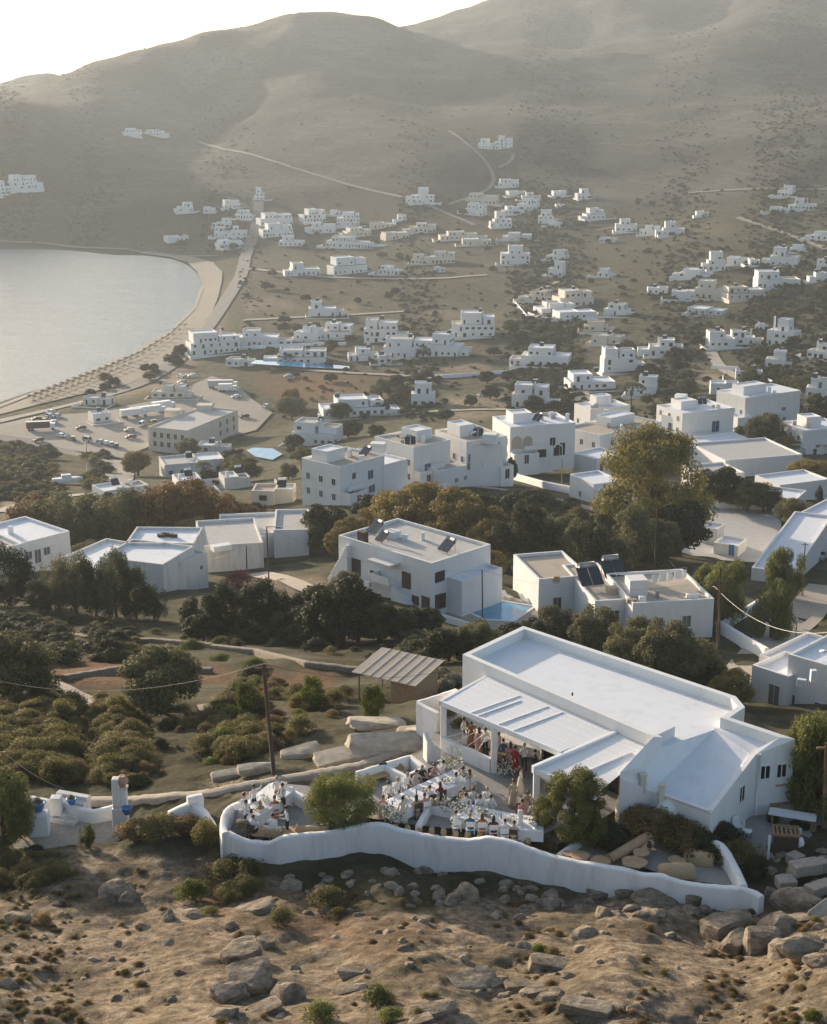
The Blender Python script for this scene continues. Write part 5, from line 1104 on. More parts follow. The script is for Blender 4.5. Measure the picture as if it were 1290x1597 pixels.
# ------------------------------------------------------------------ the far houses
WN = MB(); WN.box(-.5, .5, -.04, .05, 0, 1.)
def auto_house(px, py, wpx, hpx, label, rs, tone=0, yaw=None, group=None):
    rr = random.Random(rs); g = ground(px, py); s = pxm(g); dist = math.hypot(g.x, g.y); sd_ = (CAMH-g.z)/dist
    w_ = wpx/s*.98; dp = max(6., min(12., w_*.6)); h = max(3.1, min(12., hpx/s-dp*sd_*.7)); yw = rr.uniform(-.45, .45) if yaw is None else yaw
    wall = ('plaster_far', 'plaster_cream', 'plaster_aged')[tone]; z = g.z; az = math.atan2(g.x, g.y)
    r_ = empty('house', (g.x, g.y, z), -az+yw, label, 'house', group or 'far white houses of the valley'); big = s > 4.2
    def block(x0, x1, y0, y1, z0, z1):
        t_ = .3; pr_ = .45; O = [(x0, y0), (x1, y0), (x1, y1), (x0, y1)]; I = [(x0+t_, y0+t_), (x1-t_, y0+t_), (x1-t_, y1-t_), (x0+t_, y1-t_)]
        mb = MB(); mb.add([(*p, z0) for p in O]+[(*p, z1) for p in O]+[(*p, z1) for p in I]+[(*p, z1-pr_) for p in I], [(i, (i+1) % 4, 4+(i+1) % 4, 4+i) for i in range(4)]+[(4+i, 4+(i+1) % 4, 8+(i+1) % 4, 8+i) for i in range(4)]+[(8+i, 8+(i+1) % 4, 12+(i+1) % 4, 12+i) for i in range(4)])
        mb.add([(*p, z1-pr_) for p in I], [(0, 1, 2, 3)], 1); mb.build('wall', [wall, rr.choice(('roof_white', 'roof_white', 'roof_grey', 'roof_tan'))], r_)
        # openings on the front and both flanks
        st = max(1, int(round((z1-max(z0, 0))/3.1))); zb = max(z0, 0.)
        for fl in range(st):
            for side in (0, 1):
                L_ = (x1-x0) if side == 0 else (y1-y0); k_ = max(1, int(L_/rr.uniform(2.4, 4.)))
                for i in range(k_):
                    if rr.random() < .2: continue
                    u = (i+.5)/k_*L_; door = rr.random() < .35; ww = rr.choice((.9, 1.2, 1.6 if hpx > 14 else 1.)); hh = 2.1 if door else 1.15; zz = zb+fl*3.05+(.1 if door else 1.)
                    if zz+hh > z1-.5: continue
                    if side == 0: M = Matrix.Translation((x0+u, y0, zz))
                    else: M = Matrix.Translation((x1, y0+u, zz))@Matrix.Rotation(math.pi/2, 4, 'Z')
                    M = M@Matrix.Diagonal((ww, 1, hh, 1))
                    mt = rr.choice(('window_glass', 'shutter_grey', 'shutter_blue', 'window_glass', 'shutter_brown'))
                    if big:
                        mb = MB(); mb.box(-.5, .5, -.06, .05, 0, 1., 0, M); wn = mb.build('door' if door else 'window', mt, r_)
                        mb = MB(); mb.box(-.58, .58, -.10, .03, -.12 if not door else 0., 0.0, 0, M)
                        if not door: mb.build('sill', wall, wn)
                    else: WJ[0].box(-.5, .5, -.06, .05, 0, 1., 0, M)
    WJ = [MB()]
    x0, x1 = -w_/2, w_/2; wide = w_ > 13
    if h > 4.6:
        low = h*.55; k = rr.choice((0, 1, 2))
        block(x0, x1, 0, dp, -3, low if not wide else low*rr.uniform(.9, 1.1))
        if wide:
            a = x0+w_*rr.uniform(.02, .3); b2 = a+w_*rr.uniform(.35, .55); block(a, min(b2, x1-.02), rr.uniform(.8, 2.5), dp-.02, low-.3, h)
            if rr.random() < .6: block(max(b2+1, x0), x1-.02, rr.uniform(1.5, 3), dp-.03, low-.3, h*rr.uniform(.75, .95)) if x1-b2 > 4 else None
        else:
            a, b2 = ((x0+.01, x0+w_*.62), (x1-w_*.62, x1-.01), (x0+w_*.15, x1-w_*.15))[k]; block(a, b2, rr.uniform(.6, 2.), dp-.02, low-.3, h)
        if rr.random() < .6: ww = w_*rr.uniform(.2, .35); sx = rr.choice((-1, 1)); block(*(sorted((sx*(w_/2+.01), sx*(w_/2+ww)))), rr.uniform(.5, 2), dp*.8, -3, low*rr.uniform(.55, .8))
    else:
        block(x0, x0+w_*.55, 0, dp, -3, h); block(x0+w_*.55+.01, x1, rr.uniform(.4, 1.5), dp*.9, -3, h*rr.uniform(.75, 1.1))
    if s > 1.5 and rr.random() < .75:                      # garden walls round the yard
        yx0, yx1, yd = x0-rr.uniform(1, 6), x1+rr.uniform(1, 8), rr.uniform(3, 9); mb = MB()
        for (a_, b_, c_, d_) in ((yx0, yx1, -yd, -yd+.35), (yx0, yx0+.35, -yd+.35, dp*.5), (yx1-.35, yx1, -yd+.35, dp*.5)): mb.box(a_, b_, c_, d_, -3, rr.uniform(.5, 1.1))
        mb.build('garden_wall', wall, r_)['kind'] = 'stuff'
    if WJ[0].v: WJ[0].build('windows', 'window_glass', r_)['kind'] = 'stuff'
    if s > 2.6 and rr.random() < .8:                       # a solar heater on the roof, glinting
        mb = MB(); x_ = rr.uniform(x0*.5, x1*.5); T_ = Matrix.Translation((x_, dp*.6, h-.2))@Matrix.Rotation(R(40), 4, 'X'); mb.box(-1., 1., 0, 1.9, 0, .08, 0, T_); mb.build('solar_panel', 'panel_blue', r_)
        mb = MB(); mb.tube([(x_-.8, dp*.6+1.5, h+1.3), (x_+.8, dp*.6+1.5, h+1.3)], .3, 8); mb.build('water_tank', 'white_paint', r_)
    if s > 2. and rr.random() < .6: mb = MB(); x_ = rr.uniform(x0*.8, x1*.8); mb.box(x_-.35, x_+.35, dp*.4, dp*.4+.7, h*.5, h+.9); mb.build('chimney', wall, r_)
    return r_
ORD = ['first', 'second', 'third', 'fourth', 'fifth', 'sixth', 'seventh', 'eighth', 'ninth', 'tenth', 'eleventh', 'twelfth', 'thirteenth', 'fourteenth', 'fifteenth', 'sixteenth', 'seventeenth', 'eighteenth', 'nineteenth', 'twentieth']
TONE = ['white', 'cream', 'greyish']
CL = {
 'on the upper slope at the far left': [(207,214,30,14),(235,211,36,9)],
 'at the left edge above the bay': [(8,303,40,22),(40,294,40,22)],
 'above the head of the bay': [(290,330,24,15),(326,331,18,9),(363,325,26,14),(377,341,24,14),(348,354,24,14),(345,369,24,16),(373,368,26,16),(362,386,40,13),(279,377,36,10),(405,312,13,20)],
 'in the hotel rows behind the beach': [(432,351,54,20),(434,369,50,22),(453,384,38,17),(491,346,38,21),(522,335,16,8),(543,352,36,22),(505,362,38,16),(561,368,40,14,1),(543,386,76,18),(598,356,42,10,1),(620,373,40,12,1),(627,343,14,9),(660,362,42,15,1),(478,430,46,22),(547,427,58,28),(606,428,34,14)],
 'below the hillside track': [(659,316,36,24),(656,412,30,16,1),(691,411,38,20,1),(686,425,17,9),(716,374,60,14,1),(744,382,46,11,1)],
 'on the middle hill spur': [(756,232,24,16),(786,232,28,22),(794,291,32,12),(808,306,30,9,2),(751,318,46,17,1),(829,312,30,12,2),(737,336,34,20),(821,327,32,18),(799,334,26,13),(785,354,28,28),(851,349,24,22),(864,353,20,9),(874,306,22,9),(910,310,20,16),(874,325,14,7),(806,374,46,12,2)],
 'in the upper right of the valley': [(930,342,32,18),(977,361,34,20),(1013,366,32,15),(1051,367,34,22),(947,379,26,9),(1224,306,24,17),(1216,331,32,9),(1256,327,34,18),(1096,337,20,8),(1277,374,30,14)],
 'in the middle of the valley floor': [(804,412,46,38),(869,406,28,17),(866,431,24,24),(941,432,20,14),(1081,434,50,16),(1118,422,28,30),(1149,412,32,12),(1178,414,17,11),(1222,415,44,30),(1243,394,24,13),(1215,449,68,28),(1283,422,20,18),(1276,439,28,15)],
 'around the ruined tan villa': [(1026,459,32,12),(1068,467,42,15),(1107,466,50,30,1),(1165,467,62,22,1),(847,470,54,18,1),(900,478,58,28,1),(872,488,60,18),(902,498,62,16),(959,492,38,20),(1098,492,58,14,2)],
 'on the right valley terraces': [(929,517,38,18,1),(944,538,48,18,1),(1039,555,54,28),(1127,542,42,28),(1155,538,48,24),(1184,517,15,13),(1216,540,46,56),(1208,575,30,30),(1276,560,38,26),(849,572,76,34),(967,580,52,40),(925,608,74,30),(1000,618,46,34),(1168,592,42,17),(1130,614,44,20),(825,636,56,40)],
 'behind the beach road': [(503,494,44,26),(401,540,66,28),(477,531,42,24),(519,528,56,26),(593,534,52,38),(738,526,68,42),(636,558,78,34),(690,556,52,38),(567,563,48,22),(601,568,22,16,2),(470,568,78,26),(337,552,80,38),(372,572,42,15)],
 'between the car park and the row houses': [(553,650,100,34),(660,634,38,40),(487,695,72,42),(262,622,52,24,1),(160,660,30,20),(150,632,44,14,2),(305,742,96,32,2),(312,765,70,18),(200,780,80,20),(425,788,66,28,1),(372,762,44,20,2),(1277,622,42,34),(332,708,50,14,2)],
}
_seed = 100
for where, hs_ in CL.items():
    hs_ = sorted(hs_, key=lambda q_: q_[0])
    for i, q_ in enumerate(hs_):
        x, y, w_, h_ = q_[:4]; tone = q_[4] if len(q_) > 4 else 0; _seed += 1
        size = 'tiny' if w_ < 20 else 'small' if w_ < 34 else 'wide' if w_ > 55 else 'mid-sized'
        size += ' tall' if h_ > w_*.75 else ' low' if h_ < w_*.35 else ''
        auto_house(x, y, w_, h_, '%s %s house %s, %s from left' % (size, TONE[tone], where, ORD[i]), _seed, tone, group='houses '+where)
# the hotel beside the car park
hh = hroot('hotel', 270, 700, 7.5, 'long cream hotel with many small windows beside the car park')
ca1 = blk(hh, (232,697), (293,706), 7., 18., 8., 'plaster_cream', 'roof_grey'); ca2 = blk(hh, (293,706), (372,672), 7.01, 16., 8.4, 'plaster_cream', 'roof_grey')
for f, xs in ((ca2['l'], (240,249,258,268,280)), (ca1['l'], (1,2,3,4)), (ca2['f'], (304,314,324,334,344,354,364))):
    for k, x in enumerate(xs):
        a, b2 = f; t_ = (k+.7)/(len(xs)+.4); dd = (b2-a)
        for zz in (1.2, 4.6): wall_window(hh, a, b2, dd.length*t_, 7+zz, 1.3, 1.9, 'plaster_cream', 'shutter_brown' if k % 2 else 'window_glass', 'window', .06, hh)
for p_ in ((270,648),(320,640)): roofbox(hh, 'roof_hatch', *p_, ca1['zr'], 6, 5, 2.5, 'plaster_cream')
# pools far off
for (pts, z_, lab) in (([(384,702),(395,698),(425,699),(441,708),(425,717),(398,712)],19.6,'turquoise free-form hotel pool behind the row houses'),([(390,577),(400,571),(470,570),(545,573),(545,577),(470,578)],None,'long narrow turquoise pool behind the beach hotels')):
    P_ = [wp(*p_, z_) if z_ else ground(*p_) for p_ in pts]; zz = z_ if z_ else max(p_.z for p_ in P_)+.5; mb = MB(); mb.add([(p_[0], p_[1], zz) for p_ in P_], [tuple(range(len(P_)))]); me = mb.mesh('swimming_pool', 'pool_water'); bmx = bmesh.new(); bmx.from_mesh(me); [f.normal_flip() for f in bmx.faces if f.normal.z < 0]; bmx.to_mesh(me); bmx.free(); tag(link('swimming_pool', me), lab, 'pool')
# walls along plots
for px_, lab in (([(1110,575),(1160,578),(1205,600)],'pale plot wall below the right valley terraces'),([(820,495),(860,500),(930,500)],'white plot wall around the flat cream houses'),([(800,470),(822,496)],'short white wall beside the valley lane'),([(690,590),(800,582)],'low pale field wall across the middle valley'),([(370,545),(470,540),(540,538)],'white wall in front of the beach-road houses'),([(560,800),(640,775),(700,765)],'low pale wall under the white row houses'),([(790,745),(850,762),(890,770)],'white garden wall below the arched house'),([(1130,985),(1170,960),(1200,940)],'white wall along the street by the weeping tree'),([(1120,985),(1160,1010),(1195,1030)],'broken white wall along the lower street')):
    P_ = [ground(*p_) for p_ in px_]; lowwall('plot_wall', P_, [p_.z-2 for p_ in P_], [p_.z+1.6 for p_ in P_], .6, lab, 'wall', 'plaster_far')
for px_, lab in (([(0,975),(60,985),(150,1000),(250,1003),(330,1010)],'dry stone terrace wall below the left trees'),([(330,1012),(400,1020),(480,1040),(560,1050)],'dry stone terrace wall running to the shed'),([(560,985),(640,993),(706,1000)],'tan stone terrace wall behind the blossoming bushes'),([(100,1062),(200,1045),(330,1050)],'long low stone wall above the dry red field')):
    bare_wall('stone_wall', px_, .6, lab, 'wall', 'rubble', .5)
# ------------------------------------------------------------------ vehicles
for nm_, c_ in dict(white=(.78,.78,.77), silver=(.42,.43,.44), dark=(.03,.032,.038), red=(.30,.03,.025), blue=(.04,.08,.17), tan=(.42,.30,.12)).items():
    m, t, b = new_mat('car_'+nm_); b.inputs['Base Color'].default_value = (*c_, 1); b.inputs['Roughness'].default_value = .25; b.inputs['Coat Weight'].default_value = .5
simple('tyre', (.02,.02,.02), .9, .1)
def make_car(col, van=False):
    r_ = empty('parked_car', (0, 0, 0), 0, 'car', 'car', 'cars in the car park'); mb = MB()
    L_ = 2.15; H_ = 1.45 if not van else 1.95
    side = [(-L_, .35), (-L_, .75), (-L_*.93, .88), (-1.15 if not van else -1.5, .95), (-.55 if not van else -1.1, H_), (1.25 if not van else 2., H_), (1.9 if not van else 2.1, .98), (L_, .9), (L_, .35)]
    vs = []
    for sy in (-1, 1):
        for (x, z) in side: vs.append((x, sy*(.84 if z < 1.1 else .68), z))
    k = len(side); mb.add(vs, [(i, (i+1) % k, k+(i+1) % k, k+i) for i in range(k)]+[tuple(range(k)), tuple(range(k, 2*k))[::-1]]); bd = bev(mb.build('body', 'car_'+col, r_), .06)
    for nmx, pts in (('windscreen', [(-1.12, .97), (-.6, H_-.06)] if not van else [(-1.48, .97), (-1.15, H_-.1)]), ('rear_window', [(1.86, 1.0), (1.32, H_-.06)] if not van else [(2.09, 1.05), (2.03, H_-.1)])):
        mb = MB(); o_ = -.02 if nmx == 'windscreen' else .02; mb.add([(pts[0][0]+o_, -.7, pts[0][1]), (pts[0][0]+o_, .7, pts[0][1]), (pts[1][0]+o_, .6, pts[1][1]), (pts[1][0]+o_, -.6, pts[1][1])], [(0, 1, 2, 3)]); mb.build(nmx, 'window_glass', r_)
    for sy in (-1, 1):
        mb = MB(); mb.add([(-.95, sy*.83, .98), (1.6, sy*.83, .98), (1.15, sy*.70, H_-.1), (-.5, sy*.70, H_-.1)], [(0, 1, 2, 3)]); mb.build('side_window', 'window_glass', r_)
        for x in (-1.35, 1.3):
            mb = MB(); mb.tube([(x, sy*.70, .32), (x, sy*.87, .32)], .32, 10, 0, False); mb.build('wheel', 'tyre', r_)
    return r_
CARS = [(97,683,'white',0,'white car parked at the road edge, nearest the scrub'),(114,688,'dark',0,'dark car parked second along the road edge'),(137,690,'silver',1,'silver van parked along the road edge'),(158,693,'silver',0,'silver car in the middle of the roadside row'),(167,695,'white',0,'white car right after the silver one in the roadside row'),(174,697,'silver',0,'silver car second last in the roadside row'),(182,699,'dark',0,'dark car at the end of the roadside row'),
 (57,657,'dark',0,'dark car at the left of the upper car park row'),(69,660,'dark',0,'dark car beside the left-hand white one'),(83,662,'white',0,'white car at the front of the left car park row'),(77,652,'silver',0,'silver car behind the white one on the left'),(88,652,'silver',0,'silver car at the right of the left cluster'),(79,646,'white',0,'white car furthest back in the left cluster'),(126,671,'dark',0,'dark car standing alone in the middle of the car park'),
 (202,674,'silver',0,'silver car left of the cream hotel'),(204,685,'dark',0,'dark car at the hotel corner'),(221,666,'white',1,'white van beside the cream hotel'),(238,664,'tan',1,'yellow-brown van beside the cream hotel'),(250,697,'dark',0,'dark car close to the hotel front wall'),
 (280,590,'white',0,'white car leftmost of the three by the lorry'),(290,590,'silver',0,'silver car in the middle of the three by the lorry'),(300,589,'white',0,'white car rightmost of the three by the lorry'),(284,599,'silver',0,'silver car at the top of the slanted row'),(282,604,'white',0,'white car second in the slanted row'),(279,609,'silver',0,'silver car third in the slanted row'),(277,614,'white',0,'white car fourth in the slanted row'),(268,617,'silver',0,'silver car fifth in the slanted row'),(256,616,'dark',0,'dark car last in the slanted row'),
 (368,622,'white',0,'white car behind the small lorry'),(415,637,'white',0,'white car alone at the right end of the car park'),(381,653,'dark',0,'dark car behind the cream hotel'),(751,619,'white',0,'white car parked alone in the middle valley'),(1284,873,'silver',0,'silver car on the street at the right edge'),(450,590,'silver',0,'silver car on the lane behind the long pool'),(60,690,'dark',0,'dark car driving on the road beside the scrub'),(1008,360,'white',0,'white speck of a car on the upper valley track')]
protos = {}
for (x, y, col, van, lab) in CARS:
    if (col, van) not in protos: protos[(col, van)] = c_ = make_car(col, van)
    else: c_ = copy_tree(protos[(col, van)])
    g = ground(x, y); c_.location = (g.x, g.y, g.z+.12+g.y*.00055); c_.rotation_euler = (0, 0, random.uniform(-.5, .5)+(2.2 if 'roadside' in lab or 'road edge' in lab else .9)); c_['label'] = lab
def lorry(px, py, L_, col, lab, rz):
    g = ground(px, py); r_ = empty('lorry', (g.x, g.y, g.z+.3), rz, lab, 'lorry', 'lorries and trailers in the car park')
    mb = MB(); mb.box(-L_/2, L_/2, -1.2, 1.2, 1., 3.6); bev(mb.build('cargo_box', col, r_), .05); mb = MB(); mb.box(L_/2+.1, L_/2+2., -1.1, 1.1, .5, 2.7); bev(mb.build('cab', 'car_white', r_), .15)
    mb = MB(); mb.box(L_/2+2.005, L_/2+2.02, -.95, .95, 1.6, 2.4); mb.build('windscreen', 'window_glass', r_)
    for x in (-L_/2+1, -L_/2+2.2, L_/2+1.):
        for sy in (-1, 1): mb = MB(); mb.tube([(x, sy*.8, .45), (x, sy*1.15, .45)], .48, 10, 0, False); mb.build('wheel', 'tyre', r_)
lorry(228,648,13,'car_white','long white trailer in the middle of the car park',.55); lorry(205,652,9,'car_white','shorter white trailer left of the long one',.5); lorry(344,606,11,'car_silver','grey canvas lorry at the top of the car park',.1); lorry(352,612,6,'car_white','small lorry behind the grey canvas one',.1); lorry(252,640,8,'car_white','white trailer right of the long one',.6); lorry(60,672,9,'car_dark','dark lorry parked left in the car park',.2)
mbx = MB(); g = ground(105,755); ht = empty('boat', (g.x, g.y, g.z+.4), .3, 'white motorboat laid up beside the road scrub', 'boat')
mbx.prism([(-4,-.6),(-4,.6),(-1,1.2),(2,1.1),(4.5,0),(2,-1.1),(-1,-1.2)], .2, 1.5); bev(mbx.build('hull', 'white_paint', ht), .2); mbx = MB(); mbx.box(-1.5, 1.2, -.8, .8, 1.5, 2.4); bev(mbx.build('cabin', 'white_paint', ht), .2)
# ------------------------------------------------------------------ beach parasols
mb = MB(); mb.lathe([(1.35,1.95),(1.1,2.15),(.6,2.38),(.05,2.55)], 10); mb.tube([(0, 0, -.2), (0, 0, 2.4)], .05, 5); PAR = mb.mesh('beach_parasol', 'straw_grey')
mb = MB(); mb.box(-.35, .35, -.95, .95, .25, .35); mb.box(-.33, -.25, -.9, -.8, 0, .25); mb.box(.25, .33, -.9, -.8, 0, .25); mb.box(-.33, -.25, .8, .9, 0, .25); mb.box(.25, .33, .8, .9, 0, .25); BED = mb.mesh('sun_lounger', 'straw')
k_ = 0; PN = [{}, {}]; wl = dens([(45,624),(100,602),(160,579),(215,556),(262,527),(285,508)], 5.2)
for row, off in enumerate((1.5, 8., 15.)):
    for i, p_ in enumerate(wl[::1]):
        if row == 2 and i > 30: continue
        g = ground(p_[0]+off*.55, p_[1]+off*.62)
        kk = (i+row) % 2; PN[kk][row] = PN[kk].get(row, 0)+1; od = ', %s from the car park' % ordn(PN[kk][row])
        if kk == 0: tag(link('beach_parasol', PAR, None, (g.x, g.y, g.z+.1+g.y*.0005), random.uniform(0, 1)), ('straw parasol in the row nearest the water', 'straw parasol in the middle beach row', 'straw parasol in the beach row nearest the road')[row]+od, 'parasol', ('parasols nearest the water', 'parasols of the middle row', 'parasols nearest the road')[row])
        else: tag(link('sun_lounger', BED, None, (g.x, g.y, g.z+.1+g.y*.0005), random.uniform(.5, .9)), ('beach lounger in the row nearest the water', 'beach lounger in the middle beach row', 'beach lounger in the row nearest the road')[row]+od, 'sun lounger', ('loungers nearest the water', 'loungers of the middle row', 'loungers nearest the road')[row])
# ------------------------------------------------------------------ vegetation kit
def leaf_mesh(name, clumps, n, size, aspect, mat_, rs, droop=0., up=.3):
    """many small rhombic leaf faces spread through clumps (centre, radii)"""
    rg = np.random.default_rng(rs); C_ = np.array([c for c, r in clumps], float); R_ = np.array([r for c, r in clumps], float)
    wgt = np.prod(R_, 1)**.67; idx = rg.choice(len(clumps), n, p=wgt/wgt.sum())
    u = rg.normal(size=(n, 3)); u /= np.linalg.norm(u, axis=1)[:, None]; rad = rg.random(n)**.28
    P_ = C_[idx]+u*R_[idx]*rad[:, None]
    nrm = u+rg.normal(size=(n, 3))*.55+np.array([0, 0, up]); nrm /= np.linalg.norm(nrm, axis=1)[:, None]
    a = rg.normal(size=(n, 3))+np.array([0, 0, -droop*3.]); a -= (a*nrm).sum(1)[:, None]*nrm; a /= np.linalg.norm(a, axis=1)[:, None]+1e-9; b_ = np.cross(nrm, a)
    s = size*rg.uniform(.6, 1.4, n)[:, None]
    V = np.stack([P_-a*s, P_+b_*s*aspect, P_+a*s, P_-b_*s*aspect], 1).reshape(-1, 3)
    me = bpy.data.meshes.new(name); me.vertices.add(4*n); me.vertices.foreach_set('co', V.ravel()); me.loops.add(4*n); me.loops.foreach_set('vertex_index', np.arange(4*n, dtype=np.int32))
    me.polygons.add(n); me.polygons.foreach_set('loop_start', np.arange(0, 4*n, 4, dtype=np.int32)); me.polygons.foreach_set('loop_total', np.full(n, 4, np.int32)); me.update(); me.materials.append(MATS[mat_]); return me
def crown_clumps(kind, rs, h=1., w=1.):
    rr = random.Random(rs); out = []
    if kind == 'round':
        for k in range(40):
            a = rr.uniform(0, 6.28); el = rr.uniform(-.6, 1.); q = math.sqrt(max(0, 1-el*el)) ; rad = rr.uniform(.6, .95); r_ = rr.uniform(.18, .30)
            out.append(((math.cos(a)*q*rad*.5, math.sin(a)*q*rad*.5, .54+el*.34*rad/.8), (r_*.62, r_*.62, r_*.5)))
        out.append(((0, 0, .54), (.38, .38, .30)))
    elif kind == 'ball':
        for k in range(60):
            a = rr.uniform(0, 6.28); el = rr.uniform(-.95, 1.); q = math.sqrt(max(0, 1-el*el)); rad = rr.uniform(.78, 1.); r_ = rr.uniform(.10, .17); out.append(((math.cos(a)*q*rad*.44, math.sin(a)*q*rad*.44, .50+el*.40*rad), (r_, r_, r_*.9)))
        out.append(((0, 0, .5), (.40, .40, .36)))
    elif kind == 'tall':
        for k in range(30):
            z = rr.uniform(.14, .95); q = .26*math.sin(math.pi*min(1, (z+.05)/1.05))**.6; a = rr.uniform(0, 6.28); r_ = rr.uniform(.07, .12); out.append(((math.cos(a)*q*.75, math.sin(a)*q*.75, z), (r_, r_, r_*1.25)))
        out.append(((0, 0, .5), (.16, .16, .38)))
    elif kind == 'feather':
        for k in range(40):
            a = rr.uniform(0, 6.28); z = rr.uniform(.2, .95); q = .42*math.sin(math.pi*min(1, z*.95))**.5*rr.uniform(.35, 1.); r_ = rr.uniform(.09, .16); out.append(((math.cos(a)*q, math.sin(a)*q, z), (r_, r_, r_*1.5)))
    elif kind == 'spread':
        for k in range(60):
            a = rr.uniform(0, 6.28); z = rr.uniform(.25, .98); q = .52*math.sin(math.pi*min(1, .15+z*.8))**.6*rr.uniform(.3, 1.); r_ = rr.uniform(.08, .15); out.append(((math.cos(a)*q, math.sin(a)*q, z), (r_, r_, r_*.95)))
    elif kind == 'pine':
        for lv in range(9):
            z = .2+lv*.088; q = .30*(1-lv/10.5)
            for k in range(7): a = k*.9+lv; out.append(((math.cos(a)*q*.7, math.sin(a)*q*.7, z), (.09*(1-lv*.07), .09*(1-lv*.07), .025)))
        out.append(((0, 0, .95), (.03, .03, .06)))
    elif kind == 'shrub':
        for k in range(16):
            a = rr.uniform(0, 6.28); q = rr.random()**.6*.42; r_ = rr.uniform(.15, .26); out.append(((math.cos(a)*q, math.sin(a)*q, .28+.42*(1-q/.5)*rr.uniform(.6, 1.)), (r_, r_, r_*.85)))
        out.append(((0, 0, .3), (.34, .34, .26)))
    elif kind == 'palm':
        for k in range(14):
            a = k*.449
            for j in range(5): t_ = (j+1)/5.; out.append(((math.cos(a)*.42*t_, math.sin(a)*.42*t_, .82+.22*t_-.36*t_*t_), (.06, .06, .03)))
    return out
TREES = {}
def proto(kind, mat_, var, n, size, aspect, hgt, droop=0.):
    """crown mesh and trunk mesh of a tree hgt metres tall"""
    key = (kind, mat_, var)
    if key not in TREES:
        cl = [(tuple(c*hgt for c in a), tuple(c*hgt for c in b2)) for a, b2 in crown_clumps(kind, var*7+3)]
        cm = leaf_mesh('crown', cl, n, size, aspect, mat_, var*31+5, droop)
        mb = MB(); rr = random.Random(var); th = {'round': .5, 'ball': .5, 'tall': .9, 'feather': .6, 'spread': .55, 'pine': .95, 'shrub': .25, 'palm': .84}[kind]*hgt; r0 = {'shrub': .03, 'palm': .028}.get(kind, .035)*hgt
        mb.tube([(0, 0, -.6), (rr.uniform(-.03, .03)*hgt, rr.uniform(-.03, .03)*hgt, th*.5), (rr.uniform(-.04, .04)*hgt, rr.uniform(-.04, .04)*hgt, th)], [r0*1.25, r0*.9, r0*.35], 7)
        if kind not in ('pine', 'palm', 'tall'):
            for k in range(6):
                a = k*1.05+rr.random(); z0 = th*rr.uniform(.25, .6); L_ = hgt*rr.uniform(.22, .36); mb.tube([(0, 0, z0), (math.cos(a)*L_*.5, math.sin(a)*L_*.5, z0+L_*.45), (math.cos(a)*L_, math.sin(a)*L_, z0+L_*.8)], [r0*.55, r0*.38, r0*.12], 5)
        TREES[key] = (cm, mb.mesh('trunk', 'bark'), hgt)
    return TREES[key]
KIND = {  # kind: crown shape, leaf material, leaves, leaf size, aspect, height, droop
 'olive': ('round', 'leaf_olive', 15000, .13, .5, 6., 0), 'dark': ('round', 'leaf_dark', 11000, .17, .6, 6., 0), 'warm': ('round', 'leaf_warm', 14000, .16, .55, 7., 0), 'rust': ('feather', 'leaf_rust', 13000, .18, .5, 7., .5),
 'cypress': ('tall', 'leaf_dark', 6000, .16, .5, 8., 0), 'greentall': ('tall', 'leaf_olive', 7000, .16, .5, 8., 0), 'feather': ('feather', 'leaf_olive', 9500, .17, .36, 7., .6), 'featherdark': ('feather', 'leaf_dark', 9000, .17, .4, 7., .5), 'spread': ('spread', 'leaf_gold', 26000, .30, .42, 19., .4),
 'weep': ('feather', 'leaf_green', 15000, .17, .35, 7., 1.2), 'pine': ('pine', 'leaf_dark', 6000, .16, .3, 9., 0), 'bright': ('feather', 'leaf_bright', 6000, .08, .5, 3., .2), 'palm': ('palm', 'leaf_olive', 2600, .30, .15, 7., .3),
 'clipped': ('ball', 'leaf_green', 34000, .05, .35, 3.4, 0), 'airy': ('spread', 'leaf_green', 30000, .07, .4, 4.2, 0), 'shrub': ('shrub', 'leaf_scrub', 3000, .045, .5, 1.5, 0), 'shrubbrown': ('shrub', 'leaf_brown', 3500, .05, .5, 1.6, 0), 'shrubgreen': ('shrub', 'leaf_green', 3200, .05, .5, 1.5, 0), 'shrubdark': ('shrub', 'leaf_dark', 3200, .06, .5, 1.6, 0), 'shrubbright': ('shrub', 'leaf_bright', 2600, .05, .5, 1.4, 0), 'blossom': ('shrub', 'leaf_blossom', 3600, .06, .6, 1.8, 0), 'pinkbush': ('shrub', 'leaf_pink', 2500, .08, .5, 2., 0)}
def tree(kind, px, py, hpx, wr=1., label='', cat=None, group=None, z=None, var=None, name=None):
    g = ground(px, py) if z is None else Vector((*wp(px, py, z), z)); h = hpx/pxm(g)/.93; sh, mt, n, sz, asp, H_, dr = KIND[kind]; v = var if var is not None else random.randint(0, 1)
    cm, tm, _ = proto(sh, mt, v, n, sz, asp, H_, dr); s = h/H_; shrub = sh == 'shrub'
    r_ = empty(name or ('shrub' if shrub else 'palm_tree' if sh == 'palm' else 'tree'), (g.x, g.y, g.z-.05), random.uniform(0, 6.28), label, cat or ('shrub' if shrub else 'tree'), group); r_.scale = (s*wr, s*wr, s)
    link('crown' if not shrub else 'foliage', cm, r_); link('trunk' if not shrub else 'stem', tm, r_); return r_
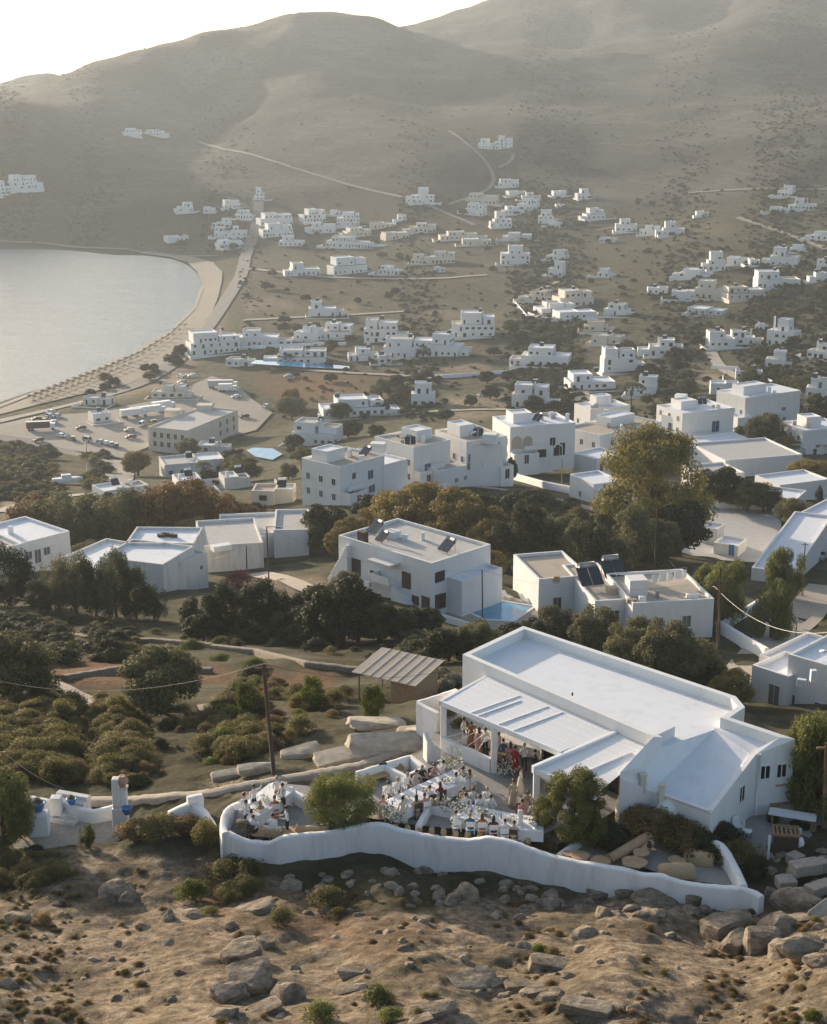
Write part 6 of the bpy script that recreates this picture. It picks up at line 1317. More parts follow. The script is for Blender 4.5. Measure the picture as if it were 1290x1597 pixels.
# ---- on and beside the terrace
tree('clipped', 537,1291,90,1.25,'dense round-headed green tree in the middle of the party terrace', z=TZ)
tree('airy', 893,1314,106,.98,'loose green tree with several heads in front of the pergola', z=TZ-.2)
for (x, y, h, wr, k, lab) in ((945,1318,50,1.3,'shrubdark','dark bush at the foot of the right-hand terrace tree'),(1128,1316,44,1.3,'shrubdark','dark bush behind the curved lounge wall'),(1155,1350,52,1.3,'shrub','scrubby bush at the bend of the curved lounge wall'),(1178,1365,40,1.2,'shrubdark','dark low bush outside the lounge wall end'),(960,1330,36,1.3,'shrubdark','dark leafy plant beside the log bench'),
 (872,1305,20,1.2,'shrubgreen','small plant in the dry bed below the terrace tree'),(850,1318,16,1.3,'shrub','dry grassy tuft in the planting bed, left'),(862,1322,15,1.2,'shrubbrown','dry grassy tuft in the planting bed, right'),
 (212,1308,40,1.5,'shrubbrown','wide dark bush beside the white gate pillar'),(252,1303,46,1.4,'shrub','thick brown-green bush between pillar and terrace corner'),(295,1300,40,1.3,'shrubbrown','dry bush just left of the terrace corner'),(322,1318,58,.8,'shrub','steep green bush climbing the terrace corner'),(700,1118,26,1.,'shrubgreen','spiky green plant inside the left pergola column'),(716,1135,22,1.1,'shrubgreen','low leafy plant under the pergola edge')):
    tree(k, x, y, h, wr, lab)
for i, (t_, hh_, k, lab) in enumerate(((.05,2.1,'shrubbrown','brown-flowered bush below the house gutter, leftmost of the hedge'),(.3,2.3,'shrubbrown','brown bush second in the hedge under the gutter'),(.55,2.2,'shrub','olive-brown bush in the middle of the hedge under the gutter'),(.8,2.1,'shrubbrown','brown bush fourth in the hedge, behind the gravel lounge'),(1.05,1.8,'shrubdark','dark bush ending the hedge at the house corner'),(1.3,1.4,'shrub','scrubby bush beyond the house corner'))):
    e_ = (R5_-R6_); p_ = R6_+e_*t_+Vector((e_.y, -e_.x)).normalized()*.95; r_ = tree(k, 1000, 1320, 40, 1., lab, z=TZ); s_ = hh_/KIND[k][5]; r_.location = (p_.x, p_.y, TZ-.15); r_.scale = (s_*1.2, s_*1.2, s_)
for i in range(26):
    t_ = i/25; x, y = 598+t_*235, 1287+t_*24
    q = wp(x, y, TZ+.25)
    if i % 2: tree('shrubdark', x, y+3, 13, 1.3, 'small dark plant in the strip behind the wavy wall, %s from left' % ordn(i//2+1), 'plant', 'plants behind the wavy wall', z=TZ, var=0)
    else:
        mb = MB(); mb.lathe([(.15,0),(.17,.18),(.13,.34),(.10,.36)], 9, (0, 0, 0)); tag(mb.build('lantern_pot', 'straw', None, (q.x, q.y, TZ)), 'tan straw pot in the strip behind the wavy wall, %s from left' % ordn(i//2+1), 'pot', 'straw pots behind the wavy wall')
# ---- slope to the left
for (k, x, y, h, wr, lab) in (('olive',250,1112,98,1.3,'large round olive tree standing alone on the left slope'),('olive',18,1100,115,1.1,'big grey-green olive tree at the left edge'),('bright',385,1112,48,.9,'small pale green tree by the white terrace patch'),('bright',582,1122,52,.9,'small light green tree in front of the wooden shed'),('bright',488,1105,45,1.,'small warm green tree left of the shed'),('olive',62,1100,30,1.4,'low dark bush beside the left footpath'),('weep',8,1310,95,1.1,'bright-leaved tree at the left edge by the steps'),('bright',136,1318,30,.9,'tiny young tree in the paved courtyard'),
 ('shrubbright',108,1020,26,1.4,'bright yellow-green bush below the left trees'),('shrubbright',350,1165,40,1.6,'bright green shrub on the slope near the brown pole'),('shrubdark',55,1335,24,1.3,'dark round bush in the courtyard corner'),('shrubbright',300,1012,20,2.,'sunlit vine patch above the dry field, left'),('shrubbright',345,1032,16,2.,'sunlit vine patch above the dry field, middle'),('shrubbright',395,1040,18,2.,'sunlit vine patch above the dry field, right'),('pinkbush',372,915,34,1.1,'pink flowering bush beside the street lamp')):
    tree(k, x, y, h, wr, lab)
# ---- the dark belt
BELT = [('featherdark',15,945,85,1.),('feather',92,952,76,.72),('feather',120,956,86,.66),('featherdark',150,960,80,.7),('feather',182,962,92,.62),('featherdark',212,965,74,.74),('featherdark',240,966,50,.9),('featherdark',62,955,44,1.1),
 ('cypress',300,992,58,1.2),('cypress',330,993,64,1.2),('cypress',352,992,80,1.1),('cypress',384,994,76,1.2),('cypress',410,990,84,1.1),('cypress',436,992,66,1.2),('cypress',468,993,66,1.2),('dark',318,1000,44,1.3),('dark',450,1000,44,1.4),
 ('dark',505,1000,84,1.),('dark',535,1008,104,1.),('dark',560,1003,80,1.1),('dark',590,1000,60,1.2),('dark',618,996,48,1.3),('dark',645,988,40,1.3),('olive',540,950,56,1.),('dark',668,985,34,1.5),('dark',490,1010,50,1.3)]
for i, (k, x, y, h, wr) in enumerate(BELT): tree(k, x, y, h, wr, '%s tree in the dark belt behind the left slope, %s from left' % ({'featherdark': 'feathery dark', 'feather': 'feathery grey-green', 'cypress': 'dense upright dark', 'dark': 'round dark', 'olive': 'olive-green'}[k], (ORD+['twenty-first', 'twenty-second', 'twenty-third', 'twenty-fourth', 'twenty-fifth', 'twenty-sixth'])[sorted(BELT, key=lambda q_: q_[1]).index((k, x, y, h, wr))]), group='trees of the dark belt')
def treerow(L_, what, grp):
    xs = sorted(L_, key=lambda q_: q_[1])
    for q_ in L_: tree(*q_[:5], '%s %s, %s from left' % (q_[5], what, ORD[xs.index(q_)]), group=grp)
treerow([('dark',700,1032,52,1.3,'dark tree'),('olive',745,1030,62,1.2,'grey-green tree'),('dark',795,1014,40,1.5,'dark tree'),('dark',832,1005,38,1.5,'dark tree'),('olive',866,1003,56,1.2,'olive tree'),('olive',930,1025,80,1.,'olive tree'),('olive',988,1046,82,1.,'brown-green tree'),('olive',1038,1066,100,.95,'brown-green tree'),('olive',1078,1078,84,1.,'brown-green tree'),('dark',1105,1085,50,1.2,'dark tree'),('warm',1140,1100,56,1.1,'bushy warm tree')], 'behind the party house roof', 'trees behind the party house')
for i, (x, y) in enumerate(((598,1022),(622,1030),(645,1028),(668,1042),(690,1048),(705,1056),(630,1045),(655,1060),(692,1066))): tree('blossom', x, y+12, 26, 1.3, 'pale blossoming bush beyond the wooden shed, %s from left' % ORD[sorted((598,622,645,668,690,705,630,655,692)).index(x)], group='blossoming bushes beyond the shed')
tree('weep', 1252,1262,125,.9,'yellow-green feathery bush at the right edge behind the yard, left one'); tree('weep', 1286,1275,150,.9,'yellow-green feathery bush at the right edge, outermost')
treerow([('rust',48,850,66,1.2,'grey-brown tree'),('feather',85,852,74,1.2,'olive tree'),('feather',120,855,72,1.2,'olive tree'),('feather',155,853,74,1.1,'olive tree'),('feather',188,858,84,1.1,'olive tree'),('feather',222,856,76,1.1,'olive-brown tree'),('rust',255,856,90,1.1,'rust-brown tree'),('rust',290,856,92,1.1,'rust-brown tree'),('rust',325,850,80,1.1,'rust-brown tree'),('rust',350,842,60,1.2,'rust tree'),('warm',306,866,60,1.,'golden tree'),('olive',140,880,36,1.5,'low olive tree'),('rust',380,838,44,1.3,'brown tree'),('feather',205,846,70,1.2,'tall olive tree'),('rust',272,842,74,1.2,'rust tree')], 'behind the left houses', 'trees behind the left houses')
treerow([('warm',543,872,62,1.,'yellow-brown tree'),('dark',508,862,72,1.1,'dark tree'),('warm',598,838,64,1.1,'golden-brown tree'),('warm',632,846,86,1.1,'golden-brown tree'),('warm',668,850,92,1.1,'golden-brown tree'),('warm',705,858,92,1.1,'golden-brown tree'),('warm',738,866,84,1.1,'golden-brown tree'),('warm',762,876,62,1.1,'brown tree'),('dark',480,850,50,1.3,'dark tree'),('olive',455,830,30,1.6,'low olive tree'),('dark',575,808,34,1.5,'dark tree')], 'beyond the house with the outside stair', 'trees beyond the stair house')
treerow([('cypress',782,884,66,1.2,'upright tree'),('cypress',812,888,98,.9,'tall dark cypress'),('cypress',848,895,80,1.1,'dark upright tree'),('greentall',880,902,62,1.2,'green upright tree'),('greentall',902,896,80,1.1,'green upright tree'),('cypress',930,903,78,1.2,'dark upright tree'),('greentall',962,908,66,1.3,'green tree'),('dark',750,836,62,1.2,'dark round tree'),('dark',790,822,50,1.3,'dark round tree'),('cypress',832,850,60,1.2,'dark tree'),('olive',870,850,44,1.4,'olive tree'),('warm',765,905,44,1.2,'brown bush-like tree'),('dark',905,865,50,1.3,'dark tree'),('greentall',940,862,60,1.2,'green tree')], 'in the wooded hollow left of the spreading tree', 'trees of the wooded hollow')
tree('spread', 1012,852,164,1.05,'huge golden-green spreading tree towering over the paved court')
treerow([('greentall',985,888,96,1.2,'green tree'),('dark',1062,868,86,1.,'dark tree'),('olive',1025,885,70,1.1,'olive tree'),('dark',1122,788,58,1.2,'dark round tree'),('olive',1165,798,46,1.3,'olive tree'),('olive',1190,800,44,1.3,'olive tree'),('olive',1240,826,48,1.2,'round tree'),('cypress',1274,818,56,.5,'slim cypress'),('warm',1268,764,44,1.8,'clipped round hedge tree'),('weep',1130,975,92,.9,'weeping pepper tree'),('weep',1222,930,70,.9,'tall weeping tree'),('weep',1203,995,78,.9,'weeping tree'),('weep',1105,960,74,.8,'weeping tree')], 'around the paved court and street', 'trees around the court')
treerow([('pine',848,738,80,.9,'layered pine'),('dark',905,712,40,1.2,'dark tree'),('dark',925,705,36,1.2,'dark tree'),('olive',1195,698,52,1.2,'round olive tree'),('dark',1215,688,30,1.5,'dark clipped tree'),('warm',1228,706,26,1.4,'pale bush tree'),('dark',1278,668,50,1.1,'dark tree'),('warm',215,742,38,1.2,'round tree'),('olive',380,752,38,1.5,'olive tree'),('olive',455,655,36,1.2,'olive tree'),('palm',985,634,40,1.1,'short palm'),('palm',318,745,26,1.,'palm'),('dark',795,755,40,.5,'slim cypress'),('rust',455,640,30,1.3,'brown tree'),('palm',470,730,30,.9,'palm')], 'among the row houses and villas', 'trees among the row houses')
# ---- scattered trees of the valley, alike and small
def in_poly_px(poly, n, rs):
    rr = random.Random(rs); xs = [p[0] for p in poly]; ys = [p[1] for p in poly]; out = []
    while len(out) < n:
        x, y = rr.uniform(min(xs), max(xs)), rr.uniform(min(ys), max(ys))
        if inpoly(np.array([x]), np.array([y]), poly)[0]: out.append((x, y))
    return out
VAL = [([(380,330),(1290,310),(1290,400),(380,410)], 34, 7, 'small dark tree among the upper valley houses'),([(400,430),(1290,400),(1290,520),(400,470)], 36, 9, 'small dark tree in the middle of the valley'),([(380,500),(1290,520),(1290,600),(380,600)], 40, 14, 'round dark tree between the valley villas'),([(420,600),(1290,590),(1290,660),(440,690)], 34, 20, 'rounded tree between villas and row houses'),([(230,700),(480,690),(480,760),(260,770)], 12, 22, 'garden tree between the hotel and the row houses'),([(120,610),(270,560),(330,500),(345,500),(280,590),(150,625)], 12, 12, 'tamarisk tree along the beach road'),([(260,330),(400,320),(390,390),(250,390)], 10, 7, 'small tree above the head of the bay')]
for vi, (poly, n, h, lab) in enumerate(VAL):
    for i, (x, y) in enumerate(sorted(in_poly_px(poly, n, vi+50))): tree(random.choice(('dark', 'dark', 'olive')), x, y, h*random.uniform(.7, 1.4), random.uniform(1.1, 1.6), lab+', %s from left' % ordn(i+1), group=lab.replace('tree', 'trees', 1))
# ------------------------------------------------------------------ scrub that nobody could count
def scatter_nodes(protos_):
    ng = bpy.data.node_groups.new('scrub', 'GeometryNodeTree'); ng.interface.new_socket(name='Geometry', in_out='INPUT', socket_type='NodeSocketGeometry'); ng.interface.new_socket(name='Geometry', in_out='OUTPUT', socket_type='NodeSocketGeometry')
    gi = ng.nodes.new('NodeGroupInput'); go = ng.nodes.new('NodeGroupOutput'); ip = ng.nodes.new('GeometryNodeInstanceOnPoints'); oi = ng.nodes.new('GeometryNodeObjectInfo'); oi.inputs['Object'].default_value = protos_; oi.transform_space = 'ORIGINAL'
    a1 = ng.nodes.new('GeometryNodeInputNamedAttribute'); a1.data_type = 'FLOAT_VECTOR'; a1.inputs['Name'].default_value = 'sc'; a2 = ng.nodes.new('GeometryNodeInputNamedAttribute'); a2.data_type = 'FLOAT_VECTOR'; a2.inputs['Name'].default_value = 'ro'
    ng.links.new(gi.outputs[0], ip.inputs['Points']); ng.links.new(oi.outputs['Geometry'], ip.inputs['Instance']); ng.links.new(a1.outputs[0], ip.inputs['Scale']); ng.links.new(a2.outputs[0], ip.inputs['Rotation']); ng.links.new(ip.outputs[0], go.inputs[0]); return ng
_cellpx = np.abs(np.gradient(PXG, axis=1)*np.gradient(PYG, axis=0))
def scatter(name, label, polys, n, protoobj, smin, smax, rs, dmin=0, dmax=1e9, flat=.8, avoid=None, uniform=False):
    rg = np.random.default_rng(rs); wgt = np.zeros(GX.shape)
    for k, poly in polys: wgt = np.maximum(wgt, k*inpoly(PXG, PYG, poly))
    wgt *= (GD > dmin)*(GD < dmax)*(GZ > 1.2)*(_cellpx if not uniform else GD**2)
    wgt *= np.clip(.35+3.2*vnoise(GX/(GD*.025), GY/(GD*.04)), .02, 1)
    for poly in (avoid or []): wgt *= ~inpoly(GX, GY, poly)
    p = wgt.ravel()/wgt.sum(); idx = rg.choice(p.size, n, p=p); i, j = np.unravel_index(idx, GX.shape)
    da = np.gradient(AZ); dl = np.gradient(LV); az = GA[i, j]+rg.uniform(-.5, .5, n)*da[j]; lv = GL[i, j]+rg.uniform(-.5, .5, n)*dl[i]
    x, y = np.sin(az)*np.exp(lv), np.cos(az)*np.exp(lv); z = np.array([hz(a, b2) for a, b2 in zip(x, y)])-.06
    me = bpy.data.meshes.new(name); me.vertices.add(n); me.vertices.foreach_set('co', np.stack([x, y, z], 1).astype(np.float32).ravel())
    s = rg.uniform(smin, smax, n)*rg.uniform(.7, 1.3, n); sc_ = np.stack([s*rg.uniform(.9, 1.4, n), s*rg.uniform(.9, 1.4, n), s*flat*rg.uniform(.8, 1.2, n)], 1)
    at = me.attributes.new('sc', 'FLOAT_VECTOR', 'POINT'); at.data.foreach_set('vector', sc_.astype(np.float32).ravel()); at = me.attributes.new('ro', 'FLOAT_VECTOR', 'POINT'); ro = np.zeros((n, 3)); ro[:, 2] = rg.uniform(0, 6.28, n); at.data.foreach_set('vector', ro.astype(np.float32).ravel())
    o = link(name, me); md = o.modifiers.new('scatter', 'NODES'); md.node_group = scatter_nodes(protoobj); return tag(o, label, 'scrub', None, 'stuff')
def shrub_obj(kind, px, py, hpx, lab): r_ = tree(kind, px, py, hpx, 1.2, lab, var=1); return [c for c in r_.children if c.name.startswith('foliage')][0]
PA = shrub_obj('shrub', 148,1150,22,'scrubby bush low on the left slope below the olive tree'); PB = shrub_obj('shrubbrown', 70,1160,20,'dry brown bush low on the left slope'); PC = shrub_obj('shrubdark', 250,1165,20,'dark green bush low on the left slope'); PD = shrub_obj('shrubgreen', 100,1190,18,'green bush above the courtyard wall')
AV = [TERRACE, COURT]
LS = [(1., [(-80,1095),(60,1088),(190,1100),(330,1102),(400,1062),(540,1078),(540,1125),(470,1150),(350,1195),(320,1215),(220,1225),(0,1215),(-80,1230)])]
scatter('scrub', 'thick brown-green scrub covering the left slope', LS, 1000, PA, .3, 1.15, 1, flat=.9, avoid=AV); scatter('scrub', 'dry brown scrub between the green on the left slope', LS, 600, PB, .4, .9, 2, avoid=AV); scatter('scrub', 'dark scrub clumps on the left slope', LS, 420, PC, .4, .85, 3, avoid=AV); scatter('scrub', 'small dry sprigs filling the gaps on the left slope', LS, 1500, PB, .12, .4, 34, flat=1.2, avoid=AV); scatter('scrub', 'fresh green tufts on the left slope', LS, 220, PD, .3, .6, 33, avoid=AV)
MS = [(.9, [(-80,960),(280,985),(560,985),(700,1000),(720,1040),(560,1040),(400,1005),(250,1030),(-80,1040)]),(.03, [(-80,1030),(330,1020),(560,1050),(540,1080),(60,1080),(-80,1095)]),(.8, [(430,900),(530,930),(520,985),(430,960)]),(.7, [(700,985),(860,985),(1130,1075),(1120,1110),(820,985)])]
scatter('scrub', 'dark undergrowth of the terraces below the tree belt', MS, 900, PC, .5, 1.3, 4); scatter('scrub', 'grey-brown undergrowth of the terraces below the tree belt', MS, 500, PA, .5, 1.1, 5)
HS = [(1., [(-80,690),(165,705),(170,765),(-80,790)]),(.9, [(30,775),(480,790),(520,830),(330,860),(40,860)]),(.9, [(490,800),(640,790),(760,770),(960,800),(1050,870),(900,910),(760,890),(560,830)])]
scatter('scrub', 'dark bushes filling the hollows between the houses', HS, 900, PC, 1.1, 2.6, 6); scatter('scrub', 'brown-green bushes filling the hollows between the houses', HS, 700, PA, 1., 2.4, 7)
VS = [(1., [(370,400),(1290,380),(1290,690),(900,690),(700,660),(430,660),(440,600),(380,540)]),(.8, [(0,300),(1290,290),(1290,400),(370,400),(200,388),(0,372)])]
scatter('scrub', 'dark bushes and hedges dotted over the valley floor', VS, 6500, PC, .6, 2.0, 8); scatter('scrub', 'dry bushes dotted over the valley floor', VS, 3000, PA, .6, 1.7, 9)
scatter('scrub', 'low scrub dotted over the mountain side', [(1., [(-100,100),(1400,-200),(1400,330),(-100,345)])], 8000, PC, .7, 2.0, 10, 1250, 3200)
FS = [(1., [(-80,1330),(330,1345),(420,1365),(700,1350),(900,1390),(1190,1420),(1400,1400),(1400,1650),(-80,1650)])]
scatter('scrub', 'small dry tufts scattered over the bare foreground slope', FS, 520, PB, .06, .28, 11, avoid=AV); scatter('scrub', 'small green-brown tufts on the bare foreground slope', FS, 300, PA, .06, .26, 12, avoid=AV)
scatter('scrub', 'dense green-brown scrub tumbling below the terrace corner', [(1., [(270,1420),(330,1335),(420,1350),(400,1400),(330,1440)]),(.9, [(-80,1335),(90,1340),(100,1375),(-80,1400)]),(.5, [(420,1380),(520,1390),(560,1440),(440,1430)])], 150, PA, .35, .8, 13, avoid=AV)
for (x, y, h, k, lab) in ((350,1375,46,'shrub','green-brown bush below the left end of the wavy wall'),(300,1400,40,'shrubbright','yellowish bush on the bank below the terrace corner'),(590,1560,34,'shrubgreen','fresh green bush at the bottom, by the flat slabs'),(500,1590,40,'shrubgreen','green bush at the bottom edge, middle'),(612,1592,30,'shrubgreen','green bush cut by the bottom edge under the slabs'),(510,1410,40,'shrub','scrubby bush in the dark hollow below the wall'),(440,1440,34,'shrub','bush beside the rocky ridge'),(70,1440,24,'shrubbrown','dry round bush on the bare left slope'),(40,1370,34,'shrubbrown','brown bush under the courtyard wall'),(838,1485,18,'shrubbright','low green cushion plant beside the squared boulder'),(1270,1590,22,'shrubbright','yellow-green cushion at the bottom right corner'),(30,1440,16,'shrubbrown','small dry bush at the left edge of the bare slope')): tree(k, x, y, h, 1.3, lab)
# ------------------------------------------------------------------ rocks
ROCKS = []
def rock_mesh(rs, blocky=.0, sub=3):
    bmx = bmesh.new(); bmesh.ops.create_icosphere(bmx, subdivisions=sub, radius=1.); rr = random.Random(rs); pl = []
    for k in range(10): v = Vector((rr.uniform(-1, 1), rr.uniform(-1, 1), rr.uniform(-.6, 1))).normalized(); pl.append((v, rr.uniform(.55, .85)))
    if blocky: pl = [(Vector(v), rr.uniform(.5, .6)) for v in ((1,0,0),(-1,0,0),(0,1,0),(0,-1,0),(0,0,1),(0,0,-1))]+pl[:3]
    for v in bmx.verts:
        p = v.co.copy()
        for (nn, d) in pl:
            e = p.dot(nn)-d
            if e > 0: p -= nn*e*.92
        k = vnoise(np.array([p.x*3+rs]), np.array([p.y*3+p.z*2.]))[0]*.12+vnoise(np.array([p.x*8+rs]), np.array([p.z*8+p.y*5.]))[0]*.05
        v.co = p*(1+k)
    me = bpy.data.meshes.new('rock'); bmx.to_mesh(me); bmx.free(); me.materials.append(MATS['rock']); return me
for k in range(6): ROCKS.append(rock_mesh(k+1))
for k in range(4): ROCKS.append(rock_mesh(k+21, 1.))
def rock(px, py, wpx, hr, dr, label, rz=None, kind=None, tilt=0., group='rocks of the bare slope', name='boulder'):
    g = ground(px, py); w_ = wpx/pxm(g)*.72; me = ROCKS[kind if kind is not None else random.randint(0, 5)]
    o = link(name, me, None, (g.x, g.y, g.z+w_*hr*.08)); o.scale = (w_*1.1, w_*dr*1.1, w_*hr*.85); o.rotation_euler = (random.uniform(-.2, .2)+tilt, random.uniform(-.2, .2), rz if rz is not None else random.uniform(0, 6.28)); return tag(o, label, 'rock', group)
RK = [(185,1398,50,.8,.8,'dark split boulder on the left bank',.3,2),(205,1402,30,.8,.8,'smaller dark rock leaning on the split boulder',1.,4),(24,1438,36,.6,.8,'round grey boulder at the left edge',None,1),(12,1540,26,.9,.6,'dark upright stone at the left edge near the bottom',None,3),
 (375,1500,66,1.,.8,'large cracked outcrop on the rocky ridge, upper block',.4,6),(392,1535,78,.8,.9,'large cracked outcrop on the rocky ridge, lower block',.2,7),(358,1555,58,.8,.8,'leaning slab at the foot of the ridge',.7,8),(450,1560,50,1.,.8,'rounded dark boulder right of the ridge',None,0),(408,1580,66,.4,.6,'flat slab at the bottom below the ridge',.4,9),(350,1585,36,.6,.7,'broken slab at the bottom left of the ridge',None,3),(415,1475,30,.9,.8,'dark block on top of the ridge',None,6),
 (560,1515,78,.18,.4,'long flat rock slab flush with the soil',.35,7),(545,1545,58,.25,.5,'flat tilted slab beside the green bush',.4,8),
 (726,1398,34,1.,.9,'pale upright boulder under the wavy wall',None,1),(708,1402,22,.7,.8,'brown stone beside the pale upright boulder',None,2),(910,1460,40,.55,.8,'whitish flat stone in the middle of the slope',None,5),(905,1480,18,.5,.8,'small stone below the whitish flat one',None,5),(818,1478,22,.6,.8,'pale chipped stone left of the squared boulder',None,2),
 (855,1510,68,.55,.6,'squared grey boulder lying on the slope',-.1,9),(737,1535,96,.28,.55,'largest flat slab of the stone row at the bottom',.55,7),(682,1575,66,.3,.6,'flat slab below the largest slab',.5,8),(655,1594,44,.3,.6,'slab at the bottom edge of the stone row',.4,6),(775,1535,44,.45,.6,'slab standing on edge in the stone row',.6,8),(806,1540,46,.5,.6,'squared block fourth in the stone row',.2,9),(832,1550,44,.5,.7,'squared block in the middle of the stone row',.4,6),(862,1556,44,.5,.6,'squared block right of the middle in the stone row',.5,7),(912,1572,86,.28,.45,'long flat slab ending the stone row on the right',-.35,9),(785,1556,18,.6,.8,'small stone in front of the stone row',None,2),
 (1135,1452,90,.75,.6,'big tilted slab of the right rock cluster',.55,8),(1150,1478,60,.8,.6,'wedge slab leaning under the big tilted slab',.7,6),(1190,1478,62,1.1,.7,'tall cracked block of the right rock cluster',.1,7),(1222,1450,56,.7,.8,'rounded block behind the right rock cluster',None,0),(1215,1490,50,.6,.7,'brown block at the foot of the right rock cluster',None,3),(1250,1412,62,.7,.8,'large round boulder near the cut stones',None,1),(1262,1480,66,.45,.7,'wide boulder at the right edge',.2,4),(1245,1440,40,.7,.8,'brown squared boulder below the round one',.3,9),(1280,1500,40,.6,.8,'boulder cut by the right edge',None,5),(1225,1375,36,.9,.4,'upright pinkish slab beside the cut stones',.3,8),(1045,1362,0.1,.1,.1,'',None,0),
 (1088,1410,42,1.2,.5,'split dark rock leaning on the wavy wall',.5,8),(1022,1405,50,.6,.7,'tan boulder under the wavy wall',None,4),(940,1392,54,.35,.5,'pale stones set under the wavy wall',.2,7),(975,1398,30,.9,.6,'squared stone under the wavy wall',None,9),(1160,1345,26,.9,.9,'pale round boulder behind the lounge wall',None,1),(943,1426,26,.6,.8,'tan flat stone below the wavy wall',None,3),
 (400,1420,70,.35,.6,'pale rock face below the terrace corner',.3,7),(455,1385,34,.6,.8,'stone in the dark hollow under the wall',None,2),(300,1425,34,.4,.7,'pale flat rock on the bank',None,5),(225,1448,20,.6,.8,'whitish small stone on the bank',None,1),(265,1432,22,1.,.7,'dark stone in the scrub',None,3),
 (620,1170,150,.13,.4,'long pale bedrock slab behind the terrace',.35,7),(545,1185,110,.14,.45,'pale bedrock slab left of the white planter',.3,8),(660,1152,60,.3,.6,'cracked bedrock block near the stair wall',.4,6),(640,1150,40,.4,.6,'darker bedrock block on the pale slab',.2,9),(470,1180,60,.2,.5,'bedrock slab beside the brown pole',.3,7),(400,1205,60,.2,.4,'low bedrock ledge left of the brown pole',.3,8),(350,1215,40,.2,.5,'small bedrock ledge above the path',.3,9),(590,1135,90,.14,.5,'upper bedrock sheet below the shed',.35,7)]
for q in RK:
    if q[2] > 1: o = rock(*q[:6], q[6], q[7], group='rocks of the bare slope' if q[1] > 1330 else 'bedrock behind the terrace')
    if q[2] > 1 and q[1] < 1330 and q[2] > 35 and q[0] < 700: o.location.z += .25; o.scale.z *= 1.5; o.scale.x *= 1.15; o.material_slots[0].link = 'OBJECT'; o.material_slots[0].material = MATS['rock_pale']
mb = MB(); g = ground(381,1302)
o = link('boulder', ROCKS[8], None, (*wp(379,1292,TZ+.5), TZ+.45)); o.scale = (.62, .4, .95); tag(o, 'tall brown boulder standing inside the left terrace corner', 'rock')
rr = random.Random(5)
for i, (x, y) in enumerate(in_poly_px([(0,1400),(330,1420),(640,1400),(940,1420),(1200,1430),(1290,1420),(1290,1590),(0,1590)], 90, 61)): rock(x, y, rr.uniform(8, 17), rr.uniform(.4, .8), rr.uniform(.6, 1.), 'small loose grey-brown stone on the bare slope', group='loose stones on the slope', name='stone')
for i, (x, y) in enumerate(in_poly_px([(430,1362),(650,1355),(900,1395),(1180,1425),(1180,1450),(900,1425),(650,1410),(450,1390)], 70, 62)): rock(x, y, rr.uniform(9, 22), rr.uniform(.5, .9), rr.uniform(.6, 1.), 'fallen stone in the dark strip under the wavy wall', group='fallen stones under the wall', name='stone')
for i, (x, y) in enumerate(in_poly_px([(1180,1330),(1290,1320),(1290,1500),(1200,1450)], 34, 63)): rock(x, y, rr.uniform(9, 20), rr.uniform(.5, .9), rr.uniform(.6, 1.), 'rubble stone beside the cut blocks on the right', group='rubble stones by the cut blocks', name='stone')
PE1 = rock(700,1440,7,.6,.8,'tiny loose stone in the middle of the slope', name='stone')
def pebbles(label, polys, n, smin, smax, rs): return scatter('pebbles', label, polys, n, PE1, smin, smax, rs, flat=.6, avoid=AV)
pebbles('tiny stones and clods strewn over the bare foreground slope', FS, 9000, .02, .10, 21); pebbles('tiny stones strewn over the bedrock bank behind the terrace', [(1., [(340,1215),(460,1200),(560,1165),(660,1130),(700,1130),(640,1190),(480,1230),(300,1245)])], 700, .03, .12, 22)
# cut stone blocks
for i, (x, y, w_, h_, d_, rz, tl, lab) in enumerate(((1255,1372,1.5,.55,.8,.3,0,'long cut stone block on top of the pile'),(1225,1382,.9,.5,.7,.2,.1,'cut stone block left in the pile'),(1280,1395,1.4,.6,.8,.5,-.1,'cut stone block at the right edge of the pile'),(1250,1398,1.3,.4,.6,.1,.05,'cut stone block low in the pile'),(1240,1345,.7,.5,.7,.6,0,'squared stone behind the pile'),(1275,1358,1.,.6,.7,.4,0,'squared stone at the back of the pile'),(1285,1425,1.6,.3,.9,.8,.3,'thick slab sliding off the pile'))):
    g = ground(x, y); mb = MB(); mb.box(-w_/2, w_/2, -d_/2, d_/2, 0, h_); o = bev(mb.build('cut_stone', 'path_stone', None, (g.x, g.y, g.z-.05+(.45 if 'top' in lab else 0)), rz), .04); o.rotation_euler[0] = tl; tag(o, lab, 'stone', 'cut stone pile')
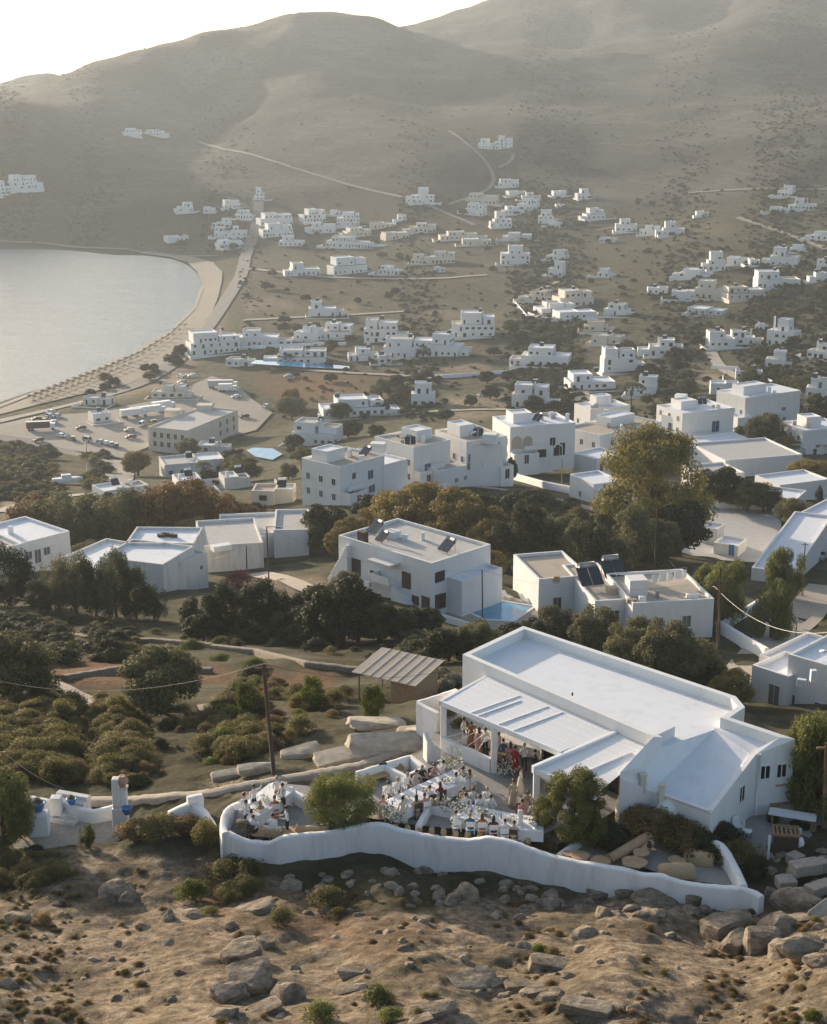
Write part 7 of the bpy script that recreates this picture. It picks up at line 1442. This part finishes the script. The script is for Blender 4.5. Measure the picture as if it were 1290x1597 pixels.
# ------------------------------------------------------------------ gravel lounge
poly_sheet('gravel_bed', [wp(*p, TZ-.02) for p in ((1000,1352),(1012,1312),(1062,1290),(1092,1310),(1126,1318),(1140,1345),(1150,1382),(1090,1375),(1030,1362))], TZ-.02, 'gravel')
poly_sheet('stone_paving', [wp(*p, TZ-.03) for p in ((870,1336),(915,1298),(990,1318),(1005,1350),(990,1362),(900,1345))], TZ-.03, 'path_stone')
def pouf(px, py, L_, d_, h_, rz, mat_, lab):
    p = wp(px, py, TZ); mb = MB(); prof = []; n_ = 14
    for i in range(9):
        t_ = i/8*math.pi; prof.append((d_/2*(1-.05*math.cos(t_*2)), h_*math.sin(t_/1.)**.0*i/8))
    vs = []; fs = []
    sec = [(-.5, .0), (-.52, .35), (-.46, .75), (-.3, .97), (0, 1.02), (.3, .97), (.46, .75), (.52, .35), (.5, 0)]
    for i in range(13):
        x = -L_/2+L_*i/12; e = 1-.22*abs(2*i/12-1)**6
        for (u, v) in sec: vs.append((x, u*d_*e, v*h_*e+.012*math.sin(i*3)))
    m_ = len(sec)
    for i in range(12):
        for k in range(m_-1): fs.append((i*m_+k, i*m_+k+1, (i+1)*m_+k+1, (i+1)*m_+k))
    fs += [tuple(range(m_))[::-1], tuple(range(12*m_, 13*m_))]; mb.add(vs, fs, 0, True); return tag(mb.build('straw_pouf', mat_, None, (p.x, p.y, TZ), rz), lab, 'pouf', 'straw lounge poufs')
pouf(1046,1314,2.,.75,.62,.12,'straw_grey','long grey-brown straw pouf against the dark hedge'); pouf(1090,1345,1.5,.7,.62,-.35,'straw','straw pouf along the curved lounge wall'); pouf(1055,1366,1.8,.8,.62,.05,'straw','light straw pouf closest to the wavy wall')
def wood_slab(px, py, r_, h_, lab, sq=(1., 1.), rz=0.):
    p = wp(px, py, TZ+h_); rr = random.Random(int(px)); mb = MB(); poly = [((1+.12*rr.uniform(-1, 1))*r_*math.cos(a)*sq[0], (1+.12*rr.uniform(-1, 1))*r_*math.sin(a)*sq[1]) for a in np.linspace(0, 6.28, 15)[:-1]]
    e = empty('slab_table', (p.x, p.y, TZ), rz, lab, 'table', 'wooden slab tables'); mb.prism(poly, h_-.07, h_); bev(mb.build('tabletop', 'wood_pale', e), .02); mb = MB(); mb.lathe([(r_*.5,0),(r_*.4,h_*.5),(r_*.5,h_-.075)], 10); mb.build('foot', 'wood', e)
wood_slab(990,1343,.62,.42,'large pale slab table beside the gravel'); wood_slab(937,1341,.5,.36,'round slab table between the stools'); wood_slab(905,1333,.48,.4,'pale slab table at the left of the lounge'); wood_slab(887,1330,.3,.38,'small stool-like slab at the far left of the lounge'); wood_slab(1000,1328,.4,.5,'square pale side table beside the log bench')
mb = MB(); a, b2 = wp(950,1340,TZ+.3), wp(1012,1310,TZ+.3); mb.tube([(*a, TZ+.28), (*a.lerp(b2, .5), TZ+.36), (*b2, TZ+.42)], [.26, .3, .34], 10); tag(mb.build('log_bench', 'wood_pale'), 'long pale log bench beside the dark bush', 'bench')
mb = MB(); a, b2 = wp(972,1356,TZ+.25), wp(1016,1316,TZ+.4); mb.tube([(*a, TZ+.22), (*b2, TZ+.45)], [.14, .2], 8); tag(mb.build('log_bench', 'wood_pale'), 'thin pale driftwood beam edging the gravel', 'log')
p = wp(1056,1343,TZ+.2); fb = empty('fire_bowl', (p.x, p.y, TZ), 0, 'round dark fire bowl with cream rim on the gravel', 'fire bowl'); mb = MB(); mb.lathe([(.12,.0),(.3,.1),(.40,.24),(.42,.26),(.36,.24),(.24,.14),(.02,.1)], 18); mb.build('bowl', 'metal_dark', fb); mb = MB(); mb.lathe([(.40,.25),(.44,.27),(.44,.30),(.40,.31),(.37,.27)], 18); mb.build('rim', 'straw', fb)
for (x, y, lab) in ((1058,1330,'small dark jug behind the fire bowl'),(1012,1332,'small dark vase on the side table')): p = wp(x, y+4, TZ); mb = MB(); mb.lathe([(.08,0),(.13,.12),(.09,.26),(.1,.32)], 10); tag(mb.build('jug', 'metal_dark', None, (p.x, p.y, TZ+(.5 if 'vase' in lab else 0))), lab, 'jug')
# lanterns on the wall, wicker chairs and cushions on the terrace
for i, x in enumerate((673,681)):
    p = wp(x, 1256, TZ+.5); r_ = empty('wicker_lantern', (p.x, p.y, TZ+.5), 0, ('left one of the two wicker lanterns on the angular wall', 'right one of the two wicker lanterns on the angular wall')[i], 'lantern', 'wicker lanterns'); mb = MB(); mb.lathe([(.11,0),(.14,.12),(.14,.26),(.10,.36)], 12); mb.build('basket', 'straw', r_); mb = MB(); mb.lathe([(.04,.3),(.04,.42),(.01,.44)], 8); mb.build('candle', 'porcelain', r_)
def wicker(px, py, rz, lab, w_=1.1):
    p = wp(px, py, TZ+.3); r_ = empty('wicker_chair', (p.x, p.y, TZ), rz, lab, 'chair', 'wicker chairs'); mb = MB(); mb.box(-w_/2, w_/2, -.35, .35, .22, .38); bev(mb.build('seat', 'straw', r_), .05); mb = MB(); mb.box(-w_/2, w_/2, .3, .4, .36, .75); bev(mb.build('backrest', 'straw', r_), .05)
    for sx in (-1, 1): mb = MB(); mb.box(sx*w_/2-.05, sx*w_/2+.05, -.35, .3, .36, .55); mb.build('armrest', 'straw', r_)
    for (x, y) in ((-.4, -.3), (.4, -.3), (-.4, .3), (.4, .3)): mb = MB(); mb.box(x*w_-.03, x*w_+.03, y-.03, y+.03, 0, .22); mb.build('leg', 'wood', r_)
wicker(422,1300,3.,'wicker armchair just inside the wavy wall'); wicker(487,1296,3.1,'long wicker seat under the round-headed tree',1.6); wicker(600,1206,.5,'wicker sofa with black cushion in the white planter',2.2)
wood_slab(405,1296,.5,.42,'square wooden table beside the brown boulder'); wood_slab(455,1296,.55,.44,'round pale wooden table between the wicker chairs')
p = wp(597,1198,TZ+.5); mb = MB(); mb.box(-.25, .25, -.08, .08, 0, .42); o = bev(mb.build('cushion', 'cloth_black', None, (p.x, p.y, TZ+.4), .4), .06); tag(o, 'black cushion on the wicker sofa', 'cushion')
p = wp(776,1196,TZ); mb = MB()
sb = empty('slatted_planter', (p.x, p.y, TZ), .1, 'brown slatted wooden box right of the second pergola column', 'planter')
for k in range(9): mb = MB(); mb.box(-.45+k*.1, -.37+k*.1, -.2, -.17, 0, .95); mb.build('slat', 'wood', sb)
mb = MB(); mb.box(-.46, .46, -.168, .2, 0, .93); mb.build('box', 'wood_dark', sb)
# ------------------------------------------------------------------ courtyard on the left
ZC = 104.95
poly_sheet('courtyard_floor', [wp(*p, ZC) for p in ((10,1326),(52,1278),(110,1272),(182,1270),(186,1312),(100,1322))], ZC, 'path_stone')
lowwall('front_wall', [wp(*p, ZC+.4) for p in ((-30,1345),(60,1334),(150,1322),(235,1312))], 103.6, ZC+.4, .55, 'long low stone wall with pale top in front of the courtyard', 'wall', 'path_stone')
lowwall('curved_wall', [wp(*p, ZC+.7) for p in ((92,1248),(115,1259),(145,1264),(180,1258))], 104., [ZC+.95, ZC+.75, ZC+.7, ZC+.8], .4, 'curved white wall behind the courtyard below the path', 'wall', 'plaster_wall')
lowwall('stair_wall', [wp(*p, ZC+.9) for p in ((45,1243),(92,1252))], 104., ZC+.95, .35, 'white wall above the courtyard steps')
pl = empty('gate_pillar', (*wp(190,1300,ZC), ZC), 0, 'tall white gate pillar with a clay urn on its top', 'pillar'); p = wp(190,1300,ZC)
mb = MB(); mb.box(-.42, .42, -.32, .32, -.6, 1.6); bev(mb.build('base', 'plaster_wall', pl), .06); mb = MB(); mb.box(-.36, .05, -.25, .25, 1.6, 3.3); bev(mb.build('shaft', 'plaster_wall', pl), .05); mb = MB(); mb.box(.052, .4, -.2, .2, 1.6, 2.7); bev(mb.build('shaft', 'plaster_wall', pl), .05); mb = MB(); mb.box(.03, .46, -.24, .24, 2.7, 2.8); mb.build('cap', 'plaster_cream', pl)
mb = MB(); mb.lathe([(.10,0),(.17,.05),(.30,.24),(.32,.38),(.22,.54),(.16,.58),(.18,.62),(.12,.6)], 16); tag(mb.build('clay_urn', 'terracotta', None, (p.x+.2, p.y, ZC+2.8)), 'round clay urn on the gate pillar', 'urn')
def pot(px, py, z, s, lab, plant=True):
    p = wp(px, py, z); mb = MB(); r_ = empty('blue_pot', (p.x, p.y, z), 0, lab, 'pot', 'blue flower pots'); mb.lathe([(.14*s,0),(.24*s,.2*s),(.30*s,.38*s),(.33*s,.42*s),(.27*s,.42*s),(.2*s,.34*s)], 14); mb.build('pot', 'blue_paint', r_)
    if plant: me_ = proto('shrub', 'leaf_olive', 0, 1600, .05, .5, 1.5)[0]; o = link('plant', me_, r_, (0, 0, .3*s)); o.scale = (.3*s, .3*s, .35*s)
pot(198,1270,ZC+1.62,.95,'blue glazed pot on the gate pillar base',False); pot(112,1255,ZC+.75,.9,'blue pot on the curved courtyard wall'); pot(60,1266,ZC+1.2,1.3,'large blue planter beside the courtyard steps')
mb = MB(); a = wp(63,1300,ZC); mb.box(-.5, .5, -.4, .4, -.5, 1.25); bev(tag(mb.build('white_plinth', 'plaster_wall', None, (a.x, a.y, ZC), .1), 'white block plinth in front of the courtyard steps', 'plinth'), .05)
st_ = empty('courtyard_steps', (*wp(92,1285,ZC), ZC), -.35, 'grey stone steps rising behind the white plinth', 'steps')
for i in range(5): mb = MB(); mb.box(-1.1, .9, .38*i, .38*(i+1), -.3, .2*(i+1)); bev(mb.build('step', 'plaster_aged', st_), .02)
mb = MB(); a = wp(88,1254,ZC+.9); mb.box(-.3, .3, -.3, .3, -.3, .75); bev(tag(mb.build('wall_post', 'plaster_wall', None, (a.x, a.y, ZC+.6)), 'white square post on the curved courtyard wall', 'post'), .05)
mb = MB(); a = wp(40,1275,ZC+.8); mb.box(-.18, .18, -.2, .2, -1., 2.3); bev(tag(mb.build('wall_post', 'plaster_wall', None, (a.x, a.y, ZC)), 'tall white doorway post beside the bright tree', 'post'), .05)
lowwall('step_wall', [wp(*p, TZ+.3) for p in ((262,1256),(300,1250),(318,1262),(333,1275))], 104.5, [TZ-.1, TZ+.35, TZ+.2, TZ-.2], .45, 'stepped white wall joining the path to the terrace corner')
lowwall('step_wall', [wp(*p, TZ+.5) for p in ((292,1246),(316,1242))], 104.5, TZ+.6, .5, 'higher white step block above the stepped wall')
# path wall behind the terrace
bare_wall('path_wall', [(120,1250),(190,1252),(260,1246),(330,1240),(400,1226),(470,1214),(560,1197),(640,1172),(662,1158)], .75, 'long pale stone path wall behind the terrace and courtyard', 'wall', 'path_stone', .25)
mb = MB(); g = ground(60,1368); mb.box(-.35, .35, -.2, .2, 0, .3); tag(mb.build('stone_block', 'path_stone', None, (g.x, g.y, g.z), .3), 'small pale stone block on the bank at the left', 'stone')
# ------------------------------------------------------------------ work yard at the right
ZY = TZ-.1
def yard(px, py): q = wp(px, py, ZY); return (q.x, q.y, ZY)
poly_sheet('yard_floor', [wp(*p, ZY) for p in ((1120,1310),(1175,1262),(1245,1250),(1290,1270),(1290,1330),(1210,1340),(1170,1330))], ZY, 'gravel')
dk = empty('wooden_platform', yard(1215,1262), .35, 'low wooden platform with a square table on a post', 'platform'); mb = MB()
for k in range(7): mb = MB(); mb.box(-.8, .8, -.6+k*.2, -.6+k*.2+.18, .55, .62); mb.build('plank', 'wood', dk)
for (x, y) in ((-.7, -.5), (.7, -.5), (-.7, .7), (.7, .7)): mb = MB(); mb.box(x-.05, x+.05, y-.05, y+.05, 0, .55); mb.build('leg', 'wood', dk)
mb = MB(); mb.tube([(-.2, -.1, .6), (-.2, -.1, 1.6)], .1, 8); mb.build('post', 'wood', dk); mb = MB(); mb.box(-.55, .15, -.45, .25, 1.6, 1.68); mb.build('tabletop', 'wood_pale', dk)
mb = MB(); mb.box(-1.2, 1.2, -.4, .4, .7, .76); o = tag(mb.build('white_board', 'white_paint', None, yard(1235,1290), -.35), 'long white board lying across the yard', 'board')
mb = MB()
for x_ in (-1., 1.): mb.box(x_-.04, x_+.04, -.3, .3, 0, .7)
o2 = mb.build('trestle', 'wood', o); o2['kind'] = 'stuff'
cr = empty('wooden_bin', yard(1224,1330), -.15, 'tall dark wooden bin with a tray of bottles on top', 'bin'); mb = MB(); mb.box(-.6, .6, -.45, .45, 0, 1.15); bev(mb.build('box', 'wood_dark', cr), .03)
for (x0, x1, y0, y1) in ((-.66, .66, -.52, -.44), (-.66, .66, .44, .52), (-.66, -.58, -.438, .438), (.58, .66, -.438, .438)): mb = MB(); mb.box(x0, x1, y0, y1, 1.15, 1.27); mb.build('rim', 'wood', cr)
for i in range(5):
    for j in range(3): mb = MB(); mb.lathe([(.05,0),(.05,.1),(.02,.14)], 6, (-.44+i*.22, -.28+j*.28, 1.15)); mb.build('bottle', 'straw', cr)
mb = MB(); mb.lathe([(.3,0),(.38,.2),(.3,.5),(.1,.7)], 8); tag(mb.build('white_sack', 'linen', None, yard(1243,1322)), 'white sack beside the wooden bin', 'sack')
mb = MB(); mb.tube([(-.45, 0, .18), (.45, 0, .18)], .18, 10); tag(mb.build('white_drum', 'white_paint', None, yard(1236,1300), -.3), 'white drum lying behind the wooden bin', 'drum')
mb = MB(); mb.box(-.05, .05, -.05, .05, 0, 1.3); tag(mb.build('white_stake', 'white_paint', None, yard(1198,1340)), 'white stake standing left of the wooden bin', 'stake')
for (x, y, rz, lab) in ((1150,1300,.4,'white plastic chair against the sloping side wall'),(1165,1308,1.2,'grey metal stool leaning in the yard corner')):
    r_ = empty('yard_chair', yard(x, y), rz, lab, 'chair'); mb = MB(); mb.box(-.22, .22, -.22, .22, .42, .46); mb.build('seat', 'white_paint', r_); mb = MB(); mb.box(-.22, .22, .18, .22, .46, .9); mb.build('backrest', 'white_paint', r_)
    for (a, b2) in ((-.2, -.2), (.2, -.2), (-.2, .2), (.2, .2)): mb = MB(); mb.box(a-.02, a+.02, b2-.02, b2+.02, 0, .42); mb.build('leg', 'metal_grey', r_)
for i, (x, y) in enumerate(((1182,1268),(1190,1270))): q = wp(x, y, ZY); e = wp(x-8, y-14, ZY+1.); mb = MB(); mb.tube([(q.x, q.y, ZY), (q.x-.5, q.y+.7, ZY+2.)], .04, 6); tag(mb.build('leaning_plank', 'wood_pale'), ('pole leaning on the house end wall, left one', 'pole leaning on the house end wall, right one')[i], 'pole')
mb = MB(); mb.lathe([(.3,0),(.34,.3),(.2,.5)], 9); tag(mb.build('green_sack', 'leaf_bright', None, yard(1205,1280)), 'green sack under the wooden platform', 'sack')
# ------------------------------------------------------------------ poles and wires
def upole(px, py, top_px, lab, r_=.11, lamp=False, mat_='wood', lean=None, cross_=True, z=None):
    g = ground(px, py) if z is None else Vector((*wp(px, py, z), z)); d = ray(*top_px); zt = CAMH+d.z/d.y*g.y; xt = d.x/d.y*g.y
    r0 = empty('utility_pole', (g.x, g.y, g.z), 0, lab, 'pole', 'utility poles'); mb = MB(); mb.tube([(0, 0, -.5), (xt-g.x, 0, zt-g.z)], [r_*1.15, r_*.8], 8); mb.build('pole', mat_, r0)
    if cross_: mb = MB(); mb.box(xt-g.x-.5, xt-g.x+.5, -.05, .05, zt-g.z-.35, zt-g.z-.25); mb.build('crossarm', mat_, r0)
    if lamp: mb = MB(); mb.box(xt-g.x, xt-g.x+1.6, -.06, .06, zt-g.z-.1, zt-g.z); mb.box(xt-g.x+1.2, xt-g.x+2., -.15, .15, zt-g.z-.18, zt-g.z-.02); mb.build('lamp_arm', 'metal_grey', r0)
    return Vector((xt, g.y, zt))
p1 = upole(428,1207,(411,1035),'leaning brown wooden pole behind the left terrace',.12,False,'wood_dark'); p2 = upole(420,918,(416,821),'dark pole with street lamp near the low houses',.1,True,'metal_dark',cross_=False); p3 = upole(386,912,(384,851),'short dark pole left of the street lamp',.1,False,'metal_dark',cross_=False)
p4 = upole(753,966,(752,889),'thin dark pole at the pool corner',.09,False,'metal_dark',cross_=False); p5 = upole(1118,1052,(1121,903),'dark twin pole right of the laundry house',.11,False,'wood_dark'); p6 = upole(1122,1010,(1124,885),'second dark pole behind the twin pole',.11,False,'wood_dark',cross_=False)
p7 = upole(1252,930,(1256,846),'slim pole beside the long flat roof',.1,False,'wood'); p8 = upole(1020,900,(1026,790),'tall pole under the spreading tree',.12,False,'wood_dark'); p9_ = upole(1286,1290,(1290,1158),'brown pole at the right edge of the yard',.12,False,'wood'); p10 = upole(1240,1012,(1243,968),'short grey pole on the lower street',.08,False,'metal_grey',cross_=False); p11 = upole(50,705,(22,648),'thin pole beside the road scrub',.12,False,'wood',cross_=False) if False else None; p12 = upole(135,735,(135,690),'thin road lamp pole beside the scrub',.1,False,'metal_grey',cross_=False); p13 = upole(876,760,(877,715),'small pole below the arched house',.1,False,'wood',cross_=False); p14 = upole(14,1250,(5,1172),'short wooden pole at the left edge above the tree',.09,False,'wood',cross_=False)
def wire(a, b2, sag, lab, r_=.011, mat_='cable'):
    a, b2 = Vector(a), Vector(b2); mb = MB(); mb.tube([a.lerp(b2, k/16)-Vector((0, 0, sag*4*(k/16)*(1-k/16))) for k in range(17)], r_, 4, 0, True, False); return tag(mb.build('cable', mat_), lab, 'cable', 'overhead cables')
e1 = Vector((62, 150, 92)); wire(aty(1026,845,260), aty(1115,915,185), 2., 'pale thick cable from the spreading tree to the twin pole', .04, 'cable_pale'); wire(aty(1115,915,185), aty(1300,985,150), 2.2, 'pale thick cable crossing the street to the right edge', .04, 'cable_pale')
wire(p1, aty(-10,1060,95), 1.2, 'thin dark wire from the leaning pole to the left edge'); wire(p1, aty(722,1040,86), .8, 'thin dark wire from the leaning pole to the party house'); wire(p14, aty(187,1228,84), 1.2, 'pale wire from the left pole to the gate pillar', .012, 'cable_pale'); wire(p2, p4, 2.2, 'dark wire from the street lamp to the pool corner pole'); wire(p4, p5, 2., 'dark wire from the pool pole to the twin pole'); wire(p9_, aty(1160,1150,110), 1., 'thin pale wire over the right yard bushes', .012, 'cable_pale'); wire(p3, aty(200,870,240), 2., 'dark wire from the short pole to the left houses')
# ------------------------------------------------------------------ the hazy evening air
m = bpy.data.materials.new('haze'); m.use_nodes = True; t = m.node_tree
for n_ in list(t.nodes):
    if n_.type != 'OUTPUT_MATERIAL': t.nodes.remove(n_)
vol = t.nodes.new('ShaderNodeVolumePrincipled'); out = [n_ for n_ in t.nodes if n_.type == 'OUTPUT_MATERIAL'][0]
vol.inputs['Color'].default_value = (.68, .76, .84, 1); vol.inputs['Density'].default_value = HAZE_DENSITY; vol.inputs['Anisotropy'].default_value = .3
t.links.new(vol.outputs[0], out.inputs['Volume'])
mb = MB(); mb.box(-7000, 7000, -500, 7000, float(GZ.min())-3, float(max(GZ.max(), CAMH))+6)
hzo = tag(mb.build('haze', m), kind='stuff', label='pale hazy evening air over the whole bay', cat='haze')
